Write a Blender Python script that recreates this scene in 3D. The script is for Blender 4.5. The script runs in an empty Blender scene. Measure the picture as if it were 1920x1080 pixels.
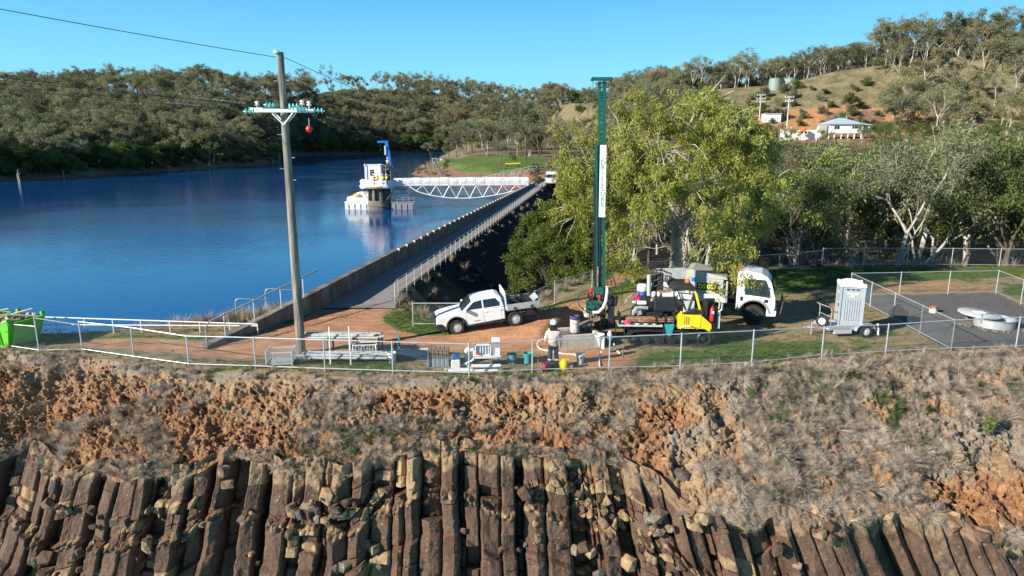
import bpy, bmesh, math, random
import numpy as np
from mathutils import Vector, Matrix, Euler, noise as mnoise

# ------------------------------------------------------------------ camera
S = bpy.context.scene
CAM_Z = 8.5; PITCH = math.radians(12.2); F = 1297.0
cam_d = bpy.data.cameras.new("camera"); cam = bpy.data.objects.new("camera", cam_d)
S.collection.objects.link(cam); S.camera = cam
cam.location = (0, 0, CAM_Z); cam.rotation_euler = (math.pi/2 - PITCH, 0, 0)
cam_d.sensor_width = 36.0; cam_d.lens = 36.0*F/1920.0
cam_d.clip_start = 0.1; cam_d.clip_end = 6000
# ------------------------------------------------------------------ sky + sun
SUN_EL = math.radians(25); SUN_AZ = math.radians(30)      # shadows run toward +x, turned 31 deg to +y
world = bpy.data.worlds.new("World"); S.world = world; world.use_nodes = True
wn = world.node_tree; bg = wn.nodes["Background"]
sky = wn.nodes.new("ShaderNodeTexSky"); sky.sky_type = 'NISHITA'; sky.sun_disc = False
sky.sun_elevation = SUN_EL
sdir = Vector((-math.cos(SUN_AZ)*math.cos(SUN_EL), -math.sin(SUN_AZ)*math.cos(SUN_EL), math.sin(SUN_EL)))
sky.sun_rotation = math.atan2(sdir.x, sdir.y)
sky.altitude = 600; sky.air_density = 1.0; sky.dust_density = 0.1; sky.ozone_density = 2.0
wtc = wn.nodes.new("ShaderNodeTexCoord"); wsx = wn.nodes.new("ShaderNodeSeparateXYZ"); wn.links.new(wtc.outputs['Generated'], wsx.inputs[0])
wrp = wn.nodes.new("ShaderNodeValToRGB"); cr = wrp.color_ramp
for e, (p_, c_) in zip([cr.elements[0], cr.elements[1]], [(0.0, (.28, .69, .86)), (1.0, (.012, .05, .16))]): e.position = p_; e.color = (*c_, 1)
for p_, c_ in [(0.09, (.18, .61, .86)), (0.20, (.075, .42, .78)), (0.34, (.035, .17, .42)), (0.55, (.02, .085, .24))]:
    e = cr.elements.new(p_); e.color = (*c_, 1)
wn.links.new(wsx.outputs['Z'], wrp.inputs[0])
wsc = wn.nodes.new("ShaderNodeVectorMath"); wsc.operation = 'SCALE'; wsc.inputs['Scale'].default_value = 8.6; wn.links.new(wrp.outputs[0], wsc.inputs[0])
wmx = wn.nodes.new("ShaderNodeMix"); wmx.data_type = 'RGBA'; wmx.inputs[0].default_value = 0.85
wn.links.new(sky.outputs[0], wmx.inputs[6]); wn.links.new(wsc.outputs[0], wmx.inputs[7]); wn.links.new(wmx.outputs[2], bg.inputs[0])
bg.inputs[1].default_value = 0.085
sun_d = bpy.data.lights.new("sun", 'SUN'); sun_d.energy = 5.0; sun_d.angle = math.radians(0.5)
sun_d.color = (1.0, 0.93, 0.82)
sun = bpy.data.objects.new("sun", sun_d); S.collection.objects.link(sun)
sun.rotation_euler = sdir.to_track_quat('Z', 'Y').to_euler()
S.view_settings.view_transform = 'Standard'; S.view_settings.look = 'None'
S.view_settings.gamma = 1.0; S.view_settings.exposure = 0.80
S.cycles.max_bounces = 5; S.cycles.diffuse_bounces = 2; S.cycles.glossy_bounces = 3
S.cycles.transparent_max_bounces = 8; S.cycles.caustics_reflective = False; S.cycles.caustics_refractive = False

COL = S.collection
R = random.Random(7)
RN = np.random.RandomState(11)
cp, sp = math.cos(PITCH), math.sin(PITCH)
def ray(px, py):
    u = px-960.0; v = 540.0-py
    return Vector((u, F*cp + v*sp, -F*sp + v*cp))
def G(px, py, z=0.0):                       # the ground point (height z) a photo pixel looks at
    d = ray(px, py); t = (z-CAM_Z)/d.z
    return Vector((d.x*t, d.y*t, z))
def AT(px, py, Y):                          # the point at world distance Y a photo pixel looks at
    d = ray(px, py); t = Y/d.y
    return Vector((d.x*t, Y, CAM_Z + d.z*t))
def XY(px, Y, z=0.0):                       # x at world (Y,z) for a pixel column
    dd = Y*cp + (CAM_Z-z)*sp
    return (px-960.0)/F*dd
def topx(x, y, z):
    d = y*cp + (CAM_Z-z)*sp; v = -y*0
    up = y*sp - (CAM_Z-z)*cp
    return 960+F*x/d, 540-F*up/d

# ------------------------------------------------------------------ materials
MATS = {}
def nn(nt, t, **k):
    n = nt.nodes.new(t)
    for a, b in k.items(): setattr(n, a, b)
    return n
def ramp(nt, stops):
    r = nn(nt, 'ShaderNodeValToRGB'); cr = r.color_ramp
    while len(cr.elements) > 1: cr.elements.remove(cr.elements[-1])
    cr.elements[0].position = stops[0][0]; cr.elements[0].color = (*stops[0][1], 1)
    for p, c in stops[1:]:
        e = cr.elements.new(p); e.color = (*c, 1)
    return r
def mat(name, col, rough=0.7, metal=0.0, var=0.15, vscale=6.0, bump=0.0, bscale=30.0, spec=0.5, coat=0.0,
        stops=None, detail=5.0, stretch=None, emis=0.0):
    """procedural surface: base colour modulated by noise, optional bump"""
    if name in MATS: return MATS[name]
    m = bpy.data.materials.new(name); m.use_nodes = True; nt = m.node_tree; MATS[name] = m
    b = nt.nodes['Principled BSDF']
    b.inputs['Roughness'].default_value = rough; b.inputs['Metallic'].default_value = metal
    b.inputs['Specular IOR Level'].default_value = spec; b.inputs['Coat Weight'].default_value = coat
    tc = nn(nt, 'ShaderNodeTexCoord'); vec = tc.outputs['Object']
    if stretch:
        mp = nn(nt, 'ShaderNodeMapping'); mp.inputs['Scale'].default_value = stretch
        nt.links.new(vec, mp.inputs[0]); vec = mp.outputs[0]
    nz = nn(nt, 'ShaderNodeTexNoise'); nz.inputs['Scale'].default_value = vscale; nz.inputs['Detail'].default_value = detail
    nt.links.new(vec, nz.inputs['Vector'])
    if stops is None:
        c = Vector(col); lo = tuple(max(0, x*(1-var)) for x in c); hi = tuple(min(1, x*(1+var)) for x in c)
        stops = [(0.3, lo), (0.7, hi)]
    r = ramp(nt, stops); nt.links.new(nz.outputs['Fac'], r.inputs[0]); nt.links.new(r.outputs[0], b.inputs['Base Color'])
    if bump > 0:
        n2 = nn(nt, 'ShaderNodeTexNoise'); n2.inputs['Scale'].default_value = bscale; n2.inputs['Detail'].default_value = 6
        nt.links.new(vec, n2.inputs['Vector'])
        bp = nn(nt, 'ShaderNodeBump'); bp.inputs['Strength'].default_value = min(1, bump); bp.inputs['Distance'].default_value = 0.05*max(1, bump)
        nt.links.new(n2.outputs['Fac'], bp.inputs['Height']); nt.links.new(bp.outputs[0], b.inputs['Normal'])
    if emis: 
        b.inputs['Emission Color'].default_value = (*col, 1); b.inputs['Emission Strength'].default_value = emis
    return m

# ------------------------------------------------------------------ mesh helpers
def tag(o, label=None, cat=None, group=None, kind=None):
    if label: o['label'] = label
    if cat: o['category'] = cat
    if group: o['group'] = group
    if kind: o['kind'] = kind
    return o
def empty(name, loc, rz=0.0, label=None, cat=None, group=None, rx=0.0, ry=0.0):
    o = bpy.data.objects.new(name, None); COL.objects.link(o)
    o.location = loc; o.rotation_euler = (rx, ry, rz); o.empty_display_size = 0.3
    return tag(o, label, cat, group)
def copy_tree(o, parent=None):
    c = o.copy(); COL.objects.link(c); c.parent = parent
    for ch in [x for x in bpy.data.objects if x.parent == o]: copy_tree(ch, c)
    return c
def frame_of(d):
    d = Vector(d).normalized(); a = Vector((0, 0, 1)) if abs(d.z) < 0.95 else Vector((1, 0, 0))
    u = d.cross(a).normalized(); return u, d.cross(u).normalized()
class MB:
    def __init__(s): s.v = []; s.f = []; s.m = []; s.sm = []
    def add(s, vs, fs, mi=0, smooth=False):
        b = len(s.v); s.v += [tuple(x) for x in vs]
        for f in fs: s.f.append([b+i for i in f]); s.m.append(mi); s.sm.append(smooth)
        return s
    def box(s, c, d, mi=0, rot=None, taper=1.0, rz=0.0):
        x, y, z = d[0]/2, d[1]/2, d[2]/2; t = taper
        vs = [Vector(p) for p in ((-x,-y,-z),(x,-y,-z),(x,y,-z),(-x,y,-z),(-x*t,-y*t,z),(x*t,-y*t,z),(x*t,y*t,z),(-x*t,y*t,z))]
        if rot is not None: M = Euler(rot).to_matrix(); vs = [M@p for p in vs]
        if rz: M = Matrix.Rotation(rz, 3, 'Z'); vs = [M@p for p in vs]
        c = Vector(c)
        return s.add([p+c for p in vs], [(0,3,2,1),(4,5,6,7),(0,1,5,4),(1,2,6,5),(2,3,7,6),(3,0,4,7)], mi)
    def b2(s, lo, hi, mi=0):
        return s.box([(a+b)/2 for a, b in zip(lo, hi)], [abs(b-a) for a, b in zip(lo, hi)], mi)
    def cyl(s, p0, p1, r0, r1=None, n=10, mi=0, caps=True, smooth=True):
        if r1 is None: r1 = r0
        p0 = Vector(p0); p1 = Vector(p1); u, w = frame_of(p1-p0); vs = []
        for p, r in ((p0, r0), (p1, r1)):
            for i in range(n):
                a = 2*math.pi*i/n; vs.append(p+u*math.cos(a)*r+w*math.sin(a)*r)
        s.add(vs, [(i, (i+1) % n, n+(i+1) % n, n+i) for i in range(n)], mi, smooth)
        if caps:
            b = len(s.v)-2*n
            s.f.append([b+i for i in range(n)][::-1]); s.f.append([b+n+i for i in range(n)]); s.m += [mi, mi]; s.sm += [False, False]
        return s
    def tube(s, pts, r, n=6, mi=0, radii=None, caps=True):
        pts = [Vector(p) for p in pts]; k = len(pts); vs = []
        u = None
        for i, p in enumerate(pts):
            d = (pts[min(i+1, k-1)]-pts[max(i-1, 0)]).normalized()
            if u is None: u, w = frame_of(d)
            else:
                u = (u-d*u.dot(d)); u = u.normalized() if u.length > 1e-6 else frame_of(d)[0]; w = d.cross(u)
            rr = radii[i] if radii else r
            for j in range(n):
                a = 2*math.pi*j/n; vs.append(p+u*math.cos(a)*rr+w*math.sin(a)*rr)
        fs = [(i*n+j, i*n+(j+1) % n, (i+1)*n+(j+1) % n, (i+1)*n+j) for i in range(k-1) for j in range(n)]
        s.add(vs, fs, mi, True)
        if caps:
            b = len(s.v)-k*n
            s.f.append([b+j for j in range(n)][::-1]); s.f.append([b+(k-1)*n+j for j in range(n)]); s.m += [mi, mi]; s.sm += [False, False]
        return s
    def lathe(s, prof, c=(0, 0, 0), n=16, mi=0, axis='z', smooth=True):
        c = Vector(c); vs = []
        for r, z in prof:
            for j in range(n):
                a = 2*math.pi*j/n; x, y = r*math.cos(a), r*math.sin(a)
                vs.append(c+(Vector((x, y, z)) if axis == 'z' else Vector((x, z, y)) if axis == 'y' else Vector((z, x, y))))
        k = len(prof)
        s.add(vs, [(i*n+j, i*n+(j+1) % n, (i+1)*n+(j+1) % n, (i+1)*n+j) for i in range(k-1) for j in range(n)], mi, smooth)
        return s
    def prism(s, poly, y0, y1, mi=0, ax='y', hw=None):
        """poly in (x,z) extruded along y (or in (x,y) along z)"""
        n = len(poly)
        if ax == 'y':
            if hw: vs = [(x, y0*hw(z), z) for x, z in poly]+[(x, y1*hw(z), z) for x, z in poly]
            else: vs = [(x, y0, z) for x, z in poly]+[(x, y1, z) for x, z in poly]
        elif ax == 'z': vs = [(x, y, y0) for x, y in poly]+[(x, y, y1) for x, y in poly]
        else: vs = [(y0, a, b) for a, b in poly]+[(y1, a, b) for a, b in poly]
        return s.add(vs, [tuple(range(n))[::-1], tuple(range(n, 2*n))]+[(i, (i+1) % n, n+(i+1) % n, n+i) for i in range(n)], mi)
    def build(s, name, mats, parent=None, loc=None, bevel=0.0, **tg):
        me = bpy.data.meshes.new(name); me.from_pydata(s.v, [], s.f)
        if not isinstance(mats, (list, tuple)): mats = [mats]
        for m in mats: me.materials.append(m)
        me.polygons.foreach_set('material_index', s.m)
        me.polygons.foreach_set('use_smooth', s.sm)
        me.update()
        bm = bmesh.new(); bm.from_mesh(me); bmesh.ops.recalc_face_normals(bm, faces=bm.faces); bm.to_mesh(me); bm.free()
        if any(s.sm): me.set_sharp_from_angle(angle=math.radians(40))
        o = bpy.data.objects.new(name, me); COL.objects.link(o)
        if parent: o.parent = parent
        if loc is not None: o.location = loc
        if bevel:
            bv = o.modifiers.new('bevel', 'BEVEL'); bv.width = bevel; bv.segments = 2; bv.limit_method = 'ANGLE'; bv.angle_limit = math.radians(30)
        return tag(o, **tg) if tg else o
def np_mesh(name, V, Fq, mats, smooth=False, mi=None, link=True):
    me = bpy.data.meshes.new(name); V = np.asarray(V, dtype=np.float32); Fq = np.asarray(Fq, dtype=np.int32)
    k = Fq.shape[1]; me.vertices.add(len(V)); me.vertices.foreach_set('co', V.ravel())
    me.loops.add(Fq.size); me.loops.foreach_set('vertex_index', Fq.ravel())
    me.polygons.add(len(Fq)); me.polygons.foreach_set('loop_start', np.arange(0, Fq.size, k, dtype=np.int32))
    if mi is not None: me.polygons.foreach_set('material_index', np.asarray(mi, dtype=np.int32))
    me.polygons.foreach_set('use_smooth', np.full(len(Fq), smooth))
    for m in (mats if isinstance(mats, (list, tuple)) else [mats]): me.materials.append(m)
    me.update(calc_edges=True); me.validate()
    if not link: return me
    o = bpy.data.objects.new(name, me); COL.objects.link(o); return o
def grid_faces(nu, nv):
    i = np.arange(nu-1)[:, None]*nv+np.arange(nv-1)[None, :]
    return np.stack([i, i+nv, i+nv+1, i+1], -1).reshape(-1, 4)
def attr(me, name, arr):
    a = me.attributes.new(name, 'FLOAT_COLOR', 'POINT'); c = np.ones((len(me.vertices), 4), np.float32); c[:, :arr.shape[1]] = arr
    a.data.foreach_set('color', c.ravel())

# value noise in numpy (n-d lattice hash)
def _h(ix, iy, iz, s):
    n = (ix*374761393+iy*668265263+iz*2147483647+s*974634777) & 0xffffffff
    n = ((n ^ (n >> 13))*1274126177) & 0xffffffff
    n = n ^ (n >> 16)
    return (n & 0xffffff)/float(0xffffff)
def vnoise(x, y, z=None, seed=0):
    z = np.zeros_like(x) if z is None else z
    xi, yi, zi = np.floor(x).astype(np.int64), np.floor(y).astype(np.int64), np.floor(z).astype(np.int64)
    fx, fy, fz = x-xi, y-yi, z-zi
    fx, fy, fz = (t*t*(3-2*t) for t in (fx, fy, fz))
    r = 0
    for a in (0, 1):
        for b in (0, 1):
            for c in (0, 1):
                w = (fx if a else 1-fx)*(fy if b else 1-fy)*(fz if c else 1-fz)
                r = r+w*_h(xi+a, yi+b, zi+c, seed)
    return r
def fbm(x, y, z=None, oct=4, seed=0, gain=0.5):
    r = 0; a = 1.0; t = 0
    for o in range(oct):
        r = r+a*vnoise(x*2**o, y*2**o, None if z is None else z*2**o, seed+o*17); t += a; a *= gain
    return r/t
def cellular(x, y, seed=0):
    """distance to nearest feature point and its id value"""
    xi, yi = np.floor(x).astype(np.int64), np.floor(y).astype(np.int64); best = np.full(x.shape, 9.0); idv = np.zeros(x.shape); sec = np.full(x.shape, 9.0)
    for a in (-1, 0, 1):
        for b in (-1, 0, 1):
            cx, cy = xi+a, yi+b; px = cx+_h(cx, cy, cx*0, seed); py = cy+_h(cx, cy, cx*0+1, seed)
            d = np.hypot(px-x, py-y); m = d < best
            sec = np.where(m, best, np.minimum(sec, d)); idv = np.where(m, _h(cx, cy, cx*0+2, seed), idv); best = np.where(m, d, best)
    return best, sec, idv
def sstep(a, b, x): t = np.clip((x-a)/(b-a), 0, 1); return t*t*(3-2*t)
def inside(poly, x, y):
    """points in polygon (numpy)"""
    c = np.zeros(x.shape, bool); n = len(poly)
    for i in range(n):
        x0, y0 = poly[i][0], poly[i][1]; x1, y1 = poly[(i+1) % n][0], poly[(i+1) % n][1]
        cr = ((y0 > y) != (y1 > y)) & (x < (x1-x0)*(y-y0)/((y1-y0) if y1 != y0 else 1e-9)+x0); c ^= cr
    return c
def pdist(poly, x, y, closed=True):
    d = np.full(x.shape, 1e9); n = len(poly)
    for i in range(n if closed else n-1):
        ax, ay = poly[i][0], poly[i][1]; bx, by = poly[(i+1) % n][0], poly[(i+1) % n][1]
        t = np.clip(((x-ax)*(bx-ax)+(y-ay)*(by-ay))/max(1e-9, (bx-ax)**2+(by-ay)**2), 0, 1)
        d = np.minimum(d, np.hypot(x-ax-t*(bx-ax), y-ay-t*(by-ay)))
    return d
def sdist(poly, x, y): d = pdist(poly, x, y); return np.where(inside(poly, x, y), d, -d)
# ================================================================== TERRAIN
ZW = -3.25
def xr(y): return -6.4+(y-37)*0.1355
def xw(y): return -9.7+(y-34)*0.1450
FENCE_PX = [(-640,600),(-300,618),(-90,636),(0,651),(74,662),(155,660),(252,674),(355,688),(480,692),(610,697),(737,701),(880,705),(998,699),(1142,695),
            (1275,692),(1409,685),(1540,671),(1660,664),(1783,658),(1904,654),(2030,650),(2200,646),(2500,640)]
FENCE = [G(*p) for p in FENCE_PX]
_fx = np.array([p.x for p in FENCE]); _fy = np.array([p.y for p in FENCE])
def edgeY(x): return np.interp(x, _fx, _fy)-0.45
PAD_BACK = [G(*p) for p in [(742,566),(775,592),(850,600),(950,596),(1010,583),(1060,562),(1120,536),(1185,517),(1300,507),(1420,500),(1620,499),(1920,500),(2300,502),(3000,505)]]
LAKE_EDGE = [G(*p) for p in [(-900,600),(-400,612),(0,622),(120,624),(200,620),(300,612),(430,604)]]
pad_poly = [(p.x, p.y) for p in PAD_BACK]+[(70, 20), (-60, 20)]+[(p.x, p.y) for p in LAKE_EDGE]+[(xw(34)-0.2, 34), (xw(37), 38.5), (xr(37), 38)]
gully_pts = None
def hump(x, y):
    y0 = 28.0+3.2*sstep(1.0, 3.5, x)
    return 0.62*np.clip((x+2.7)/5.6, 0, 1)*sstep(0, 1.6, y-y0)*sstep(11.5, 7, x)
def Hnear(x, y):
    d = -sdist(pad_poly, x, y)                       # >0 outside the pad
    left = x < xw(y)
    floor = -7.0+fbm(x*0.05, y*0.05, seed=3)*3+sstep(90, 140, y)*1.5
    floor = floor + sstep(30, 120, x)*sstep(60, 120, y)*3
    dr = x-xr(y)
    emb = np.where(y < 133, -np.maximum(0, dr)*0.86, 0)     # dam shoulder
    slope = -np.maximum(0, d)*0.55
    z = np.where(left | (y < 36), slope*1.2, slope)
    on_dam = (x > xw(y)-0.3) & (y > 36) & (y < 134)
    z = np.where(on_dam, np.maximum(emb, z), z)
    z = np.where(left, np.maximum(z, -7), np.maximum(z, floor))
    z = z+np.where(d > 0.6, (fbm(x*0.6, y*0.6, seed=5)-0.5)*0.5*sstep(0.6, 4, d)*np.where((y < 133) & (dr < 22), .4, 1), 0)*np.where((dr < 0.3) & on_dam, 0, 1)
    return np.where(d < 0, 0.0, z)+hump(x, y)*sstep(3, 0, d)

# --- node table for the far land, per photo column
RIDGE = np.array([(-1500,150),(-900,170),(-300,188),(0,186),(130,182),(300,176),(400,174),(500,184),(600,176),(650,167),(700,168),(800,172),(900,186),(1000,198),(1100,192),
         (1200,186),(1290,175),(1350,167),(1443,158),(1550,134),(1650,120),(1750,108),(1850,98),(1920,92),(2200,84),(2900,80)], float)
RY = np.array([(-1500,300),(-900,330),(0,380),(400,450),(500,500),(560,640),(650,740),(800,830),(1000,740),(1100,540),(1200,380),(1290,312),(1443,302),(1650,290),(1920,272),(2900,250)], float)
SHORE = np.array([(-1500,420),(-900,392),(-400,362),(0,340),(100,334),(200,327),(300,321),(400,314),(470,309),(520,304),(550,291),(640,289),(800,286),(1000,286)], float)
def zat(py, Y): return CAM_Z+((540-py)*cp-F*sp)/(F*cp+(540-py)*sp)*Y
def nodes(px):
    rp = np.interp(px, RIDGE[:,0], RIDGE[:,1]); Yr = np.interp(px, RY[:,0], RY[:,1]); zr = zat(rp, Yr)
    shp = np.interp(px, SHORE[:,0], SHORE[:,1]); Ys = (ZW-CAM_Z)/(((540-shp)*cp-F*sp)/(F*cp+(540-shp)*sp)); D = Yr-Ys
    L = [(Ys-12, ZW-4), (Ys, ZW), (Ys+7, ZW+2.2), (Ys+.3*D, ZW+.26*(zr-ZW)), (Ys+.55*D, ZW+.5*(zr-ZW)), (Yr, zr), (Yr*1.8, zr-25)]
    Rr = [(80, -7), (135, -5), (172, 1), (222, 8.0), (247, 8.6), (Yr, zr), (Yr*1.8, zr-20)]
    w = sstep(990, 1230, px)
    return [(a[0]*(1-w)+b[0]*w, a[1]*(1-w)+b[1]*w) for a, b in zip(L, Rr)]
PEN = [(3.5,131),(3,150),(2,163),(-4,178),(-15,195),(-27,218),(-34,236),(-35,252),(-30,275),(-32,330),(-42,400),(-48,470),(40,580),(160,400),(115,160),(40,131)]
def pen_h(x, y):
    d = sdist(PEN, x, y)
    h = ZW+np.clip(d*0.30, -4, 3.45)+2.1*np.exp(-(((x+1)/24)**2+((y-258)/30)**2))*sstep(0, 12, d)
    return np.where(d > -12, h+np.maximum(0, y-300)*0.045*sstep(0, 30, d), -20)
def Hfar_px(px, y):
    nd = nodes(px); z = np.full(px.shape, float(ZW-4))
    z = np.where(y <= nd[0][0], nd[0][1], z)
    for (a, b) in zip(nd[:-1], nd[1:]):
        m = (y > a[0]) & (y <= b[0]); t = np.clip((y-a[0])/np.maximum(1e-6, b[0]-a[0]), 0, 1); z = np.where(m, a[1]+(b[1]-a[1])*t, z)
    return np.where(y > nd[-1][0], nd[-1][1], z)
def Hfar(x, y):
    dd = y*cp+8*sp; px = 960+F*x/dd
    z = Hfar_px(px, y)+(fbm(x*0.025, y*0.025, seed=9)-0.5)*3.0*sstep(2, 20, Hfar_px(px, y)-ZW)
    return np.maximum(z, pen_h(x, y))

# ------------------------------------------------------------------ ground materials
def attr_mix(nt, base, layers, aname, noise_scale=1.2, amp=0.5):
    """mix layers (channel, colour socket) on top of base by vertex mask with ragged edges"""
    at = nn(nt, 'ShaderNodeAttribute'); at.attribute_name = aname
    sep = nn(nt, 'ShaderNodeSeparateColor'); nt.links.new(at.outputs['Color'], sep.inputs[0])
    geo = nn(nt, 'ShaderNodeNewGeometry')
    nz = nn(nt, 'ShaderNodeTexNoise'); nz.inputs['Scale'].default_value = noise_scale; nz.inputs['Detail'].default_value = 8; nz.inputs['Roughness'].default_value = 0.7
    nt.links.new(geo.outputs['Position'], nz.inputs['Vector'])
    cur = base
    for ch, colr in layers:
        a = nn(nt, 'ShaderNodeMath', operation='MULTIPLY_ADD'); nt.links.new(nz.outputs['Fac'], a.inputs[0]); a.inputs[1].default_value = amp*2; a.inputs[2].default_value = -amp
        b = nn(nt, 'ShaderNodeMath', operation='ADD'); nt.links.new(sep.outputs[ch], b.inputs[0]); nt.links.new(a.outputs[0], b.inputs[1])
        mr = nn(nt, 'ShaderNodeMapRange'); mr.interpolation_type = 'SMOOTHSTEP'; mr.inputs[1].default_value = 0.35; mr.inputs[2].default_value = 0.65
        nt.links.new(b.outputs[0], mr.inputs[0])
        mx = nn(nt, 'ShaderNodeMix', data_type='RGBA'); nt.links.new(mr.outputs[0], mx.inputs[0]); nt.links.new(cur, mx.inputs[6]); nt.links.new(colr, mx.inputs[7]); cur = mx.outputs[2]
    return cur
def noise_col(nt, scale, stops, detail=6, rough=0.6, stretch=None):
    geo = nn(nt, 'ShaderNodeNewGeometry'); v = geo.outputs['Position']
    if stretch:
        mp = nn(nt, 'ShaderNodeMapping'); mp.inputs['Scale'].default_value = stretch; nt.links.new(v, mp.inputs[0]); v = mp.outputs[0]
    nz = nn(nt, 'ShaderNodeTexNoise'); nz.inputs['Scale'].default_value = scale; nz.inputs['Detail'].default_value = detail; nz.inputs['Roughness'].default_value = rough
    nt.links.new(v, nz.inputs['Vector']); r = ramp(nt, stops); nt.links.new(nz.outputs['Fac'], r.inputs[0]); return r.outputs[0]
def new_mat(name, rough=0.9, spec=0.2):
    m = bpy.data.materials.new(name); m.use_nodes = True; b = m.node_tree.nodes['Principled BSDF']
    b.inputs['Roughness'].default_value = rough; b.inputs['Specular IOR Level'].default_value = spec; MATS[name] = m
    return m, m.node_tree, b
def bump(nt, b, scale, dist, detail=8, strength=1.0, rough=0.65):
    geo = nn(nt, 'ShaderNodeNewGeometry'); nz = nn(nt, 'ShaderNodeTexNoise'); nz.inputs['Scale'].default_value = scale; nz.inputs['Detail'].default_value = detail; nz.inputs['Roughness'].default_value = rough
    nt.links.new(geo.outputs['Position'], nz.inputs['Vector']); bp = nn(nt, 'ShaderNodeBump'); bp.inputs['Strength'].default_value = strength; bp.inputs['Distance'].default_value = dist
    nt.links.new(nz.outputs['Fac'], bp.inputs['Height']); nt.links.new(bp.outputs[0], b.inputs['Normal']); return bp

m_ground, nt, b = new_mat('pad_ground')
dry = noise_col(nt, 2.4, [(0.25,(0.15,0.12,0.065)),(0.45,(0.26,0.205,0.105)),(0.6,(0.36,0.28,0.155)),(0.75,(0.20,0.17,0.09))], detail=10, rough=0.75)
grs = noise_col(nt, 3.2, [(0.3,(0.05,0.085,0.02)),(0.5,(0.10,0.155,0.03)),(0.7,(0.16,0.20,0.05))], detail=10, rough=0.75)
drt = noise_col(nt, 1.3, [(0.25,(0.28,0.12,0.055)),(0.45,(0.43,0.215,0.11)),(0.6,(0.54,0.30,0.165)),(0.8,(0.62,0.38,0.23))], detail=10, rough=0.7, stretch=(0.6,1.6,1))
grv = noise_col(nt, 9.0, [(0.3,(0.06,0.057,0.055)),(0.5,(0.14,0.132,0.125)),(0.7,(0.27,0.255,0.24))], detail=10, rough=0.85)
c = attr_mix(nt, dry, [(0, grs), (1, drt), (2, grv)], 'zones'); nt.links.new(c, b.inputs['Base Color'])
bump(nt, b, 9.0, 0.06, detail=10)

m_hill, nt, b = new_mat('hill_ground')
dryh = noise_col(nt, 0.22, [(0.3,(0.075,0.07,0.032)),(0.45,(0.155,0.135,0.068)),(0.6,(0.255,0.215,0.12)),(0.75,(0.10,0.10,0.042))], detail=12, rough=0.75)
org = noise_col(nt, 0.35, [(0.35,(0.28,0.20,0.11)),(0.5,(0.42,0.20,0.09)),(0.65,(0.50,0.30,0.17)),(0.8,(0.22,0.12,0.06))], detail=12, rough=0.75)
lawn = noise_col(nt, 0.12, [(0.3,(0.07,0.13,0.02)),(0.5,(0.115,0.17,0.035)),(0.7,(0.17,0.20,0.06))], detail=8)
bank = noise_col(nt, 1.0, [(0.3,(0.10,0.05,0.03)),(0.5,(0.24,0.13,0.08)),(0.7,(0.40,0.30,0.20))], detail=10, rough=0.75)
c = attr_mix(nt, dryh, [(0, org), (1, lawn), (2, bank)], 'zones', noise_scale=0.12); nt.links.new(c, b.inputs['Base Color'])
bump(nt, b, 0.8, 0.5, detail=10)

m_emb, nt, b = new_mat('embankment_rock')
e = noise_col(nt, 1.6, [(0.3,(0.010,0.009,0.008)),(0.55,(0.024,0.020,0.017)),(0.75,(0.05,0.044,0.036))], detail=10, rough=0.75)
dg = noise_col(nt, 0.8, [(0.35,(0.05,0.045,0.025)),(0.6,(0.14,0.125,0.07))], detail=10, rough=0.7)
c = attr_mix(nt, e, [(0, dg)], 'zones', noise_scale=0.5); nt.links.new(c, b.inputs['Base Color'])
bump(nt, b, 2.5, 0.4, detail=10)

# ------------------------------------------------------------------ far land mesh (columns fan out, rows get longer with distance)
def far_land():
    pxs = np.concatenate([np.linspace(-1500, -50, 60), np.linspace(-40, 2000, 420), np.linspace(2020, 2900, 50)])
    ys = np.concatenate([np.geomspace(131, 420, 190), np.geomspace(424, 1500, 110)])
    PX, Y = np.meshgrid(pxs, ys, indexing='ij'); X = (PX-960)/F*(Y*cp+8*sp)
    Z = Hfar(X, Y)
    o = np_mesh('hills', np.stack([X, Y, Z], -1).reshape(-1, 3), grid_faces(len(pxs), len(ys)), m_hill, True)
    tag(o, kind='structure')
    x, y, px = X.ravel(), Y.ravel(), PX.ravel()
    cut = sstep(1360, 1430, px)*sstep(1760, 1690, px)*sstep(215, 224, y)*sstep(277-(px-1500)*0.03, 262-(px-1500)*0.03, y)
    cut = np.maximum(cut, sstep(1700, 1760, px)*sstep(214, 222, y)*sstep(246, 238, y)*0.8)*0.9
    lawn_poly = [(-33,244),(-24,222),(-14,200),(-2,186),(6,182),(14,188),(16,215),(8,300),(-18,300),(-30,275)]
    lw = sstep(-2, 4, sdist([(-29,243),(-22,224),(-13,203),(-3,189),(9,186),(13,200),(12,250),(6,296),(-20,290),(-27,268)], x, y))
    dp = sdist(PEN, x, y); bk = sstep(-3, 0, dp)*(1-lw)*sstep(26, 14, dp)*(y < 262)
    trk = [(9,131),(12,160),(17,200),(24,250),(30,320)]
    tr = sstep(4.5, 2.5, pdist(trk, x, y, False)); bk = np.maximum(bk, tr)
    attr(o.data, 'zones', np.stack([cut, lw*(1-tr), bk], -1))
    return o
far_land()

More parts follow.
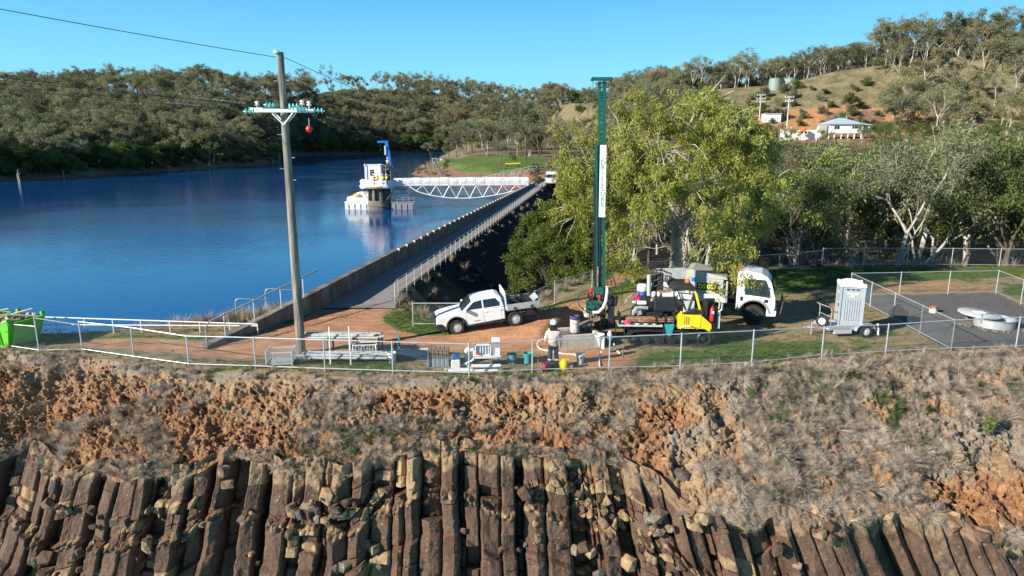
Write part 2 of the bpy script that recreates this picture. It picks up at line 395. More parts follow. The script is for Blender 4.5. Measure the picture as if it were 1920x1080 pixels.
# ------------------------------------------------------------------ gully + bank (coarse grid around the pad), and the pad itself
def near_land():
    xs = np.arange(-60, 175, 0.5); vs = np.concatenate([np.arange(0.2, 30, 0.4), np.arange(30.2, 115, 0.9)])
    X, V = np.meshgrid(xs, vs, indexing='ij'); E = edgeY(X); Y = E+V
    Z = Hnear(X, Y)
    fine = (X > -31.5) & (X < 47.5) & (Y < 52.0)
    Z = np.where(fine, Z-0.22, Z)
    o = np_mesh('gully_ground', np.stack([X, Y, Z], -1).reshape(-1, 3), grid_faces(len(xs), len(vs)), m_emb, True); tag(o, kind='structure')
    x, y = X.ravel(), Y.ravel(); g = np.where(x < -9, 1.0, sstep(28, 40, x-xr(y))*0.8+sstep(50, 44, y)*0.7)
    attr(o.data, 'zones', np.stack([g, g*0, g*0], -1))
near_land()
def gp(*pts): return [(lambda p: (p.x, p.y))(G(*q)) for q in pts]
DIRT = [gp((120,640),(160,652),(240,655),(330,662),(430,672),(520,676),(640,664),(800,661),(900,656),(1010,664),(1062,668),(1100,640),(1100,600),(1130,575),(1110,566),(1085,580),(1040,598),(960,611),(860,628),(800,631),(752,622),(722,606),(715,590),(745,566),(700,556),(650,556),(560,600),(470,640),(400,645),(300,633),(200,634)),
        gp((1000,690),(1010,668),(1100,655),(1180,650),(1200,668),(1160,690),(1080,700)),
        gp((1440,570),(1520,560),(1600,556),(1600,612),(1500,622),(1440,600)),
        gp((1190,516),(1230,514),(1300,512),(1290,530),(1180,545),(1150,560),(1120,560),(1150,530)),
        gp((1620,532),(1750,524),(1880,536),(1860,548),(1700,555),(1620,552))]
GRASS = [gp((330,676),(420,682),(520,684),(640,690),(760,696),(780,690),(700,672),(600,670),(470,680)),
         gp((706,598),(745,582),(790,578),(860,590),(900,610),(850,630),(780,630),(730,618)),
         gp((860,632),(980,612),(1040,598),(1100,568),(1200,535),(1220,545),(1130,600),(1020,612),(960,626)),
         gp((130,628),(260,626),(420,632),(440,640),(300,638),(140,638)),
         gp((1180,690),(1200,660),(1320,655),(1420,640),(1560,640),(1560,664),(1400,680)),
         gp((1440,505),(1620,500),(1920,502),(1920,520),(1780,524),(1640,536),(1500,545),(1440,560)),
         gp((1880,535),(1960,535),(1960,560),(1880,552))]
CMP = [G(1783,658), G(1593,556), G(1867,550), G(2030,622)]
CMP.append(G(2030,650))
GRAVEL = [[(p.x, p.y) for p in CMP], [(xw(36)-.2,36),(xr(36)+.8,36.5),(xr(39)+.5,39),(xw(39),39)], gp((1100,536),(1100,534),(1101,535))]
def zones(x, y):
    def zz(polys, w): return np.max([sstep(-w, w, sdist(p, x, y)) for p in polys], 0)
    n = fbm(x*0.7, y*0.7, seed=21)
    g = zz(GRASS, 0.7); d = np.max([sstep(-.35, .35, sdist(p, x, y))*w_ for p, w_ in zip(DIRT, (1, .9, .5, .75, .6))], 0); v = zz(GRAVEL, 0.12)
    mud = zz([DIRT[1]], .5)
    base_g = sstep(0.5, 0.68, fbm(x*0.5, y*0.5, seed=8))*0.62
    return np.stack([np.maximum(g*(0.55+0.6*n), base_g)*(1-v), d*(0.75+0.5*(n-0.3))*(1-v*0.9), v], -1)
def pad():
    xs = np.arange(-32, 48, 0.14); vs = np.arange(0, 30, 0.14)
    X, V = np.meshgrid(xs, vs, indexing='ij'); Y = edgeY(X)+V
    keep = (Y < 53) & (sdist(pad_poly, X, Y) > -2.2)
    Z = Hnear(X, Y)+(fbm(X*0.8, Y*0.8, seed=2)-0.5)*0.09+(fbm(X*4, Y*4, seed=4)-0.5)*0.03
    Fc = grid_faces(len(xs), len(vs)); k = keep.ravel(); Fc = Fc[k[Fc].all(1)]
    used = np.unique(Fc); mp = -np.ones(k.size, int); mp[used] = np.arange(len(used))
    V3 = np.stack([X, Y, Z], -1).reshape(-1, 3)[used]
    o = np_mesh('ground', V3, mp[Fc], m_ground, True); tag(o, kind='structure')
    attr(o.data, 'zones', zones(V3[:,0], V3[:,1]))
pad()

# ------------------------------------------------------------------ water
m_water = bpy.data.materials.new('water'); m_water.use_nodes = True; nt = m_water.node_tree; b = nt.nodes['Principled BSDF']
b.inputs['Base Color'].default_value = (0.006, 0.065, 0.21, 1); b.inputs['Roughness'].default_value = 0.07; b.inputs['IOR'].default_value = 1.33
b.inputs['Specular IOR Level'].default_value = 0.5
geo = nn(nt, 'ShaderNodeNewGeometry')
mp = nn(nt, 'ShaderNodeMapping'); mp.inputs['Scale'].default_value = (1, 1.0, 1); mp.inputs['Rotation'].default_value = (0, 0, 0.5); nt.links.new(geo.outputs['Position'], mp.inputs[0])
n1 = nn(nt, 'ShaderNodeTexNoise'); n1.inputs['Scale'].default_value = 1.6; n1.inputs['Detail'].default_value = 5; nt.links.new(mp.outputs[0], n1.inputs['Vector'])
n2 = nn(nt, 'ShaderNodeTexNoise'); n2.inputs['Scale'].default_value = 0.03; n2.inputs['Detail'].default_value = 4; nt.links.new(geo.outputs['Position'], n2.inputs['Vector'])
mr = nn(nt, 'ShaderNodeMapRange'); mr.inputs[1].default_value = 0.42; mr.inputs[2].default_value = 0.62; mr.inputs[3].default_value = 0.25; mr.inputs[4].default_value = 1.0; nt.links.new(n2.outputs['Fac'], mr.inputs[0])
bp = nn(nt, 'ShaderNodeBump'); bp.inputs['Distance'].default_value = 0.05; nt.links.new(mr.outputs[0], bp.inputs['Strength']); nt.links.new(n1.outputs['Fac'], bp.inputs['Height']); nt.links.new(bp.outputs[0], b.inputs['Normal'])
def water():
    w = MB(); pts = [(-900, 33), (-60, 33), (-13, 32), (xw(34)-.1, 34), (xw(130)+.1, 130), (15, 135), (60, 300), (60, 1500), (-1500, 1500)]
    w.add([(x, y, ZW) for x, y in pts], [tuple(range(len(pts)))]); w.build('water', m_water, kind='structure')
water()

# ------------------------------------------------------------------ road over the dam
m_road, nt, b = new_mat('road_asphalt')
c = noise_col(nt, 1.5, [(0.3,(0.20,0.185,0.165)),(0.5,(0.29,0.265,0.24)),(0.7,(0.37,0.335,0.30))], detail=12, rough=0.8)
nt.links.new(c, b.inputs['Base Color']); bump(nt, b, 25, 0.02)
def road():
    ys = np.concatenate([np.arange(34.2, 60, 0.6), np.arange(60, 135, 2.5)]); V = []
    for y in ys:
        a, c_ = xw(y)+0.02, xr(y)-0.08
        if y < 38: c_ = xr(y)-0.1+(38-y)*0.25
        for t in (0, .25, .5, .75, 1): V.append((a+(c_-a)*t, y, 0.055+0.02*math.sin(t*math.pi)))
    o = np_mesh('road', V, grid_faces(len(ys), 5), m_road, True); tag(o, kind='structure')
road()
# ================================================================== CLIFF
BASE_PX = np.array([(-700,900),(-300,885),(0,868),(120,880),(230,885),(330,872),(420,858),(520,875),(600,868),(760,872),(830,862),(900,850),(1010,845),(1100,868),(1240,905),(1320,950),(1400,975),(1500,985),(1600,992),(1700,985),(1800,990),(1920,1000),(2300,1020),(2900,1040)], float)
def py_of(y, z):
    return 540-F*(-(CAM_Z-z)*cp+y*sp)/(y*cp+(CAM_Z-z)*sp)
def px_of(x, y, z): return 960+F*x/(y*cp+(CAM_Z-z)*sp)
def theta(x): return np.radians(43-9*sstep(2, 16, x))
_cx = np.arange(-60, 75, 0.25); _L = []
for x in _cx:
    E = float(edgeY(x)); th = float(theta(x)); ss = np.arange(0.3, 14, 0.05); yy = E-ss*math.cos(th); zz = -ss*math.sin(th)
    p = px_of(x, yy, zz); q = py_of(yy, zz); tgt = np.interp(p, BASE_PX[:,0], BASE_PX[:,1]); k = np.argmax(q > tgt); _L.append(ss[k] if k else 6.0)
_L = np.array(_L)+(fbm(_cx*.45, _cx*0+2, seed=71, oct=3)-.5)*1.9
def Lx(x): return np.interp(x, _cx, _L)
LEAN = np.array([(-300,-.36),(0,-.32),(300,-.2),(700,-.05),(1000,.05),(1280,.25),(1500,.36),(1850,.5),(2500,.6)])
ST = math.radians(79)
def facept(x):
    """top of the rock face under soil at x"""
    L = Lx(x); th = theta(x); return edgeY(x)-L*np.cos(th), -L*np.sin(th)
def leanx(x):
    y, z = facept(x); return np.interp(px_of(x, y, z), LEAN[:,0], LEAN[:,1])

m_soil, nt, b = new_mat('cliff_soil')
c0 = noise_col(nt, 2.2, [(0.25,(0.115,0.066,0.038)),(0.42,(0.26,0.16,0.09)),(0.55,(0.41,0.27,0.155)),(0.70,(0.56,0.40,0.25)),(0.85,(0.23,0.14,0.09))], detail=13, rough=0.8)
c1 = noise_col(nt, 2.4, [(0.25,(0.11,0.05,0.026)),(0.42,(0.25,0.12,0.058)),(0.56,(0.41,0.215,0.105)),(0.7,(0.58,0.38,0.20)),(0.85,(0.20,0.10,0.055))], detail=13, rough=0.8)
c2 = noise_col(nt, 3.0, [(0.3,(0.15,0.112,0.08)),(0.5,(0.30,0.24,0.18)),(0.7,(0.46,0.385,0.30))], detail=13, rough=0.8)
c3 = noise_col(nt, 1.5, [(0.3,(0.045,0.028,0.02)),(0.5,(0.11,0.07,0.048)),(0.7,(0.20,0.14,0.09))], detail=12, rough=0.8)
c = attr_mix(nt, c0, [(0, c1), (1, c2), (2, c3)], 'zones', noise_scale=1.8, amp=0.6)
nt.links.new(c, b.inputs['Base Color']); bump(nt, b, 14, 0.10, detail=10, rough=0.75)

def cliff_soil():
    xs = np.arange(-36, 50, 0.05); nv = 230
    X = np.repeat(xs[:, None], nv, 1); L = Lx(xs)[:, None]; t = np.arange(nv)[None, :]
    s1 = np.where(t < 170, t/170.0*L, L); s2 = np.maximum(0, t-170)*0.15
    th = theta(xs)[:, None]; lx = leanx(xs)[:, None]
    E = edgeY(xs)[:, None]
    # rounded lip, then the slope; a slight sag in the middle
    Y = E+0.02-s1*np.cos(th)-s2*math.cos(ST); Z = -s1*np.sin(th)-s2*math.sin(ST)
    lip = np.exp(-s1/0.5); Z = Z+lip*0.0
    Xo = X+s2*lx
    a = X*1.0; sv = s1+s2
    n_y = -np.sin(th)*(s2 == 0)-math.sin(ST)*(s2 > 0); n_z = np.cos(th)*(s2 == 0)+math.cos(ST)*(s2 > 0)
    env = sstep(0.02, 0.9, s1)
    big = (fbm(a*0.45, sv*0.55, seed=31)-0.5)*1.5
    gul = -np.abs(fbm(a*0.9+fbm(sv*0.4, a*0.3, seed=33)*2, sv*0.16, seed=32)-0.5)*1.3+0.25
    med = (fbm(a*1.9, sv*1.9, seed=34, oct=4)-0.5)*0.55
    rockm = sstep(0.40, 0.60, fbm(a*0.35+4, sv*0.6, seed=35))      # lumpy clay vs. smoother grassy
    rockm = np.maximum(rockm, sstep(6, -2, X)*0.5)*sstep(24, 10, X*0.9)
    d1, d2, idv = cellular(a*4.0+fbm(a*3, sv*3, seed=4), sv*4.0, seed=36)
    d3, d4, id3 = cellular(a*10, sv*10, seed=37)
    clod = (0.5-d1)*0.27*(0.4+idv)+(0.5-d3)*0.10
    hole = -sstep(0.40, 0.12, d1)*(idv > 0.84)*0.5
    disp = env*(big*0.6+gul*0.55+med+(clod+hole)*(0.35+0.65*rockm)+(fbm(a*11, sv*11, seed=38, oct=3)-.5)*0.10)
    disp = disp*(1-.6*sstep(.9, 0, L-s1))+0.10*sstep(.8, .1, L-s1)*(fbm(a*1.3, a*0+2, seed=61)-.25)*2-(s2 > 0)*1.5*np.minimum(1, s2/.4)
    Yd = Y+n_y*disp; Zd = Z+n_z*disp
    o = np_mesh('cliff', np.stack([Xo, Yd, Zd], -1).reshape(-1, 3), grid_faces(len(xs), nv), m_soil, False); tag(o, kind='structure')
    rel = s1/np.maximum(L, .1)
    orange = rockm*sstep(0.08, 0.3, rel)*sstep(1.15, .7, rel)*sstep(11, 3, X)+0.55*sstep(0.55,0.8,rel)*sstep(.45,.6,fbm(a*.3,sv*.5,seed=40))
    orange = orange+0.5*sstep(.55,.65,fbm(a*.25+9,sv*.5,seed=45))*sstep(2,12,X)
    grey = sstep(0.45, 0.62, fbm(a*0.6, sv*0.8, seed=41))*(0.35+.4*sstep(0,8,X))+0.5*sstep(0.16, 0.04, rel)+0.25*sstep(4,12,X)
    dark = (s2 > 0)*1.0+0.4*sstep(0.8, 1, rel)*sstep(12, 5, X)
    attr(o.data, 'zones', np.stack([orange*(1-(s2>0)), grey*(1-orange*.6)*(s2 == 0), dark], -1).reshape(-1, 3).clip(0, 1.2))
    return Xo, Yd, Zd, s1, L, rockm
SOIL = cliff_soil()
def soil_point(x, rel):
    X, Y, Z, s1, L, rm = SOIL
    i = int(np.clip(round((x+36)/0.05), 0, X.shape[0]-1)); j = int(np.clip(rel*170, 0, 229)); return Vector((X[i, j], Y[i, j], Z[i, j]))

# ------------------------------------------------------------------ basalt columns
m_rock, nt, b = new_mat('basalt', rough=0.75, spec=0.3)
at = nn(nt, 'ShaderNodeAttribute'); at.attribute_name = 'tint'; sepc = nn(nt, 'ShaderNodeSeparateColor'); nt.links.new(at.outputs['Color'], sepc.inputs[0])
br = noise_col(nt, 1.6, [(0.25,(0.038,0.020,0.014)),(0.45,(0.095,0.052,0.034)),(0.6,(0.145,0.083,0.054)),(0.8,(0.068,0.043,0.033))], detail=12, rough=0.75, stretch=(1.3,1.3,0.55))
tn = noise_col(nt, 2.2, [(0.25,(0.13,0.076,0.042)),(0.45,(0.27,0.17,0.092)),(0.65,(0.44,0.30,0.17)),(0.8,(0.18,0.115,0.068))], detail=12, rough=0.7)
gy = noise_col(nt, 2.0, [(0.3,(0.045,0.043,0.045)),(0.5,(0.12,0.115,0.115)),(0.75,(0.26,0.25,0.24))], detail=12, rough=0.75)
def mixby(nt, a, b_, fac_out, lo=0.35, hi=0.65, scale=2.2, amp=0.5):
    geo = nn(nt, 'ShaderNodeNewGeometry'); nz = nn(nt, 'ShaderNodeTexNoise'); nz.inputs['Scale'].default_value = scale; nz.inputs['Detail'].default_value = 9; nz.inputs['Roughness'].default_value = 0.7
    nt.links.new(geo.outputs['Position'], nz.inputs['Vector'])
    m1 = nn(nt, 'ShaderNodeMath', operation='MULTIPLY_ADD'); nt.links.new(nz.outputs['Fac'], m1.inputs[0]); m1.inputs[1].default_value = 2*amp; m1.inputs[2].default_value = -amp
    m2 = nn(nt, 'ShaderNodeMath', operation='ADD'); nt.links.new(fac_out, m2.inputs[0]); nt.links.new(m1.outputs[0], m2.inputs[1])
    r = nn(nt, 'ShaderNodeMapRange'); r.inputs[1].default_value = lo; r.inputs[2].default_value = hi; nt.links.new(m2.outputs[0], r.inputs[0])
    mx = nn(nt, 'ShaderNodeMix', data_type='RGBA'); nt.links.new(r.outputs[0], mx.inputs[0]); nt.links.new(a, mx.inputs[6]); nt.links.new(b_, mx.inputs[7]); return mx.outputs[2]
sl = noise_col(nt, 1.8, [(0.25,(0.09,0.052,0.034)),(0.45,(0.20,0.122,0.073)),(0.6,(0.32,0.205,0.12)),(0.8,(0.14,0.09,0.06))], detail=13, rough=0.8)
c = mixby(nt, br, tn, sepc.outputs[0]); c = mixby(nt, c, sl, sepc.outputs[2], scale=2.6, amp=.45); c = mixby(nt, c, gy, sepc.outputs[1], scale=3.5)
# yellow lichen specks
geo = nn(nt, 'ShaderNodeNewGeometry'); vz = nn(nt, 'ShaderNodeTexNoise'); vz.inputs['Scale'].default_value = 9; vz.inputs['Detail'].default_value = 6; nt.links.new(geo.outputs['Position'], vz.inputs['Vector'])
lr = nn(nt, 'ShaderNodeMapRange'); lr.inputs[1].default_value = 0.66; lr.inputs[2].default_value = 0.70; nt.links.new(vz.outputs['Fac'], lr.inputs[0])
mx = nn(nt, 'ShaderNodeMix', data_type='RGBA'); nt.links.new(lr.outputs[0], mx.inputs[0]); nt.links.new(c, mx.inputs[6]); mx.inputs[7].default_value = (0.30, 0.25, 0.10, 1)
nt.links.new(mx.outputs[2], b.inputs['Base Color']); bump(nt, b, 5, 0.09, detail=11, rough=0.7)

def basalt():
    """one continuous rock face: narrow jointed columns, steps, missing blocks and deep cracks"""
    rr = np.random.RandomState(5); xs = np.arange(-33, 48, 0.028); ns = 230; S_ = np.concatenate([np.linspace(-.35, 4.6, 190), np.linspace(4.65, 9.5, 40)])
    # column table along x
    bx = [-34.0]; 
    while bx[-1] < 49:
        x = bx[-1]; yb, zb = facept(x); big = float(px_of(x, yb, zb)) > 1470
        w = rr.uniform(.5, .85) if big else (rr.uniform(.38, .78) if rr.uniform() < .78 else rr.uniform(.14, .28)); bx.append(x+w)
    bx = np.array(bx); nc = len(bx)-1; mid = (bx[1:]+bx[:-1])/2; pxm = np.array([float(px_of(m, *facept(m))) for m in mid]); bigc = pxm > 1470
    wid = bx[1:]-bx[:-1]
    dep = rr.uniform(-.17, .17, nc); slot = (wid < .29) | (rr.uniform(size=nc) < .11); dep[slot] -= rr.uniform(.45, 1.0, slot.sum())
    dep[bigc & ~slot] *= .6
    tilt = rr.uniform(-.16, .16, nc); ridge = rr.uniform(-.5, .5, nc); rid = (rr.uniform(size=nc) < .55)*rr.uniform(.08, .22, nc); wob = rr.uniform(0, 6, nc)
    # blocks down every column
    offs = np.zeros((nc, ns)); seam = np.zeros((nc, ns)); tt = np.zeros((nc, ns)); tg = np.zeros((nc, ns)); bt = np.zeros((nc, ns))
    for k in range(nc):
        s = -.4+rr.uniform(-.3, .1); cur = 0
        tanc = .10+.35*max(0, mnoise.noise(Vector((mid[k]*.3, 2.2, 1)))); gc = max(0, mnoise.noise(Vector((mid[k]*.22, 8.2, 4))))*.5+(.12 if pxm[k] < 600 else 0)
        frag = .12+.30*max(0, mnoise.noise(Vector((mid[k]*.28, 1.1, 6)))+.25)
        while s < 9.6:
            rub = mnoise.noise(Vector((mid[k]*.22, s*.5, 12))) > .12 and not bigc[k]
            L = rr.uniform(.16, .45) if rub and rr.uniform() < .75 else rr.uniform(.7, 2.6) if not bigc[k] else rr.uniform(2.5, 5)
            m = (S_ >= s) & (S_ < s+L); o = rr.uniform(-.07, .07)+(rr.uniform(-.16, .14) if rub else 0)
            if rr.uniform() < frag*.85 and s > .2 and not bigc[k]: o -= rr.uniform(.25, .6)
            offs[k, m] = o; seam[k] = np.minimum(seam[k], np.where(np.abs(S_-s) < .022, -.06, 0)); t_ = rr.uniform()
            tt[k, m] = np.clip(rr.normal(.75, .15) if t_ < (.40 if rub else .03+tanc*.35) else rr.normal(.10, .08), 0, 1); tg[k, m] = np.clip(rr.normal(gc, .2), 0, 1)*(.6); bt[k, m] = rr.uniform(-.12, .12)
            if bigc[k]: tt[k, m] = np.clip(rr.normal(.26, .14), 0, 1); tg[k, m] *= .3
            s += L
    X = np.repeat(xs[:, None], ns, 1); Sg = np.repeat(S_[None], len(xs), 0)
    xw_ = X+.07*np.sin(Sg*1.3+X*.7)*0+(fbm(X*.5, Sg*.7, seed=50)-.5)*.22       # wavering joints
    ki = np.clip(np.searchsorted(bx, xw_.ravel())-1, 0, nc-1).reshape(X.shape); si = np.repeat(np.arange(ns)[None], len(xs), 0)
    u = (xw_-mid[ki])/(wid[ki]/2); au = np.abs(u)
    d = dep[ki]+offs[ki, si]+seam[ki, si]*(au < .95)+tilt[ki]*u*wid[ki]+bt[ki, si]*u*.5-rid[ki]*np.abs(u-ridge[ki])
    d = d-.13*np.maximum(0, au-.72)/.28*np.where(bigc[ki], .5, 1)-np.where(bigc[ki], .22, .22)*sstep(.91, .99, au)
    tier = 2.0+(fbm(xs*.22, xs*0+3, seed=52)[:, None]-.5)*3.2; d = d+np.where(bigc[ki], 0, .26*sstep(-.12, .05, Sg-tier))+np.where(bigc[ki], 0, .22*sstep(-.12, .05, Sg-tier-1.5))
    nearT = np.exp(-((Sg-tier-.05)/.16)**2)*(~bigc[ki])
    cl, c2, ci = cellular(X*5.2, Sg*4.6, seed=53); d = d+nearT*(.5-cl)*.34
    rubz = sstep(.54, .64, fbm(X*.35, Sg*.7, seed=56))*(~bigc[ki])*sstep(0, .4, Sg); cc, c3, cj = cellular(X*3.3, Sg*3.0, seed=57); edge = c3-cc
    d = d*(1-.55*rubz)+rubz*((cj-.5)*.42-.16*sstep(.14, .0, edge))
    d = d+(fbm(X*2.5, Sg*1.6, seed=54)-.5)*.12+(fbm(X*9, Sg*7, seed=55, oct=3)-.5)*.045
    top = .25+(fbm(X*1.1, X*0+1, seed=58)-.5)*1.5
    top = top+.15; fade = sstep(-.5, .55, Sg-top+.3)*.86+.14; d = d*np.where(d < -.5, np.maximum(fade, .5), fade)+(1-fade)*((fbm(X*2.2, Sg*2.2, seed=60)-.5)*.5-.02+(.5-cl)*.12)
    yb, zb = facept(xs); lx = leanx(xs)[:, None]; ln_ = np.sqrt(1+lx**2); cy, sy = math.cos(ST), math.sin(ST)
    PX_ = X+lx*Sg; PY_ = yb[:, None]-cy*Sg-sy*(d+.02); PZ_ = zb[:, None]-sy*Sg+cy*(d+.02)+.12
    o = np_mesh('rock_face', np.stack([PX_, PY_, PZ_], -1).reshape(-1, 3), grid_faces(len(xs), ns), m_rock, False); tag(o, kind='structure')
    dusty = sstep(.25, -.25, Sg-top)
    T0 = np.maximum(tt[ki, si], .5*nearT); T0 = T0*(1-rubz)+rubz*(.25+.6*(cj > .45)); T1 = tg[ki, si]*(1-dusty)
    T0 = np.maximum(T0*(1-.5*dusty), dusty*.15)
    soilk = sstep(.28, -.3, Sg-top)*1.0; attr(o.data, 'tint', np.stack([T0, T1, soilk], -1).reshape(-1, 3).clip(0, 1))
basalt()

ICO_V, ICO_F = None, None
def _ico():
    bm = bmesh.new(); bmesh.ops.create_icosphere(bm, subdivisions=1, radius=1); v = np.array([tuple(x.co) for x in bm.verts]); f = np.array([[y.index for y in x.verts] for x in bm.faces]); bm.free(); return v, f
ICO_V, ICO_F = _ico()
def rocks(name, pts, sizes, m, tints=None, flat=0.75, seed=1, **tg):
    rs = np.random.RandomState(seed); n = len(pts); nv = len(ICO_V)
    V = np.repeat(ICO_V[None], n, 0)*(1+rs.uniform(-.32, .28, (n, nv, 1))); V = np.clip(V, -.62, .62)*1.4
    sc = np.array(sizes)[:, None, None]*rs.uniform(.6, 1.3, (n, 1, 3)); V = V*sc
    a = rs.uniform(0, 6.28, (n, 3)); ca, sa = np.cos(a), np.sin(a)
    Rz = np.zeros((n, 3, 3)); Rz[:,0,0]=ca[:,0]; Rz[:,0,1]=-sa[:,0]; Rz[:,1,0]=sa[:,0]; Rz[:,1,1]=ca[:,0]; Rz[:,2,2]=1
    Rx = np.zeros((n, 3, 3)); Rx[:,1,1]=ca[:,1]; Rx[:,1,2]=-sa[:,1]; Rx[:,2,1]=sa[:,1]; Rx[:,2,2]=ca[:,1]; Rx[:,0,0]=1
    V = np.einsum('nij,njk,nlk->nli', Rz, Rx, V)+np.array(pts)[:, None, :]
    Fc = ICO_F[None]+(np.arange(n)*nv)[:, None, None]
    o = np_mesh(name, V.reshape(-1, 3), Fc.reshape(-1, 3), m, False)
    if tints is not None: attr(o.data, 'tint', np.repeat(np.array(tints), nv, 0))
    return tag(o, **tg)
def rubble():
    rr = random.Random(9); P = []; Sz = []; T = []
    for i in range(1150):
        x = rr.uniform(-30, 40); yb, zb = facept(x); px0 = float(px_of(x, yb, zb)); ax = Vector((float(leanx(x)), -math.cos(ST), -math.sin(ST)))
        band = mnoise.noise(Vector((x*0.25, 5.5, 2)))
        if px0 > 1250:
            s = rr.gauss(-.25, .35) if rr.random() < .8 else rr.uniform(0, 6)
            if px0 > 1550 and s > .25: continue
        else:
            r = rr.random(); s = rr.gauss(.0, .2) if r < .10 else rr.gauss(1.55+band*1.6, .28) if r < .62 else rr.gauss(3.2+band*1.2, .35) if r < .82 else rr.uniform(0, 7)
        if mnoise.noise(Vector((x*0.55, s*.9, 3))) < 0.05: continue
        p = Vector((x, float(yb), float(zb)))+ax*s
        off = rr.uniform(-.30, .02)
        if s < 0: p = Vector((x, float(yb)-s*.75, float(zb)-s*.7)); off = rr.uniform(-.12, .1)
        P.append((p.x, p.y+off, p.z)); Sz.append(rr.uniform(.07, .22)*(1.4 if rr.random() < .15 else 1)); T.append((rr.choice((0, 0.2, .5, .9)), rr.choice((0, 0, .2, .5)), 0))
    rocks('loose_rocks', P, Sz, m_rock, T, seed=3, kind='stuff', label='loose broken basalt blocks lodged between and on top of the rock columns')
    P = []; Sz = []
    for i in range(9000):
        x = rr.uniform(-30, 42); rel = rr.random()**0.9*.98
        m = mnoise.noise(Vector((x*.4, rel*3, 8)))
        if m < -.15: continue
        p = soil_point(x, rel); P.append((p.x, p.y-.01, p.z+.01)); Sz.append(rr.uniform(.015, .055) if rr.random() < .9 else rr.uniform(.05, .11))
    rocks('stones', P, Sz, m_soil, None, seed=4, kind='stuff', label='small stones and clods scattered down the soil slope')
    bpy.data.objects['stones'].data
    attr(bpy.data.objects['stones'].data, 'zones', np.repeat(np.random.RandomState(2).uniform(0, .75, (len(P), 3))*np.array([1, 1, .35]), len(ICO_V), 0))
rubble()

# ------------------------------------------------------------------ instanced ground cover
def proto_collection(name, objs):
    c = bpy.data.collections.new(name)
    for i, o in enumerate(objs):
        for k in list(o.users_collection): k.objects.unlink(o)
        c.objects.link(o)
    return c
def scatter(name, pts, rots, scales, idx, coll, **tg):
    me = bpy.data.meshes.new(name); n = len(pts); me.vertices.add(n); me.vertices.foreach_set('co', np.asarray(pts, np.float32).ravel())
    for nm, ty, data, key in (('rot', 'FLOAT_VECTOR', rots, 'vector'), ('scl', 'FLOAT_VECTOR', scales, 'vector'), ('idx', 'INT', idx, 'value')):
        a = me.attributes.new(nm, ty, 'POINT'); a.data.foreach_set(key, np.asarray(data, np.int32 if ty == 'INT' else np.float32).ravel())
    o = bpy.data.objects.new(name, me); COL.objects.link(o)
    ng = bpy.data.node_groups.new(name, 'GeometryNodeTree')
    ng.interface.new_socket('Geometry', in_out='INPUT', socket_type='NodeSocketGeometry'); ng.interface.new_socket('Geometry', in_out='OUTPUT', socket_type='NodeSocketGeometry')
    gi = ng.nodes.new('NodeGroupInput'); go = ng.nodes.new('NodeGroupOutput'); ip = ng.nodes.new('GeometryNodeInstanceOnPoints'); ci = ng.nodes.new('GeometryNodeCollectionInfo')
    ci.inputs['Collection'].default_value = coll; ci.inputs['Separate Children'].default_value = True; ci.inputs['Reset Children'].default_value = True
    def na(nm, ty):
        q = ng.nodes.new('GeometryNodeInputNamedAttribute'); q.data_type = ty; q.inputs['Name'].default_value = nm; return q.outputs[0]
    ng.links.new(gi.outputs[0], ip.inputs['Points']); ng.links.new(ci.outputs[0], ip.inputs['Instance']); ip.inputs['Pick Instance'].default_value = True
    ng.links.new(na('idx', 'INT'), ip.inputs['Instance Index']); ng.links.new(na('rot', 'FLOAT_VECTOR'), ip.inputs['Rotation']); ng.links.new(na('scl', 'FLOAT_VECTOR'), ip.inputs['Scale'])
    ng.links.new(ip.outputs[0], go.inputs[0])
    md = o.modifiers.new('scatter', 'NODES'); md.node_group = ng
    return tag(o, **tg)
def leafy_mat(name, stops, rough=0.7, trans=0.0, rnd=0.25, scale=0.8, hue=0.02):
    """colour from noise in object space plus a random shift per instance"""
    m, nt, b = new_mat(name, rough, 0.25)
    tc = nn(nt, 'ShaderNodeTexCoord'); nz = nn(nt, 'ShaderNodeTexNoise'); nz.inputs['Scale'].default_value = scale; nz.inputs['Detail'].default_value = 6; nz.inputs['Roughness'].default_value = .7
    nt.links.new(tc.outputs['Object'], nz.inputs['Vector']); r = ramp(nt, stops); nt.links.new(nz.outputs['Fac'], r.inputs[0])
    oi = nn(nt, 'ShaderNodeObjectInfo'); h = nn(nt, 'ShaderNodeHueSaturation')
    mr = nn(nt, 'ShaderNodeMapRange'); mr.inputs[3].default_value = 1-rnd; mr.inputs[4].default_value = 1+rnd; nt.links.new(oi.outputs['Random'], mr.inputs[0]); nt.links.new(mr.outputs[0], h.inputs['Value'])
    ml = nn(nt, 'ShaderNodeMath', operation='MULTIPLY'); ml.inputs[1].default_value = 7.31; nt.links.new(oi.outputs['Random'], ml.inputs[0]); fr = nn(nt, 'ShaderNodeMath', operation='FRACT'); nt.links.new(ml.outputs[0], fr.inputs[0])
    m2 = nn(nt, 'ShaderNodeMapRange'); m2.inputs[3].default_value = 0.5-hue; m2.inputs[4].default_value = 0.5+hue; nt.links.new(fr.outputs[0], m2.inputs[0]); nt.links.new(m2.outputs[0], h.inputs['Hue'])
    nt.links.new(r.outputs[0], h.inputs['Color']); nt.links.new(h.outputs[0], b.inputs['Base Color'])
    if trans:
        tr = nn(nt, 'ShaderNodeBsdfTranslucent'); nt.links.new(h.outputs[0], tr.inputs[0]); ms = nn(nt, 'ShaderNodeMixShader'); ms.inputs[0].default_value = trans
        nt.links.new(b.outputs[0], ms.inputs[1]); nt.links.new(tr.outputs[0], ms.inputs[2]); nt.links.new(ms.outputs[0], nt.nodes['Material Output'].inputs[0])
    return m
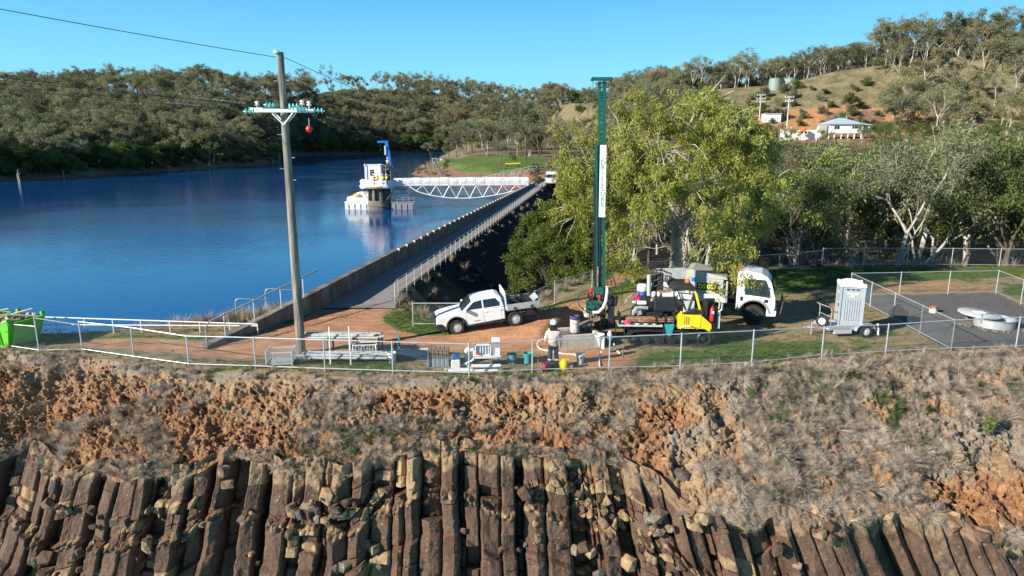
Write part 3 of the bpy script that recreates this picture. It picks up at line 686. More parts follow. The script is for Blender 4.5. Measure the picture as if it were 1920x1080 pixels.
m_dgrass = leafy_mat('dry_grass', [(0.3,(0.28,0.215,0.155)),(0.5,(0.44,0.36,0.28)),(0.7,(0.60,0.52,0.43))], trans=.25, rnd=.3, hue=.012, scale=4)
m_ggrass = leafy_mat('green_grass', [(0.3,(0.06,0.085,0.025)),(0.5,(0.12,0.15,0.045)),(0.7,(0.22,0.22,0.10))], trans=.3, rnd=.3, scale=4)
def grass_clump(name, seed, n, ln, wid, spread, droop, m, up=1.0, k=4):
    rs = np.random.RandomState(seed); a = rs.uniform(0, 6.28, n); r0 = rs.uniform(0, spread*.35, n); l = ln*rs.uniform(.5, 1.15, n); out = rs.uniform(.15, 1.0, n)*spread
    V = np.zeros((n, k, 2, 3)); ca, sa = np.cos(a), np.sin(a); wob = rs.uniform(-.5, .5, n)
    for j in range(k):
        t = j/(k-1); rad = r0+out*t**1.2*l/ln; z = l*up*(t-droop*t*t); w = wid*(1-.75*t)
        aa = a+wob*t
        cx, cy = np.cos(aa)*rad, np.sin(aa)*rad
        V[:, j, 0] = np.stack([cx-sa*w/2, cy+ca*w/2, z], -1); V[:, j, 1] = np.stack([cx+sa*w/2, cy-ca*w/2, z], -1)
    base = (np.arange(n)*k*2)[:, None]; Fq = np.concatenate([base+np.array([[2*j, 2*j+1, 2*j+3, 2*j+2]]) for j in range(k-1)], 0)
    return np_mesh(name, V.reshape(-1, 3), Fq, m)
dry_protos = [grass_clump('dry_tuft', s, 150, .45, .013, .38, .75+.1*s, m_dgrass) for s in range(4)]
dry_protos += [grass_clump('twiggy_tuft', 20+s, 110, .6, .011, .30, .25, m_dgrass) for s in range(2)]
dry_protos += [grass_clump('green_tuft', 40+s, 130, .38, .014, .28, .5, m_ggrass) for s in range(2)]
tuft_coll = proto_collection('tufts', dry_protos)
def slope_grass():
    rr = random.Random(12); P = []; Ro = []; Sc = []; I = []
    n = 0
    while n < 5200:
        x = rr.uniform(-31, 43); rel = rr.random()
        f = mnoise.noise(Vector((x*.33, rel*2.2, 1.5)))+.5*mnoise.noise(Vector((x*1.1, rel*5, 5)))+(.24 if x > 6 else -.20)+(.5 if rel < .10 else 0)
        if rel > .85 and x > 9: f += .2
        if rel > .93: f += .4
        if x < 4 and rel > .5: f += .16
        if f < .10+rr.uniform(-.15, .15): continue
        p = soil_point(x, rel*1.0); th = float(theta(x)); P.append(tuple(p)); tilt = rr.uniform(.5, 1.25)*(0.3 if rel < .05 else 1)
        Ro.append((tilt, 0, 0) if rr.random() < .0 else (tilt, rr.uniform(-.4, .4), rr.uniform(-.5, .5)))
        s = rr.uniform(.45, 1.15)*(0.75 if x < 4 else 1.0); Sc.append((s, s, s))
        g = mnoise.noise(Vector((x*.25+7, rel*2, 4)))-(.12 if x > 6 else 0)
        I.append(rr.choice((6, 7)) if (g > .18 and rr.random() < .45) or rr.random() < .03 else rr.choice((4, 5, 4, 5, 0, 1) if (x < 4 and rel > .3) else (0, 1, 2, 3, 4, 5, 0, 1, 2)))
        n += 1
    order = {}
    names = sorted(o.name for o in tuft_coll.objects); orig = [o.name for o in dry_protos]; mp_ = {i: names.index(nm) for i, nm in enumerate(orig)}
    scatter('dry_grass', P, Ro, Sc, [mp_[i] for i in I], tuft_coll, kind='stuff', label='tangled dry grey grass tufts hanging down the soil slope')
slope_grass()
# ================================================================== TREES
m_bark = mat('pale_bark', (0.42, 0.38, 0.33), 0.85, var=.5, vscale=1.5, bump=.5, bscale=12, stops=[(0.3,(0.20,0.17,0.14)),(0.5,(0.43,0.39,0.34)),(0.7,(0.62,0.58,0.52))], stretch=(1,1,.3))
m_dkbark = mat('dark_bark', (0.10, 0.08, 0.06), 0.9, var=.4, vscale=2, bump=.5, bscale=14, stretch=(1,1,.3))
m_dead = mat('dead_wood', (0.40, 0.36, 0.32), 0.9, var=.35, vscale=3, bump=.3)
LM = {
 'grey': leafy_mat('grey_leaves', [(0.3,(0.12,0.132,0.065)),(0.5,(0.215,0.225,0.12)),(0.7,(0.34,0.34,0.195))], trans=.35, rnd=.4, scale=.5, hue=.02),
 'brown': leafy_mat('olive_brown_leaves', [(0.3,(0.13,0.122,0.06)),(0.5,(0.235,0.215,0.112)),(0.7,(0.35,0.32,0.18))], trans=.35, rnd=.35, scale=.5, hue=.02),
 'green': leafy_mat('green_leaves', [(0.3,(0.08,0.115,0.03)),(0.5,(0.155,0.20,0.055)),(0.7,(0.26,0.29,0.10))], trans=.35, rnd=.4, scale=.4, hue=.025),
 'olive': leafy_mat('olive_leaves', [(0.3,(0.14,0.15,0.028)),(0.5,(0.27,0.285,0.058)),(0.7,(0.45,0.44,0.15))], trans=.35, rnd=.1, scale=.45, hue=.01),
 'bush': leafy_mat('bush_leaves', [(0.3,(0.07,0.11,0.02)),(0.5,(0.135,0.195,0.035)),(0.7,(0.23,0.28,0.07))], trans=.35, rnd=.2, scale=.5, hue=.015),
}
def leaves_np(rs, centers, rad, n, ln, wd, droop=.6, flat=.75):
    """hanging leaf quads: n per clump centre"""
    C = np.repeat(centers, n, 0); N = len(C); rr = np.repeat(rad, n)
    d = rs.normal(size=(N, 3)); d /= np.linalg.norm(d, axis=1)[:, None]; q = rs.uniform(0, 1, N)**.45
    P = C+d*(rr*q)[:, None]*np.array([1, 1, flat])
    a = rs.normal(size=(N, 3)); a[:, 2] -= droop*1.6; a /= np.linalg.norm(a, axis=1)[:, None]
    b_ = rs.normal(size=(N, 3)); b_ = np.cross(a, b_); b_ /= np.linalg.norm(b_, axis=1)[:, None]
    l = (ln*rs.uniform(.6, 1.3, N))[:, None]; w = (wd*rs.uniform(.6, 1.3, N))[:, None]
    V = np.stack([P-b_*w*.5, P+a*l*.5-b_*w*.1*0-b_*w*.5*.9, P+a*l, P+a*l*.5+b_*w*.5*.9], 1)
    V[:, 0] = P
    return V.reshape(-1, 3), np.arange(N*4).reshape(-1, 4)
def skeleton(rs, H, tf, R0, r0, depth, nsp, spread, lean=0.1, up=.35, multi=1):
    segs = []; tips = []
    def grow(p, d, L, r, k):
        n = 4; pts = [p]; rad = [r]
        for i in range(n):
            d = d+rs.normal(size=3)*.13*(1 if k else .5); d[2] += up*.12*(k > 0); d = d/np.linalg.norm(d); p = p+d*L/n; pts.append(p); rad.append(r*(1-.38*(i+1)/n))
        segs.append((pts, rad))
        if k >= depth: tips.append(p); tips.append(pts[2]); return
        m = nsp[k] if k < len(nsp) else 2
        a0 = rs.uniform(0, 6.28)
        for j in range(m):
            a = a0+j*6.283/m+rs.uniform(-.5, .5); sp_ = spread*rs.uniform(.6, 1.25)
            u = np.cross(d, [0.3, 0.2, 1.0] if abs(d[2]) < .9 else [1, 0, 0]); u /= np.linalg.norm(u); w = np.cross(d, u)
            nd = d*math.cos(sp_)+(u*math.cos(a)+w*math.sin(a))*math.sin(sp_); nd[2] = max(nd[2], -.15)
            st = pts[-1] if (j < 2 or k > 1) else pts[int(rs.randint(2, 4))]
            grow(np.array(st), nd/np.linalg.norm(nd), L*rs.uniform(.62, .9)*(R0 if k == 0 else 1), rad[-1]*.72, k+1)
    for q in range(multi):
        d = np.array([rs.normal()*lean, rs.normal()*lean, 1.0]); d /= np.linalg.norm(d); grow(np.array([0., 0., -.3]), d, H*tf, r0, 0)
    return segs, np.array(tips)
def trunk_mb(segs, mb=None, n=6, minr=0.0, mi=0):
    mb = mb or MB()
    for pts, rad in segs:
        if rad[0] < minr: continue
        mb.tube([Vector(p) for p in pts], 0, n=n, radii=rad, mi=mi, caps=False)
    return mb
def mesh_only(mb, name, mats):
    o = mb.build(name, mats); me = o.data; bpy.data.objects.remove(o); return me
def tree_proto(seed, H, tf, R0, r0, depth, nsp, spread, leaf, nleaf, ln, wd, clr, bark, flat=.7, drop=.5, lean=.08, multi=1, minr=.02, tipkeep=1.0):
    rs = np.random.RandomState(seed); segs, tips = skeleton(rs, H, tf, R0, r0, depth, nsp, spread, lean, multi=multi)
    top = tips[:, 2].max(); k = H/top
    segs = [([np.array(p)*k for p in pts], rad) for pts, rad in segs]; tips = tips*k
    tm = mesh_only(trunk_mb(segs, minr=minr), 'trunk', [bark])
    if nleaf:
        tips = tips[rs.uniform(size=len(tips)) < tipkeep]
        cr = clr*rs.uniform(.6, 1.3, len(tips)); V, Fq = leaves_np(rs, tips, cr, nleaf, ln, wd, drop, flat)
        cm = np_mesh('crown', V, Fq, leaf, link=False)
        # joined version for trees that stand far off
        V1 = np.zeros((len(tm.vertices), 3), np.float32); tm.vertices.foreach_get('co', V1.ravel()) if False else None
        co = np.empty(len(tm.vertices)*3, np.float32); tm.vertices.foreach_get('co', co); V1 = co.reshape(-1, 3)
        F1 = np.array([list(p.vertices) for p in tm.polygons]); jm = np_mesh('tree', np.vstack([V1, V]), np.vstack([F1, Fq+len(V1)]), [bark, leaf], mi=[0]*len(F1)+[1]*len(Fq), link=False)
    else: cm = None; jm = tm
    return dict(trunk=tm, crown=cm, joined=jm, H=H)
PR = {}
PR['gum'] = [tree_proto(100+i, 15, .30, .75, .30, 3, [3, 3, 3], .62, LM['grey'], 60, .62, .24, 1.35, m_bark if i % 2 else m_dkbark, tipkeep=.9) for i in range(5)]
PR['brown_gum'] = [tree_proto(120+i, 14, .28, .8, .26, 3, [3, 3, 2], .6, LM['brown'], 75, .6, .22, 1.4, m_bark if i % 2 else m_dkbark) for i in range(4)]
PR['sparse'] = [tree_proto(140+i, 16, .36, .6, .26, 3, [3, 3, 2], .5, LM['grey'], 42, .55, .20, 1.05, m_bark if i % 2 else m_dkbark, tipkeep=.8) for i in range(4)]
PR['round'] = [tree_proto(160+i, 9, .20, 1.0, .2, 3, [4, 3, 3], .75, LM['green'], 60, .5, .2, 1.15, m_dkbark, drop=.2) for i in range(4)]
PR['gully'] = [tree_proto(180+i, 11, .26, .85, .24, 3, [4, 3, 3], .72, LM['green'], 110, .34, .13, 1.05, m_bark if i % 2 else m_dkbark, drop=.4, tipkeep=.85) for i in range(5)]
PR['gully_grey'] = [tree_proto(200+i, 11, .28, .8, .24, 3, [3, 3, 3], .7, LM['brown'] if i % 2 else LM['grey'], 110, .32, .11, 1.0, m_bark, drop=.4, tipkeep=.8) for i in range(3)]
PR['shrub'] = [tree_proto(220+i, 3.2, .18, 1.1, .08, 2, [5, 4], .85, LM['green'] if i % 2 else LM['grey'], 110, .3, .12, .75, m_dkbark, drop=.1) for i in range(3)]
PR['dead'] = [tree_proto(240+i, 10, .30, .8, .20, 4, [3, 3, 3, 2], .55, None, 0, 0, 0, 0, m_dead, minr=.0) for i in range(3)]

def pt_at(px, Y): dd = Y*cp+8*sp; return (px-960)/F*dd
TREES = []      # (kind, index, x, y, z, scale, rz, region)
rt = random.Random(77)
def grow(y): return 1+.55*min(1, max(0, (y-330)/300))
def put(kind, x, y, sc=1.0, region='', z=None, idx=None, name=None, label=None, sz=None):
    if z is None: z = float(Hfar(np.array([x]), np.array([y]))[0]) if y > 131 else float(Hnear(np.array([x]), np.array([y]))[0])
    P = PR[kind]; i = rt.randrange(len(P)) if idx is None else idx
    h = P[i]['H']*sc; yp = F*h/(y*cp+5)
    TREES.append(dict(k=kind, i=i, p=(x, y, z-.15), s=sc, rz=rt.uniform(0, 6.28), reg=region, app=yp, label=label, sz=sz or rt.uniform(.92, 1.12), px=float(px_of(x, y, z)), py=float(py_of(y, z))))
def kind_pick(w): 
    r = rt.random()*sum(v for _, v in w)
    for k, v in w:
        r -= v
        if r <= 0: return k
    return w[-1][0]
# far left shore and hills
def left_hills():
    Y = 190.0
    pxs = np.arange(-330, 1010, 1.0)
    ysh = (ZW-CAM_Z)/(((540-np.interp(pxs, SHORE[:,0], SHORE[:,1]))*cp-F*sp)/(F*cp+(540-np.interp(pxs, SHORE[:,0], SHORE[:,1]))*sp)); yr = np.interp(pxs, RY[:,0], RY[:,1])
    while Y < 1000:
        step = 5.8+(Y-190)*.011; dd = Y*cp+8*sp; x = (-330-960)/F*dd
        while True:
            x += step*rt.uniform(.7, 1.45); px = 960+F*x/dd
            if px > 1170: break
            if px > 1000 and Y < 420: continue
            y = Y+rt.uniform(-.5, .5)*step; Ys = np.interp(px, pxs, ysh); Yr = np.interp(px, pxs, yr)
            if y < Ys+2.5 or y > Yr+45: continue
            if sdist(PEN, np.array([x]), np.array([y]))[0] > -14: continue
            t = (y-Ys)/(Yr-Ys); n = mnoise.noise(Vector((x*.018, y*.018, 3)))
            clear = mnoise.noise(Vector((x*.03, y*.022, 9)))
            if clear > .38 and t > .12: continue
            if 600 < px < 740 and t > .72 and rt.random() < .75: continue
            if t < .06: put(kind_pick([('round', 5), ('shrub', 3), ('gum', 1)]), x, y, rt.uniform(.65, 1.05)*grow(y), 'shore')
            elif t < .45: put(kind_pick([('round', 2.6+n*3), ('gum', 3), ('brown_gum', 2), ('sparse', .5), ('dead', .12)]), x, y, rt.uniform(.72, 1.05)*grow(y), 'lower')
            elif t < .86: put(kind_pick([('round', 1.0), ('gum', 3), ('brown_gum', 3.2-n*2), ('sparse', 1), ('dead', .15)]), x, y, rt.uniform(.72, 1.0)*grow(y), 'upper')
            else: put(kind_pick([('sparse', 3), ('gum', 2), ('brown_gum', 1)]), x, y, rt.uniform(.6, .95)*grow(y), 'ridge')
        Y += step*.78
left_hills()
def shoreline():
    px = -70.0
    while px < 830:
        shp = float(np.interp(px, SHORE[:,0], SHORE[:,1])); Ys = (ZW-CAM_Z)/(((540-shp)*cp-F*sp)/(F*cp+(540-shp)*sp))
        for _ in range(2): Y = Ys+rt.uniform(2.5, 11); put(kind_pick([('round', 3), ('shrub', 3), ('gum', .7)]), pt_at(px, Y), Y, rt.uniform(.55, 1.0)*grow(Y), 'shore')
        px += rt.uniform(5, 11)
shoreline()
# peninsula behind the lawn
def peninsula():
    for px, Y, k, s, lb in [(808,300,'sparse',.75,'white-trunked gum leaning over the boats at the lawn\'s left end'),(858,315,'gum',.85,None),(905,322,'sparse',.95,'tall gum with a dark straight trunk right behind the green lawn'),
            (885,345,'gum',1.0,None),(840,350,'brown_gum',.9,None),(935,330,'gum',.9,None),(970,300,'gum',.95,None),(1010,300,'gum',.8,None),(938,196,'gum',.5,'slim young gum tree standing in front of the lawn fence'),
            (985,232,'gum',1.18,'big spreading gum with a forked white trunk beside the yellow bench on the lawn'),(1012,262,'gum',1.05,None),(880,372,'dead',1.5,'bare pale dead tree rising above the trees behind the lawn'),(1035,275,'brown_gum',.9,None)]:
        put(k, pt_at(px, Y), Y, s, 'peninsula', label=lb)
    for _ in range(150):
        Y = 290+rt.random()**1.2*230; px = rt.uniform(820, 1250); x = pt_at(px, Y)
        if sdist(PEN, np.array([x]), np.array([Y]))[0] < 5: continue
        if pdist([(9,131),(12,160),(17,200),(24,250),(30,320)], np.array([x]), np.array([Y]), False)[0] < 6: continue
        put(kind_pick([('gum', 3), ('brown_gum', 2), ('sparse', 1), ('round', 1)]), x, Y, rt.uniform(.7, 1.0), 'peninsula')
peninsula()
# gully downstream of the dam
def gully():
    n = 0; pts = []
    for _ in range(4000):
        Y = 50+rt.random()**1.3*150; px = rt.uniform(1000, 2150); x = pt_at(px, Y)
        if Y < 133 and x-xr(Y) < (17 if Y < 75 else 12): continue
        d = -sdist(pad_poly, np.array([x]), np.array([Y]))[0]
        if d < 3.5 or (px < 1140 and d < 6): continue
        if pdist([(9,131),(12,160),(17,200),(24,250),(30,320)], np.array([x]), np.array([Y]), False)[0] < 6: continue
        sp_ = 3.3+Y*.016
        if any((x-a)**2+(Y-b_)**2 < sp_**2 for a, b_ in pts): continue
        pts.append((x, Y)); z = float(Hnear(np.array([x]), np.array([Y]))[0]) if Y < 135 else float(Hfar(np.array([x]), np.array([Y]))[0])
        lim = 258 if px > 1640 else 284 if px > 1530 else 272 if px > 1440 else 320          # crowns end below the house
        top = zat(lim+rt.uniform(-6, 40), Y); k = kind_pick([('gully', 2.6), ('gully_grey', 3.2), ('round', .8 if Y > 90 else 0), ('dead', .25)])
        h = min(top-z, 15 if k != 'round' else 9)
        if h < 3.2: k = 'shrub'; h = max(1.8, h)
        put(k, x, Y, h/(PR[k][0]['H']), 'gully', z=z)
gully()
def right_hill():
    pts = []
    def ok(x, y, d):
        if any((x-a)**2+(y-b_)**2 < d*d for a, b_ in pts): return False
        pts.append((x, y)); return True
    for _ in range(4200):
        px = rt.uniform(1150, 2150); Yr = float(np.interp(px, RY[:,0], RY[:,1])); Y = rt.uniform(205, Yr+75); x = pt_at(px, Y)
        if Y > Yr-12:       # ridge trees
            if 1270 < px < 1640:
                if Y < Yr+6 or (1400 < px < 1475 and Y < Yr+14): continue
                if ok(x, Y, 4.6): put(kind_pick([('sparse', 4), ('gum', 3)]), x, Y, rt.uniform(.65, 1.1), 'skyline')
            elif ok(x, Y, 5.2): put(kind_pick([('sparse', 2), ('brown_gum', 2), ('gum', 2)]), x, Y, rt.uniform(.75, 1.15), 'right_wood')
        elif px > 1655 and Y > 238:
            if Y < Yr-34 and rt.random() < .12: continue
            if px > 1850 and Y < Yr-14 and rt.random() < .6: continue
            if ok(x, Y, 5.6): put(kind_pick([('brown_gum', 3), ('sparse', 2.5), ('gum', 2)]), x, Y, rt.uniform(.7, 1.0), 'right_wood')
        elif px < 1330 and Y < Yr:
            if ok(x, Y, 7): put(kind_pick([('gum', 2), ('brown_gum', 2), ('round', 1)]), x, Y, rt.uniform(.6, .9), 'behind')
        elif 1380 < px < 1720 and Y > 252 and mnoise.noise(Vector((x*.06, Y*.06, 2))) > -.1 and rt.random() < .6:
            if ok(x, Y, 5): put('shrub', x, Y, rt.uniform(.5, 1.1), 'slope')
        elif px > 1640 and 205 < Y < 222 and ok(x, Y, 6): put(kind_pick([('round', 1), ('gully', 1)]), x, Y, .6, 'gully')
    for px, Y, k, s, lb in [(1583,262,'round',.75,'round dark green bush alone on the bare slope above the house'),(1416,270,'round',.6,None),(1435,250,'shrub',1.3,None),(1345,250,'gum',.8,None),(1370,246,'gum',.7,None),
            (1683,222,'sparse',1.0,'tall gum with a forked bright white trunk right of the white house'),(1745,215,'sparse',1.15,'large gum with thick white limbs on the right of the bare slope'),(1770,232,'brown_gum',1.1,None),(1610,217,'gully',.5,None),(1655,215,'gully',.6,None),
            (1905,225,'sparse',1.0,None),(1880,235,'brown_gum',1.0,None),(1461,289,'shrub',1.3,None),(1482,289,'shrub',1.2,None),(1425,288,'shrub',1.2,None),(1500,240,'shrub',.8,None),(1640,250,'shrub',1.1,None),(1400,224,'brown_gum',.7,None),(1455,207,'gully_grey',.6,None),(1480,204,'gully',.55,None),(1540,206,'gully',.5,None)]:
        put(k, pt_at(px, Y), Y, s, 'slope', label=lb)
    # a tall one standing out of the ridge
    put('gum', pt_at(1685, 285), 285, 1.25, 'skyline', label='tallest gum on the right ridge, rising beside the wooden power pole')
right_hill()
KW = {'gum': 'grey-green gum tree', 'brown_gum': 'olive-brown gum tree', 'sparse': 'open-crowned gum tree', 'round': 'dense rounded green tree', 'gully': 'leafy green tree', 'gully_grey': 'thin grey-leaved tree', 'shrub': 'low shrub', 'dead': 'bare dead tree'}
RW = {'shore': 'at the waterline', 'lower': 'low across the lake', 'upper': 'high across the lake', 'ridge': 'on the lake skyline', 'peninsula': 'beyond the far lawn',
      'gully': 'in the gully wood', 'skyline': 'on the right skyline', 'right_wood': 'in the right hilltop wood', 'behind': 'on the middle hill', 'slope': 'on the bare slope'}
LMK = {'lake': [(110, 'at the left end'), (240, 'by the pale stumps'), (380, 'well left of the power pole'), (500, 'just left of the power pole'), (610, 'just right of the power pole'), (700, 'left of the blue crane'), (780, 'right of the blue crane'), (9999, 'above the far lawn')],
 'gully': [(1130, 'left of the drill mast'), (1310, 'behind the big gum'), (1400, 'behind the truck tray'), (1480, 'behind the truck cab'), (1570, 'left of the toilet'), (1650, 'behind the toilet'), (1740, 'behind the compound corner'), (1830, 'behind the compound middle'), (9999, 'behind the compound right end')],
 'hill': [(1180, 'behind the drill mast'), (1300, 'above the big gum'), (1400, 'left of the tanks'), (1490, 'behind the tanks'), (1570, 'above the shed'), (1640, 'above the house'), (1720, 'beside the ridge pole'), (1820, 'right of the ridge pole'), (9999, 'at the right end')]}
def landmark(reg, px):
    L = LMK['lake' if reg in ('shore', 'lower', 'upper', 'ridge', 'peninsula') else 'gully' if reg == 'gully' else 'hill']
    if reg == 'peninsula': L = [(850, 'beside the moored boat'), (930, 'behind the lawn mound'), (1010, 'behind the forked gum'), (9999, 'beside the dirt track')]
    return next(w for x, w in L if px < x)
KN = {'gum': 'gum_tree', 'brown_gum': 'gum_tree', 'sparse': 'gum_tree', 'round': 'bushy_tree', 'gully': 'gully_tree', 'gully_grey': 'gully_tree', 'shrub': 'shrub', 'dead': 'dead_tree'}
def plant_all():
    vis = [t for t in TREES if -60 < t['px'] < 1980]
    def score(t): return t['app']*(1.25 if t['reg'] in ('slope', 'skyline', 'ridge') else 1)*(10 if t['label'] else 1)
    vis.sort(key=score, reverse=True); ind = vis[:288]; ids = set(id(t) for t in ind); rest = [t for t in TREES if id(t) not in ids]
    sets = {}
    for t in ind:
        if t['label']: continue
        P = PR[t['k']][t['i']]; size = 'tall ' if t['s']*P['H'] > 13.5 else 'low ' if t['s']*P['H'] < 7.5 and t['k'] != 'shrub' else ''
        t['lab'] = size+KW[t['k']]+' '+RW[t['reg']]+' '+landmark(t['reg'], t['px']); sets.setdefault(t['lab'], []).append(t)
    ORD = ['leftmost']+[w+'-from-left' for w in 'second third fourth fifth sixth seventh eighth ninth tenth eleventh twelfth thirteenth fourteenth fifteenth sixteenth seventeenth eighteenth nineteenth twentieth'.split()]
    for lb, L in sets.items():
        L.sort(key=lambda t: t['px'])
        for i, t in enumerate(L): t['grp'] = lb; t['lab'] = lb if len(L) == 1 else ('rightmost ' if i == len(L)-1 and i else ORD[min(i, 19)]+' ')+lb
    for t in ind:
        P = PR[t['k']][t['i']]; loc = t['p']; sc = (t['s'], t['s'], t['s']*t['sz'])
        lab = t['label'] or t['lab']; cat = 'shrub' if t['k'] == 'shrub' else 'tree'; grp = None if t['label'] else t['grp']
        if t['app'] > 58 and P['crown'] is not None:
            r = empty(KN[t['k']], loc, t['rz'], lab, cat, grp); r.scale = sc
            for nm, me in (('trunk', P['trunk']), ('crown', P['crown'])):
                o = bpy.data.objects.new(nm, me); COL.objects.link(o); o.parent = r
        else:
            o = bpy.data.objects.new(KN[t['k']], P['joined']); COL.objects.link(o); o.location = loc; o.rotation_euler.z = t['rz']; o.scale = sc; tag(o, lab, cat, grp)
    protos = []; key = {}
    for k, L in PR.items():
        for i, P in enumerate(L):
            o = bpy.data.objects.new('wood_tree', P['joined']); key[(k, i)] = o; protos.append(o)
    coll = proto_collection('wood_trees', protos); names = sorted(o.name for o in coll.objects); mp_ = {kk: names.index(o.name) for kk, o in key.items()}
    scatter('distant_wood', [t['p'] for t in rest], [(0, 0, t['rz']) for t in rest], [(t['s'], t['s'], t['s']*t['sz']) for t in rest], [mp_[(t['k'], t['i'])] for t in rest], coll,
            kind='stuff', label='remaining trees of the distant woods seen as one mass')
    print('trees', len(TREES), 'individual', len(ind), 'rest', len(rest), 'largest rest', rest and max(t['app'] for t in rest))
plant_all()

# ------------------------------------------------------------------ the big gum beside the truck
def big_gum():
    rs = np.random.RandomState(42); base = Vector((9.6, 40.5, .1))
    segs = []; tips = []
    def limb(p, d, L, r, k, depth):
        n = 5; pts = [p]; rad = [r]; p = p.copy(); d = d.copy()
        for i in range(n):
            d = d+rs.normal(size=3)*.16; d[2] += .05 if k < 2 else -.05*(k-1); d /= np.linalg.norm(d); p = p+d*L/n; pts.append(p); rad.append(r*(1-.45*(i+1)/n))
        segs.append((pts, rad))
        if k >= depth: tips.append(p); tips.append(pts[3]); return
        for j in range([4, 3, 3, 3][k]):
            a = rs.uniform(0, 6.28); s_ = rs.uniform(.35, .85); u = np.cross(d, [.2, .3, 1.]); u /= np.linalg.norm(u); w = np.cross(d, u)
            nd = d*math.cos(s_)+(u*math.cos(a)+w*math.sin(a))*math.sin(s_); nd /= np.linalg.norm(nd)
            limb(pts[-1] if j < 2 else pts[int(rs.randint(2, 5))], nd, L*rs.uniform(.55, .78), rad[-1]*.72, k+1, depth)
    o0 = np.array([0, 0, -.2])
    tr = [o0, np.array([.1, 0, 1.3]), np.array([.05, .05, 2.6]), np.array([.2, .0, 3.6])]; segs.append((tr, [.42, .34, .30, .27]))
    main = [((-.8, -.15, 1.0), 4.3, .20), ((.55, -.3, .9), 4.2, .17), ((0.05, .4, 1.2), 4.0, .2), ((-1.2, -.7, .45), 4.2, .15), ((1.0, .25, .65), 3.8, .16), ((.5, -1.3, .45), 4.0, .15), ((-.3, .9, .6), 3.4, .14), ((-.15, -.5, 1.3), 3.7, .17), ((1.0, -.8, .35), 3.8, .13), ((-1.3, .2, .35), 3.9, .13)]
    for i, (d, L, r) in enumerate(main):
        d = np.array(d, float); d /= np.linalg.norm(d); st = tr[3] if i < 5 else tr[2]+(tr[3]-tr[2])*rs.uniform(0, 1); limb(np.array(st), d, L, r, 1, 3)
    tips = np.array(tips); 
    # keep the crown inside the outline the photo shows
    e = (tips-np.array([-.8, -1.0, 6.2]))/np.array([6.0, 6.4, 4.9]); ok_ = (e**2).sum(1) < 1.0; tips = tips[ok_]
    extra = []
    for _ in range(330):       # hanging sprays round the outside of the crown
        a = rs.uniform(0, 6.28); el = math.asin(rs.uniform(-.45, 1)); rr_ = rs.uniform(.5, 1)**.45; extra.append([-.8+5.8*math.cos(a)*math.cos(el)*rr_, -1.0+6.0*math.sin(a)*math.cos(el)*rr_, 6.0+4.7*math.sin(el)*rr_])
    # low boughs in front, drooping over the truck
    for px, py, Y in [(1300,470,33),(1330,450,32.5),(1360,470,32.6),(1385,490,32.2),(1395,455,33),(1310,500,33.2),(1345,505,32.6),(1375,515,32.2),(1392,525,31.6),(1290,430,34),(1340,410,33),(1400,420,34),(1320,380,33),(1375,380,33.5),(1180,430,34),(1165,470,36),(1150,430,36),(1190,490,35),(1140,480,37),(1210,505,37),(1215,470,36),(1175,500,37),(1280,505,36),(1290,480,35),(1200,400,33.5),(1230,370,33),
                      (1060,300,37),(1050,345,38),(1075,390,37),(1110,430,36),(1070,250,38),(1140,200,39),(1200,175,40),(1090,330,36)]:
        p = AT(px, py, Y)-base; extra.append([p.x, p.y, p.z])
    extra = np.array(extra)
    wx = tips+np.array(base); q_ = px_of(wx[:,0], wx[:,1], wx[:,2]); w_ = py_of(wx[:,1], wx[:,2]); tips = tips[~((q_ < 1125) & (w_ > 400+(q_-1020)*.25))]
    tips = tips[np.array([mnoise.noise(Vector(t)*.5) for t in tips]) > -.22]
    wx = extra+np.array(base); q_ = px_of(wx[:,0], wx[:,1], wx[:,2]); w_ = py_of(wx[:,1], wx[:,2]); nz_ = np.array([mnoise.noise(Vector(t)*.42) for t in extra]); extra = extra[(~((q_ < 1125) & (w_ > 400+(q_-1020)*.25))) & ((nz_ > -.02) | (np.arange(len(extra)) >= 330))]
    for q in extra:            # thin twigs out to them
        j = np.argmin(((tips-q)**2).sum(1)); mid = (tips[j]+q)/2+np.array([0, 0, .3]); segs.append(([tips[j], mid, q], [.018, .013, .008]))
    tips = np.vstack([tips, extra]); wx = tips+np.array(base); q_ = px_of(wx[:,0], wx[:,1], wx[:,2]); w_ = py_of(wx[:,1], wx[:,2]); tips = tips[~((q_ > 1200) & (q_ < 1312) & (w_ > 405) & (wx[:,1] < 41.5))]; print('big gum tips', len(tips))
    root = empty('gum_tree', base, 0, 'large gum with yellow-olive hanging foliage and white trunk behind the drill rig and truck', 'tree')
    trunk_mb(segs, n=7).build('trunk', [m_bark], root)
    # every tip carries a few hanging strands of narrow leaves
    C = []; 
    for t in tips:
        for _ in range(6): 
            c_ = t+rs.normal(size=3)*np.array([.5, .5, .34])
            for q in range(2): C.append(c_+np.array([rs.normal()*.1, rs.normal()*.1, -.22*q]))
    C = np.array(C); V, Fq = leaves_np(rs, C, np.full(len(C), .30), 40, .20, .07, .75, .9)
    o = np_mesh('crown', V, Fq, LM['olive']); o.parent = root; print('leaves', len(Fq))
big_gum()
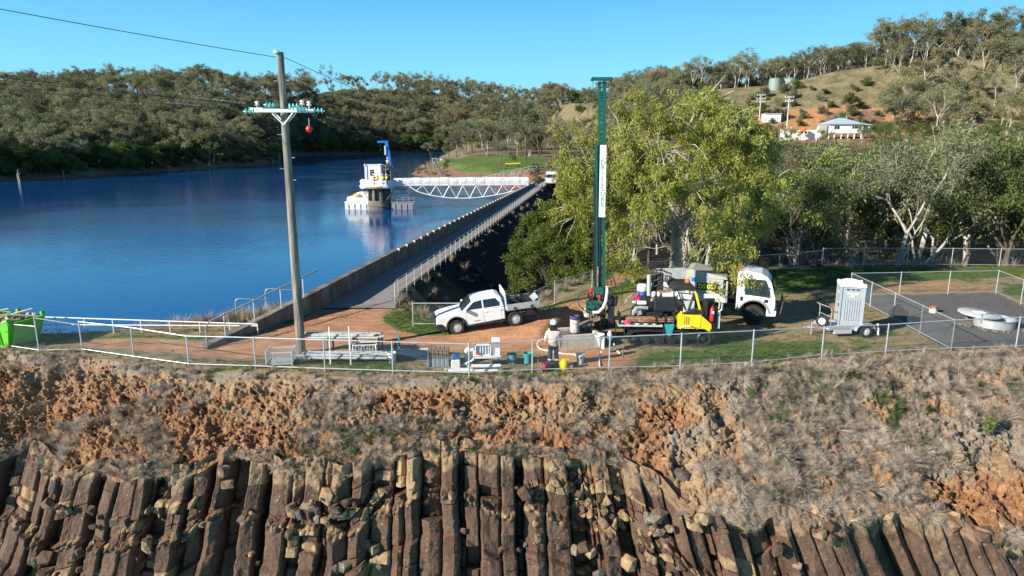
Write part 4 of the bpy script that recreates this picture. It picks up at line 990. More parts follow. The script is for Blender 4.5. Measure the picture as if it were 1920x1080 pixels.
def big_bush(px, py, Y, w, h, name, label, leaf, n=420, seed=1, ln=.13, cat='bush', z=None):
    rs = np.random.RandomState(seed); c = AT(px, py, Y); z0 = float(Hnear(np.array([c.x]), np.array([Y]))[0]) if z is None else z
    root = empty(name, (c.x, Y, z0), 0, label, cat)
    segs = []; tips = []
    for i in range(n):
        a = rs.uniform(0, 6.28); el = rs.uniform(.0, 1)**.8*math.pi/2; r = rs.uniform(.55, 1)**.4
        lob = 1+.22*math.sin(a*3+seed)+.16*math.sin(a*5+el*4)
        p = np.array([w/2*math.cos(a)*math.cos(el)*r*lob, w/2*.9*math.sin(a)*math.cos(el)*r*lob, .35+(h-.35)*math.sin(el)*r*(1+.1*math.sin(a*4))]); tips.append(p)
        if i % 4 == 0: segs.append(([np.array([rs.normal()*.1, rs.normal()*.1, -.3]), p*np.array([.35, .35, .5]), p], [.07, .04, .012]))
    trunk_mb(segs, n=5).build('stems', [m_dkbark], root)
    V, Fq = leaves_np(rs, np.array(tips), np.full(n, .40), 170, ln*1.15, ln*.5, .3, .9); o = np_mesh('foliage', V, Fq, leaf); o.parent = root
big_bush(1035, 530, 43, 5.4, 5.4, 'acacia_bush', 'large dense green bush on the slope between the ute and the drill mast', LM['bush'], seed=3, z=-1.3)
big_bush(1105, 520, 42, 3.2, 4.6, 'acacia_bush', 'smaller olive bush close behind the drill mast, right of the large bush', LM['bush'], n=180, seed=8, z=-.9)
# ================================================================== STRUCTURES
m_conc = mat('concrete', (0.34, 0.31, 0.27), 0.9, var=.35, vscale=1.4, bump=.4, bscale=20, stretch=(1,1,.35), stops=[(0.3,(0.08,0.07,0.06)),(0.5,(0.17,0.15,0.125)),(0.7,(0.28,0.25,0.21))])
m_galv = mat('galvanised_steel', (0.48, 0.50, 0.51), 0.45, metal=.35, var=.12, vscale=5)
m_wire = mat('fence_wire', (0.20, 0.24, 0.24), 0.5, metal=.3, var=.1)
m_white = mat('white_paint', (0.82, 0.82, 0.80), 0.45, var=.05, vscale=3, coat=.1)
m_offw = mat('off_white_sheet', (0.82, 0.81, 0.78), 0.7, var=.12, vscale=2.5, bump=.6, bscale=3)
m_black = mat('black_rubber', (0.022, 0.022, 0.022), 0.7, var=.3, vscale=8)
m_dark = mat('dark_steel', (0.035, 0.036, 0.038), 0.45, metal=.4, var=.4, vscale=8)
m_glass = mat('dark_glass', (0.02, 0.028, 0.034), 0.08, var=.1, spec=.8)
m_grey = mat('grey_paint', (0.30, 0.31, 0.31), 0.5, var=.15)
m_lgrey = mat('light_grey', (0.52, 0.53, 0.53), 0.5, var=.12)
m_rust = mat('rusty_steel', (0.25, 0.12, 0.06), 0.85, var=.5, vscale=7, stops=[(0.3,(0.10,0.05,0.03)),(0.5,(0.26,0.13,0.07)),(0.7,(0.45,0.27,0.17))])
m_wood = mat('weathered_wood', (0.30, 0.26, 0.21), 0.9, var=.5, vscale=3, bump=.6, bscale=10, stretch=(3,3,.25), stops=[(0.3,(0.07,0.055,0.045)),(0.5,(0.20,0.17,0.14)),(0.7,(0.36,0.32,0.27))])
m_blue = mat('blue_paint', (0.01, 0.16, 0.60), 0.4, var=.15)
m_green = mat('dark_green_paint', (0.004, 0.075, 0.052), 0.35, var=.15, vscale=4, coat=.3)
m_teal = mat('teal_plastic', (0.03, 0.30, 0.30), 0.45, var=.25)
m_aqua = mat('glass_insulator', (0.16, 0.62, 0.56), 0.15, var=.2, spec=.9)
m_red = mat('red_paint', (0.60, 0.025, 0.02), 0.35, var=.15)
m_orange = mat('orange_plastic', (0.85, 0.18, 0.03), 0.45, var=.1)
m_yellow = mat('yellow_paint', (0.85, 0.62, 0.01), 0.35, var=.08, vscale=3, coat=.3)
m_hivis = mat('lime_hi_vis', (0.60, 0.85, 0.10), 0.7, var=.1)
m_skin = mat('skin', (0.50, 0.29, 0.20), 0.6, var=.08)
def part(mb, name, mats, parent, **k): return mb.build(name, mats, parent, **k)
def loc_on(me_parent): return me_parent

# --- chain-link wire between two posts: real diagonal wires
def mesh_wires(mb, a, b, za0, za1, zb0, zb1, pitch=.085, r=.0014):
    a = Vector(a); b = Vector(b); L = (b-a).to_2d().length; d = Vector((b.x-a.x, b.y-a.y, 0))/L
    def P(s, h):
        t = s/L; z0 = za0+(zb0-za0)*t; z1 = za1+(zb1-za1)*t; return Vector((a.x, a.y, 0))+d*s+Vector((0, 0, z0+(z1-z0)*h))
    H = ((za1-za0)+(zb1-zb0))/2; n = int((L+H)/pitch)
    nor = Vector((-d.y, d.x, 0))
    for sgn in (1, -1):
        for i in range(n):
            s0 = i*pitch-H; s1 = s0+H; h0, h1 = 0.0, 1.0
            if s0 < 0: h0 = -s0/H; s0 = 0
            if s1 > L: h1 = 1-(s1-L)/H; s1 = L
            if s1-s0 < .02: continue
            p, q = (P(s0, h0), P(s1, h1)) if sgn > 0 else (P(s0, 1-h0), P(s1, 1-h1))
            t = (q-p).normalized(); u = nor*r*1.5; w = t.cross(nor)*r
            mb.add([p+w, p-w, p+u, q+w, q-w, q+u], [(0, 3, 4, 1), (1, 4, 5, 2), (2, 5, 3, 0)])
def fence(name, pts, label, cat='fence', top=None, low=.14, hi=1.3, mesh=True, post_r=.028, rail_r=.02, m=m_galv, over=.05, rails=None, postlist=None, grp=None):
    """pts: [(x,y,zground)], top: optional list of (z arriving, z leaving) rail heights per post"""
    o = Vector(pts[0]); root = empty(name, o, 0, label, cat, grp); P = [Vector(p)-o for p in pts]; rr = rails or [hi]
    tp = top or [(p.z+hi, p.z+hi) for p in P]
    if top: tp = [(a-o.z, b-o.z) for a, b in top]
    r = MB(); lowr = MB(); w = MB()
    for i, p in enumerate(P):
        MB().cyl(p-Vector((0, 0, .25)), (p.x, p.y, max(tp[i])+over), post_r, n=8).build('post', m, root)
        if i < len(P)-1:
            q = P[i+1]; z0, z1 = tp[i][1], tp[i+1][0]
            r.cyl((p.x, p.y, z0), (q.x, q.y, z1), rail_r, n=7)
            if low is not None: lowr.cyl((p.x, p.y, p.z+low), (q.x, q.y, q.z+low), rail_r*.9, n=7)
            for h in (rails or [])[1:]: lowr.cyl((p.x, p.y, p.z+h), (q.x, q.y, q.z+h), rail_r*.85, n=7)
            if mesh: mesh_wires(w, p, q, p.z+low, z0, q.z+low, z1)
    r.build('top_rail', m, root)
    if lowr.v: lowr.build('lower_rail', m, root)
    if w.v: w.build('wire_mesh', m_wire, root)
    return root
def zpx(py, Y): return zat(py, Y)
def front_fence():
    px = [-640,-300,-90,0,74,155,252,355,480,610,737,880,998,1142,1275,1409,1540,1660,1783,1904,2030,2200]
    base = dict(FENCE_PX); tops = {74:(612,596),155:(609,603),252:(614,614),355:(630,630),480:(633,633),610:(637,637),737:(641,641),880:(645,645),998:(638,638),1142:(632,632),1275:(626,626),1409:(620,620),1540:(613.5,613.5),1660:(608.5,608.5),1783:(600,600),1904:(595,595)}
    pts = []; tp = []
    for x in px:
        p = G(x, base[x]); pts.append((p.x, p.y, 0.0))
        if x in tops: tp.append((zpx(tops[x][0], p.y), zpx(tops[x][1], p.y)))
        elif x < 74: tp.append((1.05, 1.05))
        else: tp.append((1.3, 1.3))
    fence('chain_link_fence', pts, 'long galvanised chain-link fence along the edge of the cliff', top=tp, low=.13)
front_fence()
def GH(px, py):
    z = 0.0
    for _ in range(6): p = G(px, py, z); z = float(Hnear(np.array([p.x]), np.array([p.y]))[0]) if p.y < 48 else 0.0
    return Vector((p.x, p.y, z))
def gpt(px, py, z=0): p = GH(px, py) if 26 < G(px, py).y and 770 < px < 1420 else G(px, py, z); return (p.x, p.y, p.z)
def side_pts(a, b, n): return [tuple(Vector(a).lerp(Vector(b), i/n)) for i in range(n+1)]
c0, c1, c2, c3 = gpt(1783, 658), gpt(1593, 556), gpt(1867, 550), gpt(2030, 622)
fence('chain_link_fence', side_pts(c0, c1, 4)[1:]+side_pts(c1, c2, 3)[1:]+side_pts(c2, c3, 3)[1:], 'chain-link fence round the back and sides of the gravel compound', hi=1.3, low=.1)
fence('chain_link_fence', [gpt(1783, 658)]+[side_pts(c0, c1, 4)[1]], 'short chain-link fence panel joining the compound corner to the cliff-edge fence', hi=1.3, low=.1)
fence('chain_link_fence', [gpt(775, 611), gpt(862, 611), gpt(940, 608), gpt(1003, 588), gpt(1040, 568), gpt(1110, 546), gpt(1185, 528), gpt(1285, 519), gpt(1380, 513), gpt(1460, 507), gpt(1540, 499)], 'chain-link fence behind the white ute and the drill rig', hi=1.08, low=.1, post_r=.028)
fence('chain_link_fence', [gpt(1541, 499), gpt(1618, 498.5), gpt(1700, 498.5), gpt(1783, 499), gpt(1873, 500), gpt(1970, 501), gpt(2080, 502)], 'chain-link fence at the back of the grass in front of the gully wood', hi=1.22, low=.12, post_r=.028)
def lake_rail():
    pts = []; tp = []
    for px in [-400,-330,-260,-190,-120,-60,5,55,108,161,214,266,320,376,432,484]:
        b_ = G(px, 623.5+max(0, px)*.006); pts.append((b_.x, b_.y, 0)); tp.append(2*(zpx(591.5+px*.0335, b_.y),))
    root = fence('guard_rail', pts, 'low white two-rail guard rail along the lake bank', 'railing', top=tp, low=.38, mesh=False, rail_r=.026, post_r=.026, m=m_white, over=0)
lake_rail()
# dam parapet ------------------------------------------------------
def dam():
    root = empty('parapet_wall', (xw(34), 34, 0), 0, 'long grey concrete parapet wall on the lake side of the dam road', 'wall')
    O = Vector((xw(34), 34, 0)); w = MB(); cpn = MB(); d = Vector((.145, 1, 0)).normalized(); n_ = Vector((-d.y, d.x, 0))
    L = 97.0; k = 32
    topz = lambda y: .98-.45*max(0, y-60)/70
    for i in range(k):
        s0, s1 = i*L/k+.015, (i+1)*L/k-.015
        for mb, off0, off1, zb, zt in ((w, 0, .26, -6, 0), (cpn, -.035, .34, 0, .09)):
            vs = []
            for s in (s0, s1):
                y = 34+s*d.y; t = topz(y)
                for o_, z in ((off0, zb if mb is w else t), (off1, zb if mb is w else t), (off1, t+zt), (off0, t+zt)):
                    q = d*s+n_*o_; vs.append((q.x, q.y, z))
            mb.add(vs, [(0,1,2,3),(4,7,6,5),(0,4,5,1),(1,5,6,2),(2,6,7,3),(3,7,4,0)])
    w.build('wall_panels', m_conc, root); cpn.build('coping', m_conc, root)
    for i in range(44):
        s = 13+i*1.9; y = 34+s*d.y; q = d*s+n_*(-.06); MB().box((q.x, q.y, topz(y)+.06), (.16, .16, .22)).build('bracket', m_white, root)
    # sloping end wall
    e0 = Vector((xw(34), 34, 0)); e1 = G(388, 654)
    r2 = empty('end_wall', e1, 0, 'concrete end wall sloping down to the red dirt beside the power pole', 'wall')
    A = e0-e1; dd = A.normalized(); nn_ = Vector((-dd.y, dd.x, 0)); m = MB(); cp2 = MB()
    for mb, o0, o1, lo, dz in ((m, 0, .26, -4, 0), (cp2, -.03, .36, None, .08)):
        vs = []
        for t, tz in ((0, .04), (1, .98)):
            for o_, z in ((o0, lo if lo is not None else tz), (o1, lo if lo is not None else tz), (o1, tz+dz), (o0, tz+dz)): q = A*t+nn_*o_; vs.append((q.x, q.y, z))
        mb.add(vs, [(0,1,2,3),(4,7,6,5),(0,4,5,1),(1,5,6,2),(2,6,7,3),(3,7,4,0)])
    m.build('wall_face', m_conc, r2); cp2.build('coping', m_conc, r2)
    # handrail on it
    rl = empty('handrail', e1, 0, 'steel handrail on posts fixed to the top of the sloping end wall', 'railing'); rm = MB(); ps = []
    for t in (.16, .40, .64, .86):
        q = A*t+nn_*.13; z = .10+.94*t; MB().cyl((q.x, q.y, z), (q.x, q.y, z+.98), .03, n=8).build('post', m_lgrey, rl)
    a = A*.02+nn_*.13; b_ = A*1.02+nn_*.13
    rm.tube([(a.x, a.y, .1), (a.x, a.y, .85), (a.x+A.x*.03, a.y+A.y*.03, 1.06), (b_.x, b_.y, 2.02)], .035, n=8); rm.build('top_rail', m_grey, rl)
    # hoop rails of the steps behind the wall
    for i, (x0, x1, yt, yb, Y) in enumerate(((441, 500, 560, 606, 35.5), (497, 556, 541.5, 592, 37.5))):
        p0 = AT(x0, yt, Y); p1 = AT(x1, yt+3, Y+.6); b0 = AT(x0+1, yb+8, Y); hr = empty('hoop_rail', (b0.x, b0.y, b0.z), 0, ('lower' if i == 0 else 'upper')+' rounded steel hoop rail of the steps behind the sloping wall', 'railing', 'hoop rails of the lake steps')
        q0, q1 = p0-b0, p1-b0; h = MB(); h.tube([(0, 0, -.6), (q0.x, q0.y, q0.z-.18), (q0.x+.06, q0.y, q0.z-.05), (q0.x+.2, q0.y, q0.z), tuple(q1)], .03, n=8); h.build('hoop', m_galv, hr)
        if i == 1: MB().cyl((q0.x, q0.y, q0.z*.42), (q1.x, q1.y, q0.z*.40), .022, n=7).build('mid_rail', m_galv, hr)
        MB().cyl((q1.x, q1.y, q1.z), (q1.x, q1.y, -.8), .028, n=7).build('post', m_galv, hr)
    g = AT(439, 601, 31.2); tag(MB().box((0, 0, 0), (.24, .05, .26)).build('notice_board', m_green, None, loc=(g.x, g.y, g.z)), 'small dark green board fixed at the end of the white guard rail', 'sign')
dam()
def road_rail():
    pts = []; y = 37.2
    while y < 131: pts.append((xr(y)+.12, y, -.02-.0*y)); y += 1.62
    fence('road_railing', pts, 'long grey steel railing down the right side of the dam road', 'railing', rails=[1.0, .55], hi=1.0, low=.12, mesh=False, post_r=.022, rail_r=.016, m=m_lgrey, over=.0)
    a = gpt(741, 566); MBp = empty('end_panel', a, 0, 'single framed mesh panel closing the near end of the road railing', 'railing'); b_ = Vector((xr(37.2)+.12, 37.2, 0))-Vector(a)
    fr = MB(); fr.cyl((0, 0, -.2), (0, 0, 1.05), .03, n=8); fr.cyl((0, 0, 1.02), (b_.x, b_.y, 1.0), .022, n=7); fr.build('frame', m_lgrey, MBp)
    w = MB(); mesh_wires(w, (0, 0, 0), b_, .05, 1.0, .05, 1.0); w.build('wire_mesh', m_wire, MBp)
road_rail()

# power pole -------------------------------------------------------
def power_pole():
    b0 = G(565, 663); top = AT(525, 98, b0.y+.2); root = empty('power_pole', b0, 0, 'tall weathered timber power pole with a white crossarm standing behind the fence', 'power pole')
    T = top-b0; m = MB(); m.tube([(0, 0, -.4), T*.25, T*.5, T*.75, T], 0, n=14, radii=[.185, .17, .155, .14, .125]); m.build('pole', m_wood, root)
    MB().lathe([(0, .06), (.09, .05), (.11, 0), (.1, -.05)], (T.x-.1, T.y-.1, T.z), 10).build('pole_cap', m_white, root)
    D = 27.4
    def L(px, py, dy=0): return AT(px, py, b0.y+dy)-b0
    for dy in (-.22, .22):
        a, c = L(478, 209, dy-.05), L(588, 206, dy+.1)
        if dy > 0: a, c = L(468, 206, dy), L(575, 204, dy)
        u = (c-a); mid = (a+c)/2; MB().box(mid, (u.length, .11, .12), rz=math.atan2(u.y, u.x)).build('crossarm', m_offw, root)
    for x0 in (510, 549):
        MB().cyl(L(x0, 212, -.3), L(532, 234, -.24), .028, n=6).build('brace', m_white, root)
        MB().cyl(L(x0+6, 212, .32), L(536, 234, .2), .022, n=6).build('brace', m_white, root)
    def disc_string(p, d, n=3, r=.115):
        p = Vector(p); d = Vector(d).normalized(); s = MB(); st = MB()
        for i in range(n):
            q = p+d*(.13*i); s.cyl(q, q+d*.035, r*.5, r, n=12); s.cyl(q+d*.035, q+d*.055, r, r*.85, n=12); st.cyl(q+d*.05, q+d*.14, .035, n=8)
        o = s.build('glass_insulator', m_aqua, root); st.build('insulator_cap', m_white, o)
    for p, d in ((L(477, 208), (-1, -.15, -.05)), (L(522, 199, .3), (-1, .2, 0)), (L(515, 197, .1), (-1, -.1, 0)), (L(541, 199, -.2), (1, .4, 0)), (L(557, 206, -.3), (1, -.2, 0)), (L(588, 207), (1, .3, -.03))): disc_string(p, d)
    for x, y in ((483, 206), (567, 204), (580, 206)):
        p = L(x, y, .0); mb = MB(); mb.cyl(p+Vector((0,0,.02)), p+Vector((0, 0, .16)), .022, n=6); mb.lathe([(.02, .14), (.08, .15), (.10, .19), (.05, .20), (.05, .24), (.09, .25), (.07, .30), (0, .33)], p, 12); mb.build('pin_insulator', m_white, root)
    for y, sd in ((147, 1), (148, -1), (285, 1), (305, -1), (326, 1), (243, -1)):
        f = (y-98)/(663-98); c = T*(1-f); MB().cyl(c, c+Vector((sd*.30, -.08, 0)), .013, n=5).build('step_bolt', m_galv, root)
    # overhead wires
    tw = lambda pts, nm, lab, rr=.011: tag(MB().tube([Vector(p) for p in pts], rr, n=5).build(nm, m_dark), lab, 'cable')
    def sag(a, c, d, n=30): a, c = Vector(a), Vector(c); return [a.lerp(c, i/n)-Vector((0, 0, 4*d*(i/n)*(1-i/n))) for i in range(n+1)]
    tt = AT(524, 107, b0.y)
    tw(sag(tt+Vector((-.15, 0, 0)), (-21.5, 11.5, 13.1), .15), 'overhead_wire', 'single overhead wire running from the pole top up to the left', .012)
    tw(sag(tt+Vector((.15, 0, 0)), (3, 150, 11), 2.2), 'overhead_wire', 'single overhead wire running from the pole top down to the right over the lake', .012)
    for i, ((x, y, dy), nm) in enumerate((((470, 208, 0), 'lowest'), ((513, 199, .3), 'middle'), ((557, 206, -.3), 'top'))):
        a = AT(x, y, b0.y+dy); c_ = Vector((-21.8-.6*(2-i)*.3, 12.4+.5*i, 10.75+.22*i))
        tw(sag(a, c_, .12), 'overhead_wire', 'thin line wire leaving the crossarm to the left, '+nm+' of the three', .009)
        c = AT((531, 541, 596)[i], (209, 200, 208)[i], b0.y+.5); tw(sag(c, (1.5+1.2*i, 150, 9.2), 2.4), 'overhead_wire', 'thin line wire leaving the crossarm to the right, '+nm+' of the three', .008)
        p, q = a.lerp(c_, .10), a.lerp(c_, .16); n = 30; pts = [p.lerp(q, k/n)+Vector((0, math.cos(k*1.6)*.02, math.sin(k*1.6)*.022)) for k in range(n+1)]
        tag(MB().tube(pts, .008, n=5).build('vibration_damper', m_lgrey), 'white spiral damper wound on the '+nm+' wire left of the pole', 'damper')
    r = AT(580, 242, 33); mk = empty('marker_ball', r, 0, 'red warning ball hanging just right of the power pole', 'marker ball')
    mb = MB(); mb.lathe([(0.0, -.16), (.1, -.13), (.17, 0), (.17, .02), (.1, .14), (0, .17)], (0, 0, 0), 14); mb.build('ball', m_red, mk)
    mb = MB(); mb.cyl((0, 0, .14), (0, 0, .5), .012, n=5); mb.build('hanger', m_white, mk)
power_pole()

# intake tower, barge, crane and footbridge ------------------------
YT = 118.0; TC = AT(712, 393, YT); PXM = F/(YT*cp+11*sp)      # pixels per metre at the tower
def tower():
    o = Vector((TC.x, YT, ZW)); zz = lambda py: zpx(py, YT)-ZW; X = lambda px: (px-712)/PXM
    root = empty('intake_tower', o, 0, 'round concrete intake tower with a white hut on top, standing in the lake', 'tower')
    m = MB(); m.lathe([(1.92, -3), (1.92, .55), (2.02, .6), (2.02, .8), (1.9, .85), (1.9, 1.5)], (0, 0, 0), 28); m.lathe([(1.9, 1.5), (0.8, 1.5)], (0, 0, 0), 28); m.build('base_drum', m_conc, root)
    c = MB(); c.lathe([(1.35, 1.4), (1.35, zz(352))], (0, 0, 0), 20); c.build('inner_shaft', m_conc, root)
    for i in range(9):
        a = i*2*math.pi/9+.2; MB().box((1.62*math.cos(a), 1.62*math.sin(a), (1.45+zz(351))/2), (.55, .36, zz(351)-1.45), rz=a).build('pier', m_conc, root)
    MB().lathe([(0, zz(352)), (2.5, zz(352)), (2.5, zz(349)), (0, zz(349))], (0, 0, 0), 20).build('platform', m_rust, root)
    for sx, px in ((-1, 683), (1, 745)):
        MB().cyl((X(px), -1.2, zz(351)), (sx*1.5, -1.3, zz(374)), .07, n=6).build('strut', m_rust, root)
    # wrapped apron: a bulging sheet
    ap = MB(); pr = []
    for k, (dr, z) in enumerate(((2.75, zz(352)), (3.0, zz(348)), (2.85, zz(343)), (3.0, zz(339)), (2.7, zz(336)))): pr.append((dr, z))
    n = 36; vs = []
    for dr, z in pr:
        for i in range(n):
            a = i*2*math.pi/n; q = (abs(math.cos(a))**4+abs(math.sin(a))**4)**-.25; w_ = 1+.03*math.sin(a*9+z*5); vs.append((dr*math.cos(a)*q*w_, dr*math.sin(a)*q*w_*.8, z+.08*math.sin(a*7+z)))
    ap.add(vs, [(i*n+j, i*n+(j+1) % n, (i+1)*n+(j+1) % n, (i+1)*n+j) for i in range(len(pr)-1) for j in range(n)], 0, True); ap.build('wrapped_apron', m_offw, root)
    # hut
    h = MB(); x0, x1 = X(690), X(718); z0, z1 = zz(338), zz(310); h.b2((x0, -1.2, z0), (x1, 1.6, z1)); hut = h.build('hut', m_white, root)
    MB().b2((x0-.12, -1.3, z1), (x1+.12, 1.7, z1+.14)).build('hut_roof', m_white, root)
    win = MB(); wx = X(703); wz = zz(323)
    for i in (0, 1):
        for j in (0, 1, 2): win.box((wx-.18+.36*i, -1.23, wz-.35+.36*j), (.26, .05, .28))
    win.build('window', m_dark, root)
    for px in (691, 719): MB().cyl((X(px), -1.4, z0), (X(px), -1.4, z1+.35), .07, n=6).build('corner_post', m_white, root)
    sc = MB()      # scaffold cage beside the hut
    for a in (720, 728, 737):
        for y in (-1.2, 1.2): sc.cyl((X(a), y, z0), (X(a), y, z1+.1), .035, n=5)
    for z in (z0+.9, z0+1.8, z1): sc.cyl((X(719), -1.2, z), (X(738), -1.2, z), .03, n=5); sc.cyl((X(719), 1.2, z), (X(738), 1.2, z), .03, n=5)
    sc.build('scaffold', m_galv, root)
    # crane
    cr = empty('crane', (o.x+X(731), YT+.6, ZW+zz(340)), 0, 'blue crane with a folded boom standing on top of the intake tower', 'crane')
    Z = lambda py: zz(py)-zz(340); CX = lambda px: (px-731)/PXM
    MB().b2((-.35, -.35, 0), (.35, .35, Z(312))).build('base', m_dark, cr)
    b_ = MB(); b_.box((CX(731.5), 0, (Z(308)+Z(282))/2), (.62, .5, Z(282)-Z(308)), rot=(0, -.10, 0)); b_.box((CX(729), 0, (Z(283)+Z(267))/2), (.5, .42, Z(267)-Z(283)+.1), rot=(0, -.12, 0)); b_.build('boom', m_blue, cr)
    MB().box((CX(721.5), 0, Z(266)), (1.75, .45, .32)).build('jib', m_blue, cr)
    MB().box((CX(726), -.32, (Z(292)+Z(272))/2), (.28, .2, 1.5)).build('winch_plate', m_lgrey, cr)
    ck = MB(); ck.cyl((CX(716.5), 0, Z(266)), (CX(716.5), 0, Z(280)), .03, n=4); ck.box((CX(716.5), 0, Z(281)), (.2, .2, .3)); ck.build('hook', m_dark, cr)
    MB().cyl((CX(738), 0, Z(320)), (CX(741), 0, Z(297)), .04, n=5).build('aerial', m_dark, cr)
    # barges
    for nm, xa, xb, lab in (('left', 649, 693, 'white work barge with sheeted load moored left of the tower'), ('right', 733, 776, 'work barge with railing moored right of the tower, its side in shade')):
        r = empty('barge', (o.x+X((xa+xb)/2), YT+1.5, ZW), 0 if nm == 'left' else .12, lab, 'barge'); w = (xb-xa)/PXM/2
        hb = MB(); hb.b2((-w, -2.2, -.5), (w, 2.2, 1.25)); hb.b2((-w-.06, -2.26, 1.14), (w+.06, 2.26, 1.3), 0); hb.build('hull', m_offw if nm == 'left' else m_grey, r, bevel=.06)  # right hull coloured grey to stand for its shaded side
        ld = MB(); k = .78
        prof = [(-w+.1, 1.3), (-w+.15, 2.0), (-w*.3, 2.1), (-.2, 2.75), (w*.6, 2.7), (w-.1, 2.5), (w-.1, 1.3)] if nm == 'left' else [(-w, 1.3), (-w, 2.5), (w*.5, 2.5), (w*.62, 1.3)]
        ld.prism(prof, -1.2, 1.8); ld.build('sheeted_load', m_offw, r, bevel=.12)
        rl = MB()
        for t in (-1, -.5, 0, .5, 1): rl.cyl((w*t*.97, -2.1, 1.3), (w*t*.97, -2.1, 2.0), .03, n=5)
        rl.cyl((-w, -2.1, 2.0), (w, -2.1, 2.0), .03, n=5); rl.cyl((-w, -2.1, 1.65), (w, -2.1, 1.65), .025, n=5)
        if nm == 'right': rl.build('rail', m_galv, r)
        for t in (-.7, -.2, .3, .8): MB().cyl((w*t, -2.25, .1), (w*t, -2.25, .9), .05, n=8).build('fender', m_grey, r)
        if nm == 'left': MB().box((-.2, -1.3, 2.4), (.9, .5, .35)).build('yellow_case', m_yellow, r)
    # footbridge
    A = Vector((o.x+X(741), YT, 0)); Bq = AT(990, 340, 120.5); B = Vector((Bq.x, 120.5, 0)); d = B-A; L = d.length; az = math.atan2(d.y, d.x)
    br = empty('footbridge', (A.x, A.y, 0), az, 'white footbridge from the dam wall to the intake tower, wrapped sheeting over a bowed truss', 'bridge')
    zt, zb = zpx(334, YT), zpx(347.5, YT); w = 1.0
    nseg = 15; sh = MB()
    for i in range(nseg):
        x0, x1 = i*L/nseg, (i+1)*L/nseg
        for sgn in (-1, 1):
            vs = []
            for xx in (x0+.02, (x0+x1)/2, x1-.02):
                for t, out in ((0, .02), (.35, .11), (.7, .09), (1, 0)):
                    b__ = out*(1.6 if xx == (x0+x1)/2 else .6); vs.append((xx, sgn*(w+b__), zb+.12+(zt-zb-.1)*t+.03*math.sin(i*2.3+t*3)))
            sh.add(vs, [(a*4+j, a*4+j+1, a*4+j+5, a*4+j+4) for a in (0, 1) for j in range(3)], 0, True)
        sh.b2((x0, -w-.03, zt-.06), (x1-.02, w+.03, zt-.02))
    sh.build('wrapped_sheeting', m_offw, br)
    dk = MB(); dk.b2((-.2, -w-.12, zb-.02), (L, w+.12, zb+.12)); dk.build('deck', m_white, br)
    ropes = MB()
    for i in range(nseg+1): ropes.tube([(i*L/nseg, -w-.16, zt), (i*L/nseg+.25*math.sin(i*1.7), -w-.2, (zt+zb)/2), (i*L/nseg, -w-.16, zb+.1)], .018, n=4)
    ropes.build('tie_ropes', m_grey, br)
    xs0 = L*(770-741)/(990-741)*.96; nb = 9
    def bot(x): t = (x-xs0)/(L-xs0); return zb-.15-(2.05)*math.sin(math.pi*min(1, max(0, t))**.85)**.75
    for sgn in (-1, 1):
        ch = MB(); pts = [(xs0+(L-xs0)*i/18, sgn*w, bot(xs0+(L-xs0)*i/18)) for i in range(19)]; ch.tube(pts, .10, n=6); ch.build('bottom_chord', m_white, br)
        wb = MB()
        for i in range(nb):
            xa = xs0+(L-xs0)*i/nb; xm = xs0+(L-xs0)*(i+.5)/nb; xb_ = xs0+(L-xs0)*(i+1)/nb
            wb.cyl((xa, sgn*w, zb), (xm, sgn*w, bot(xm)), .06, n=5); wb.cyl((xm, sgn*w, bot(xm)), (xb_, sgn*w, zb), .06, n=5)
        wb.build('web_bars', m_white, br)
    st = MB()
    for sgn in (-1, 1):
        for z1 in (0, .35): st.cyl((-2.2, sgn*w, zb-.1), (xs0+.2, sgn*w*.9, zb-1.15+z1), .05, n=5)
        for q in range(4): st.cyl((-1+q*1.1, sgn*w, zb), (-.3+q*1.1, sgn*w, zb-.3-.25*q), .035, n=5)
    st.build('end_bracing', m_grey, br)
    for px, py0 in ((958, 322), (965, 320), (971, 323), (986, 325)):
        x = L*(px-741)/(990-741); MB().cyl((x, w, zb), (x, w, zpx(py0, 127)), .06, n=5).build('stanchion', m_galv, br)
tower()

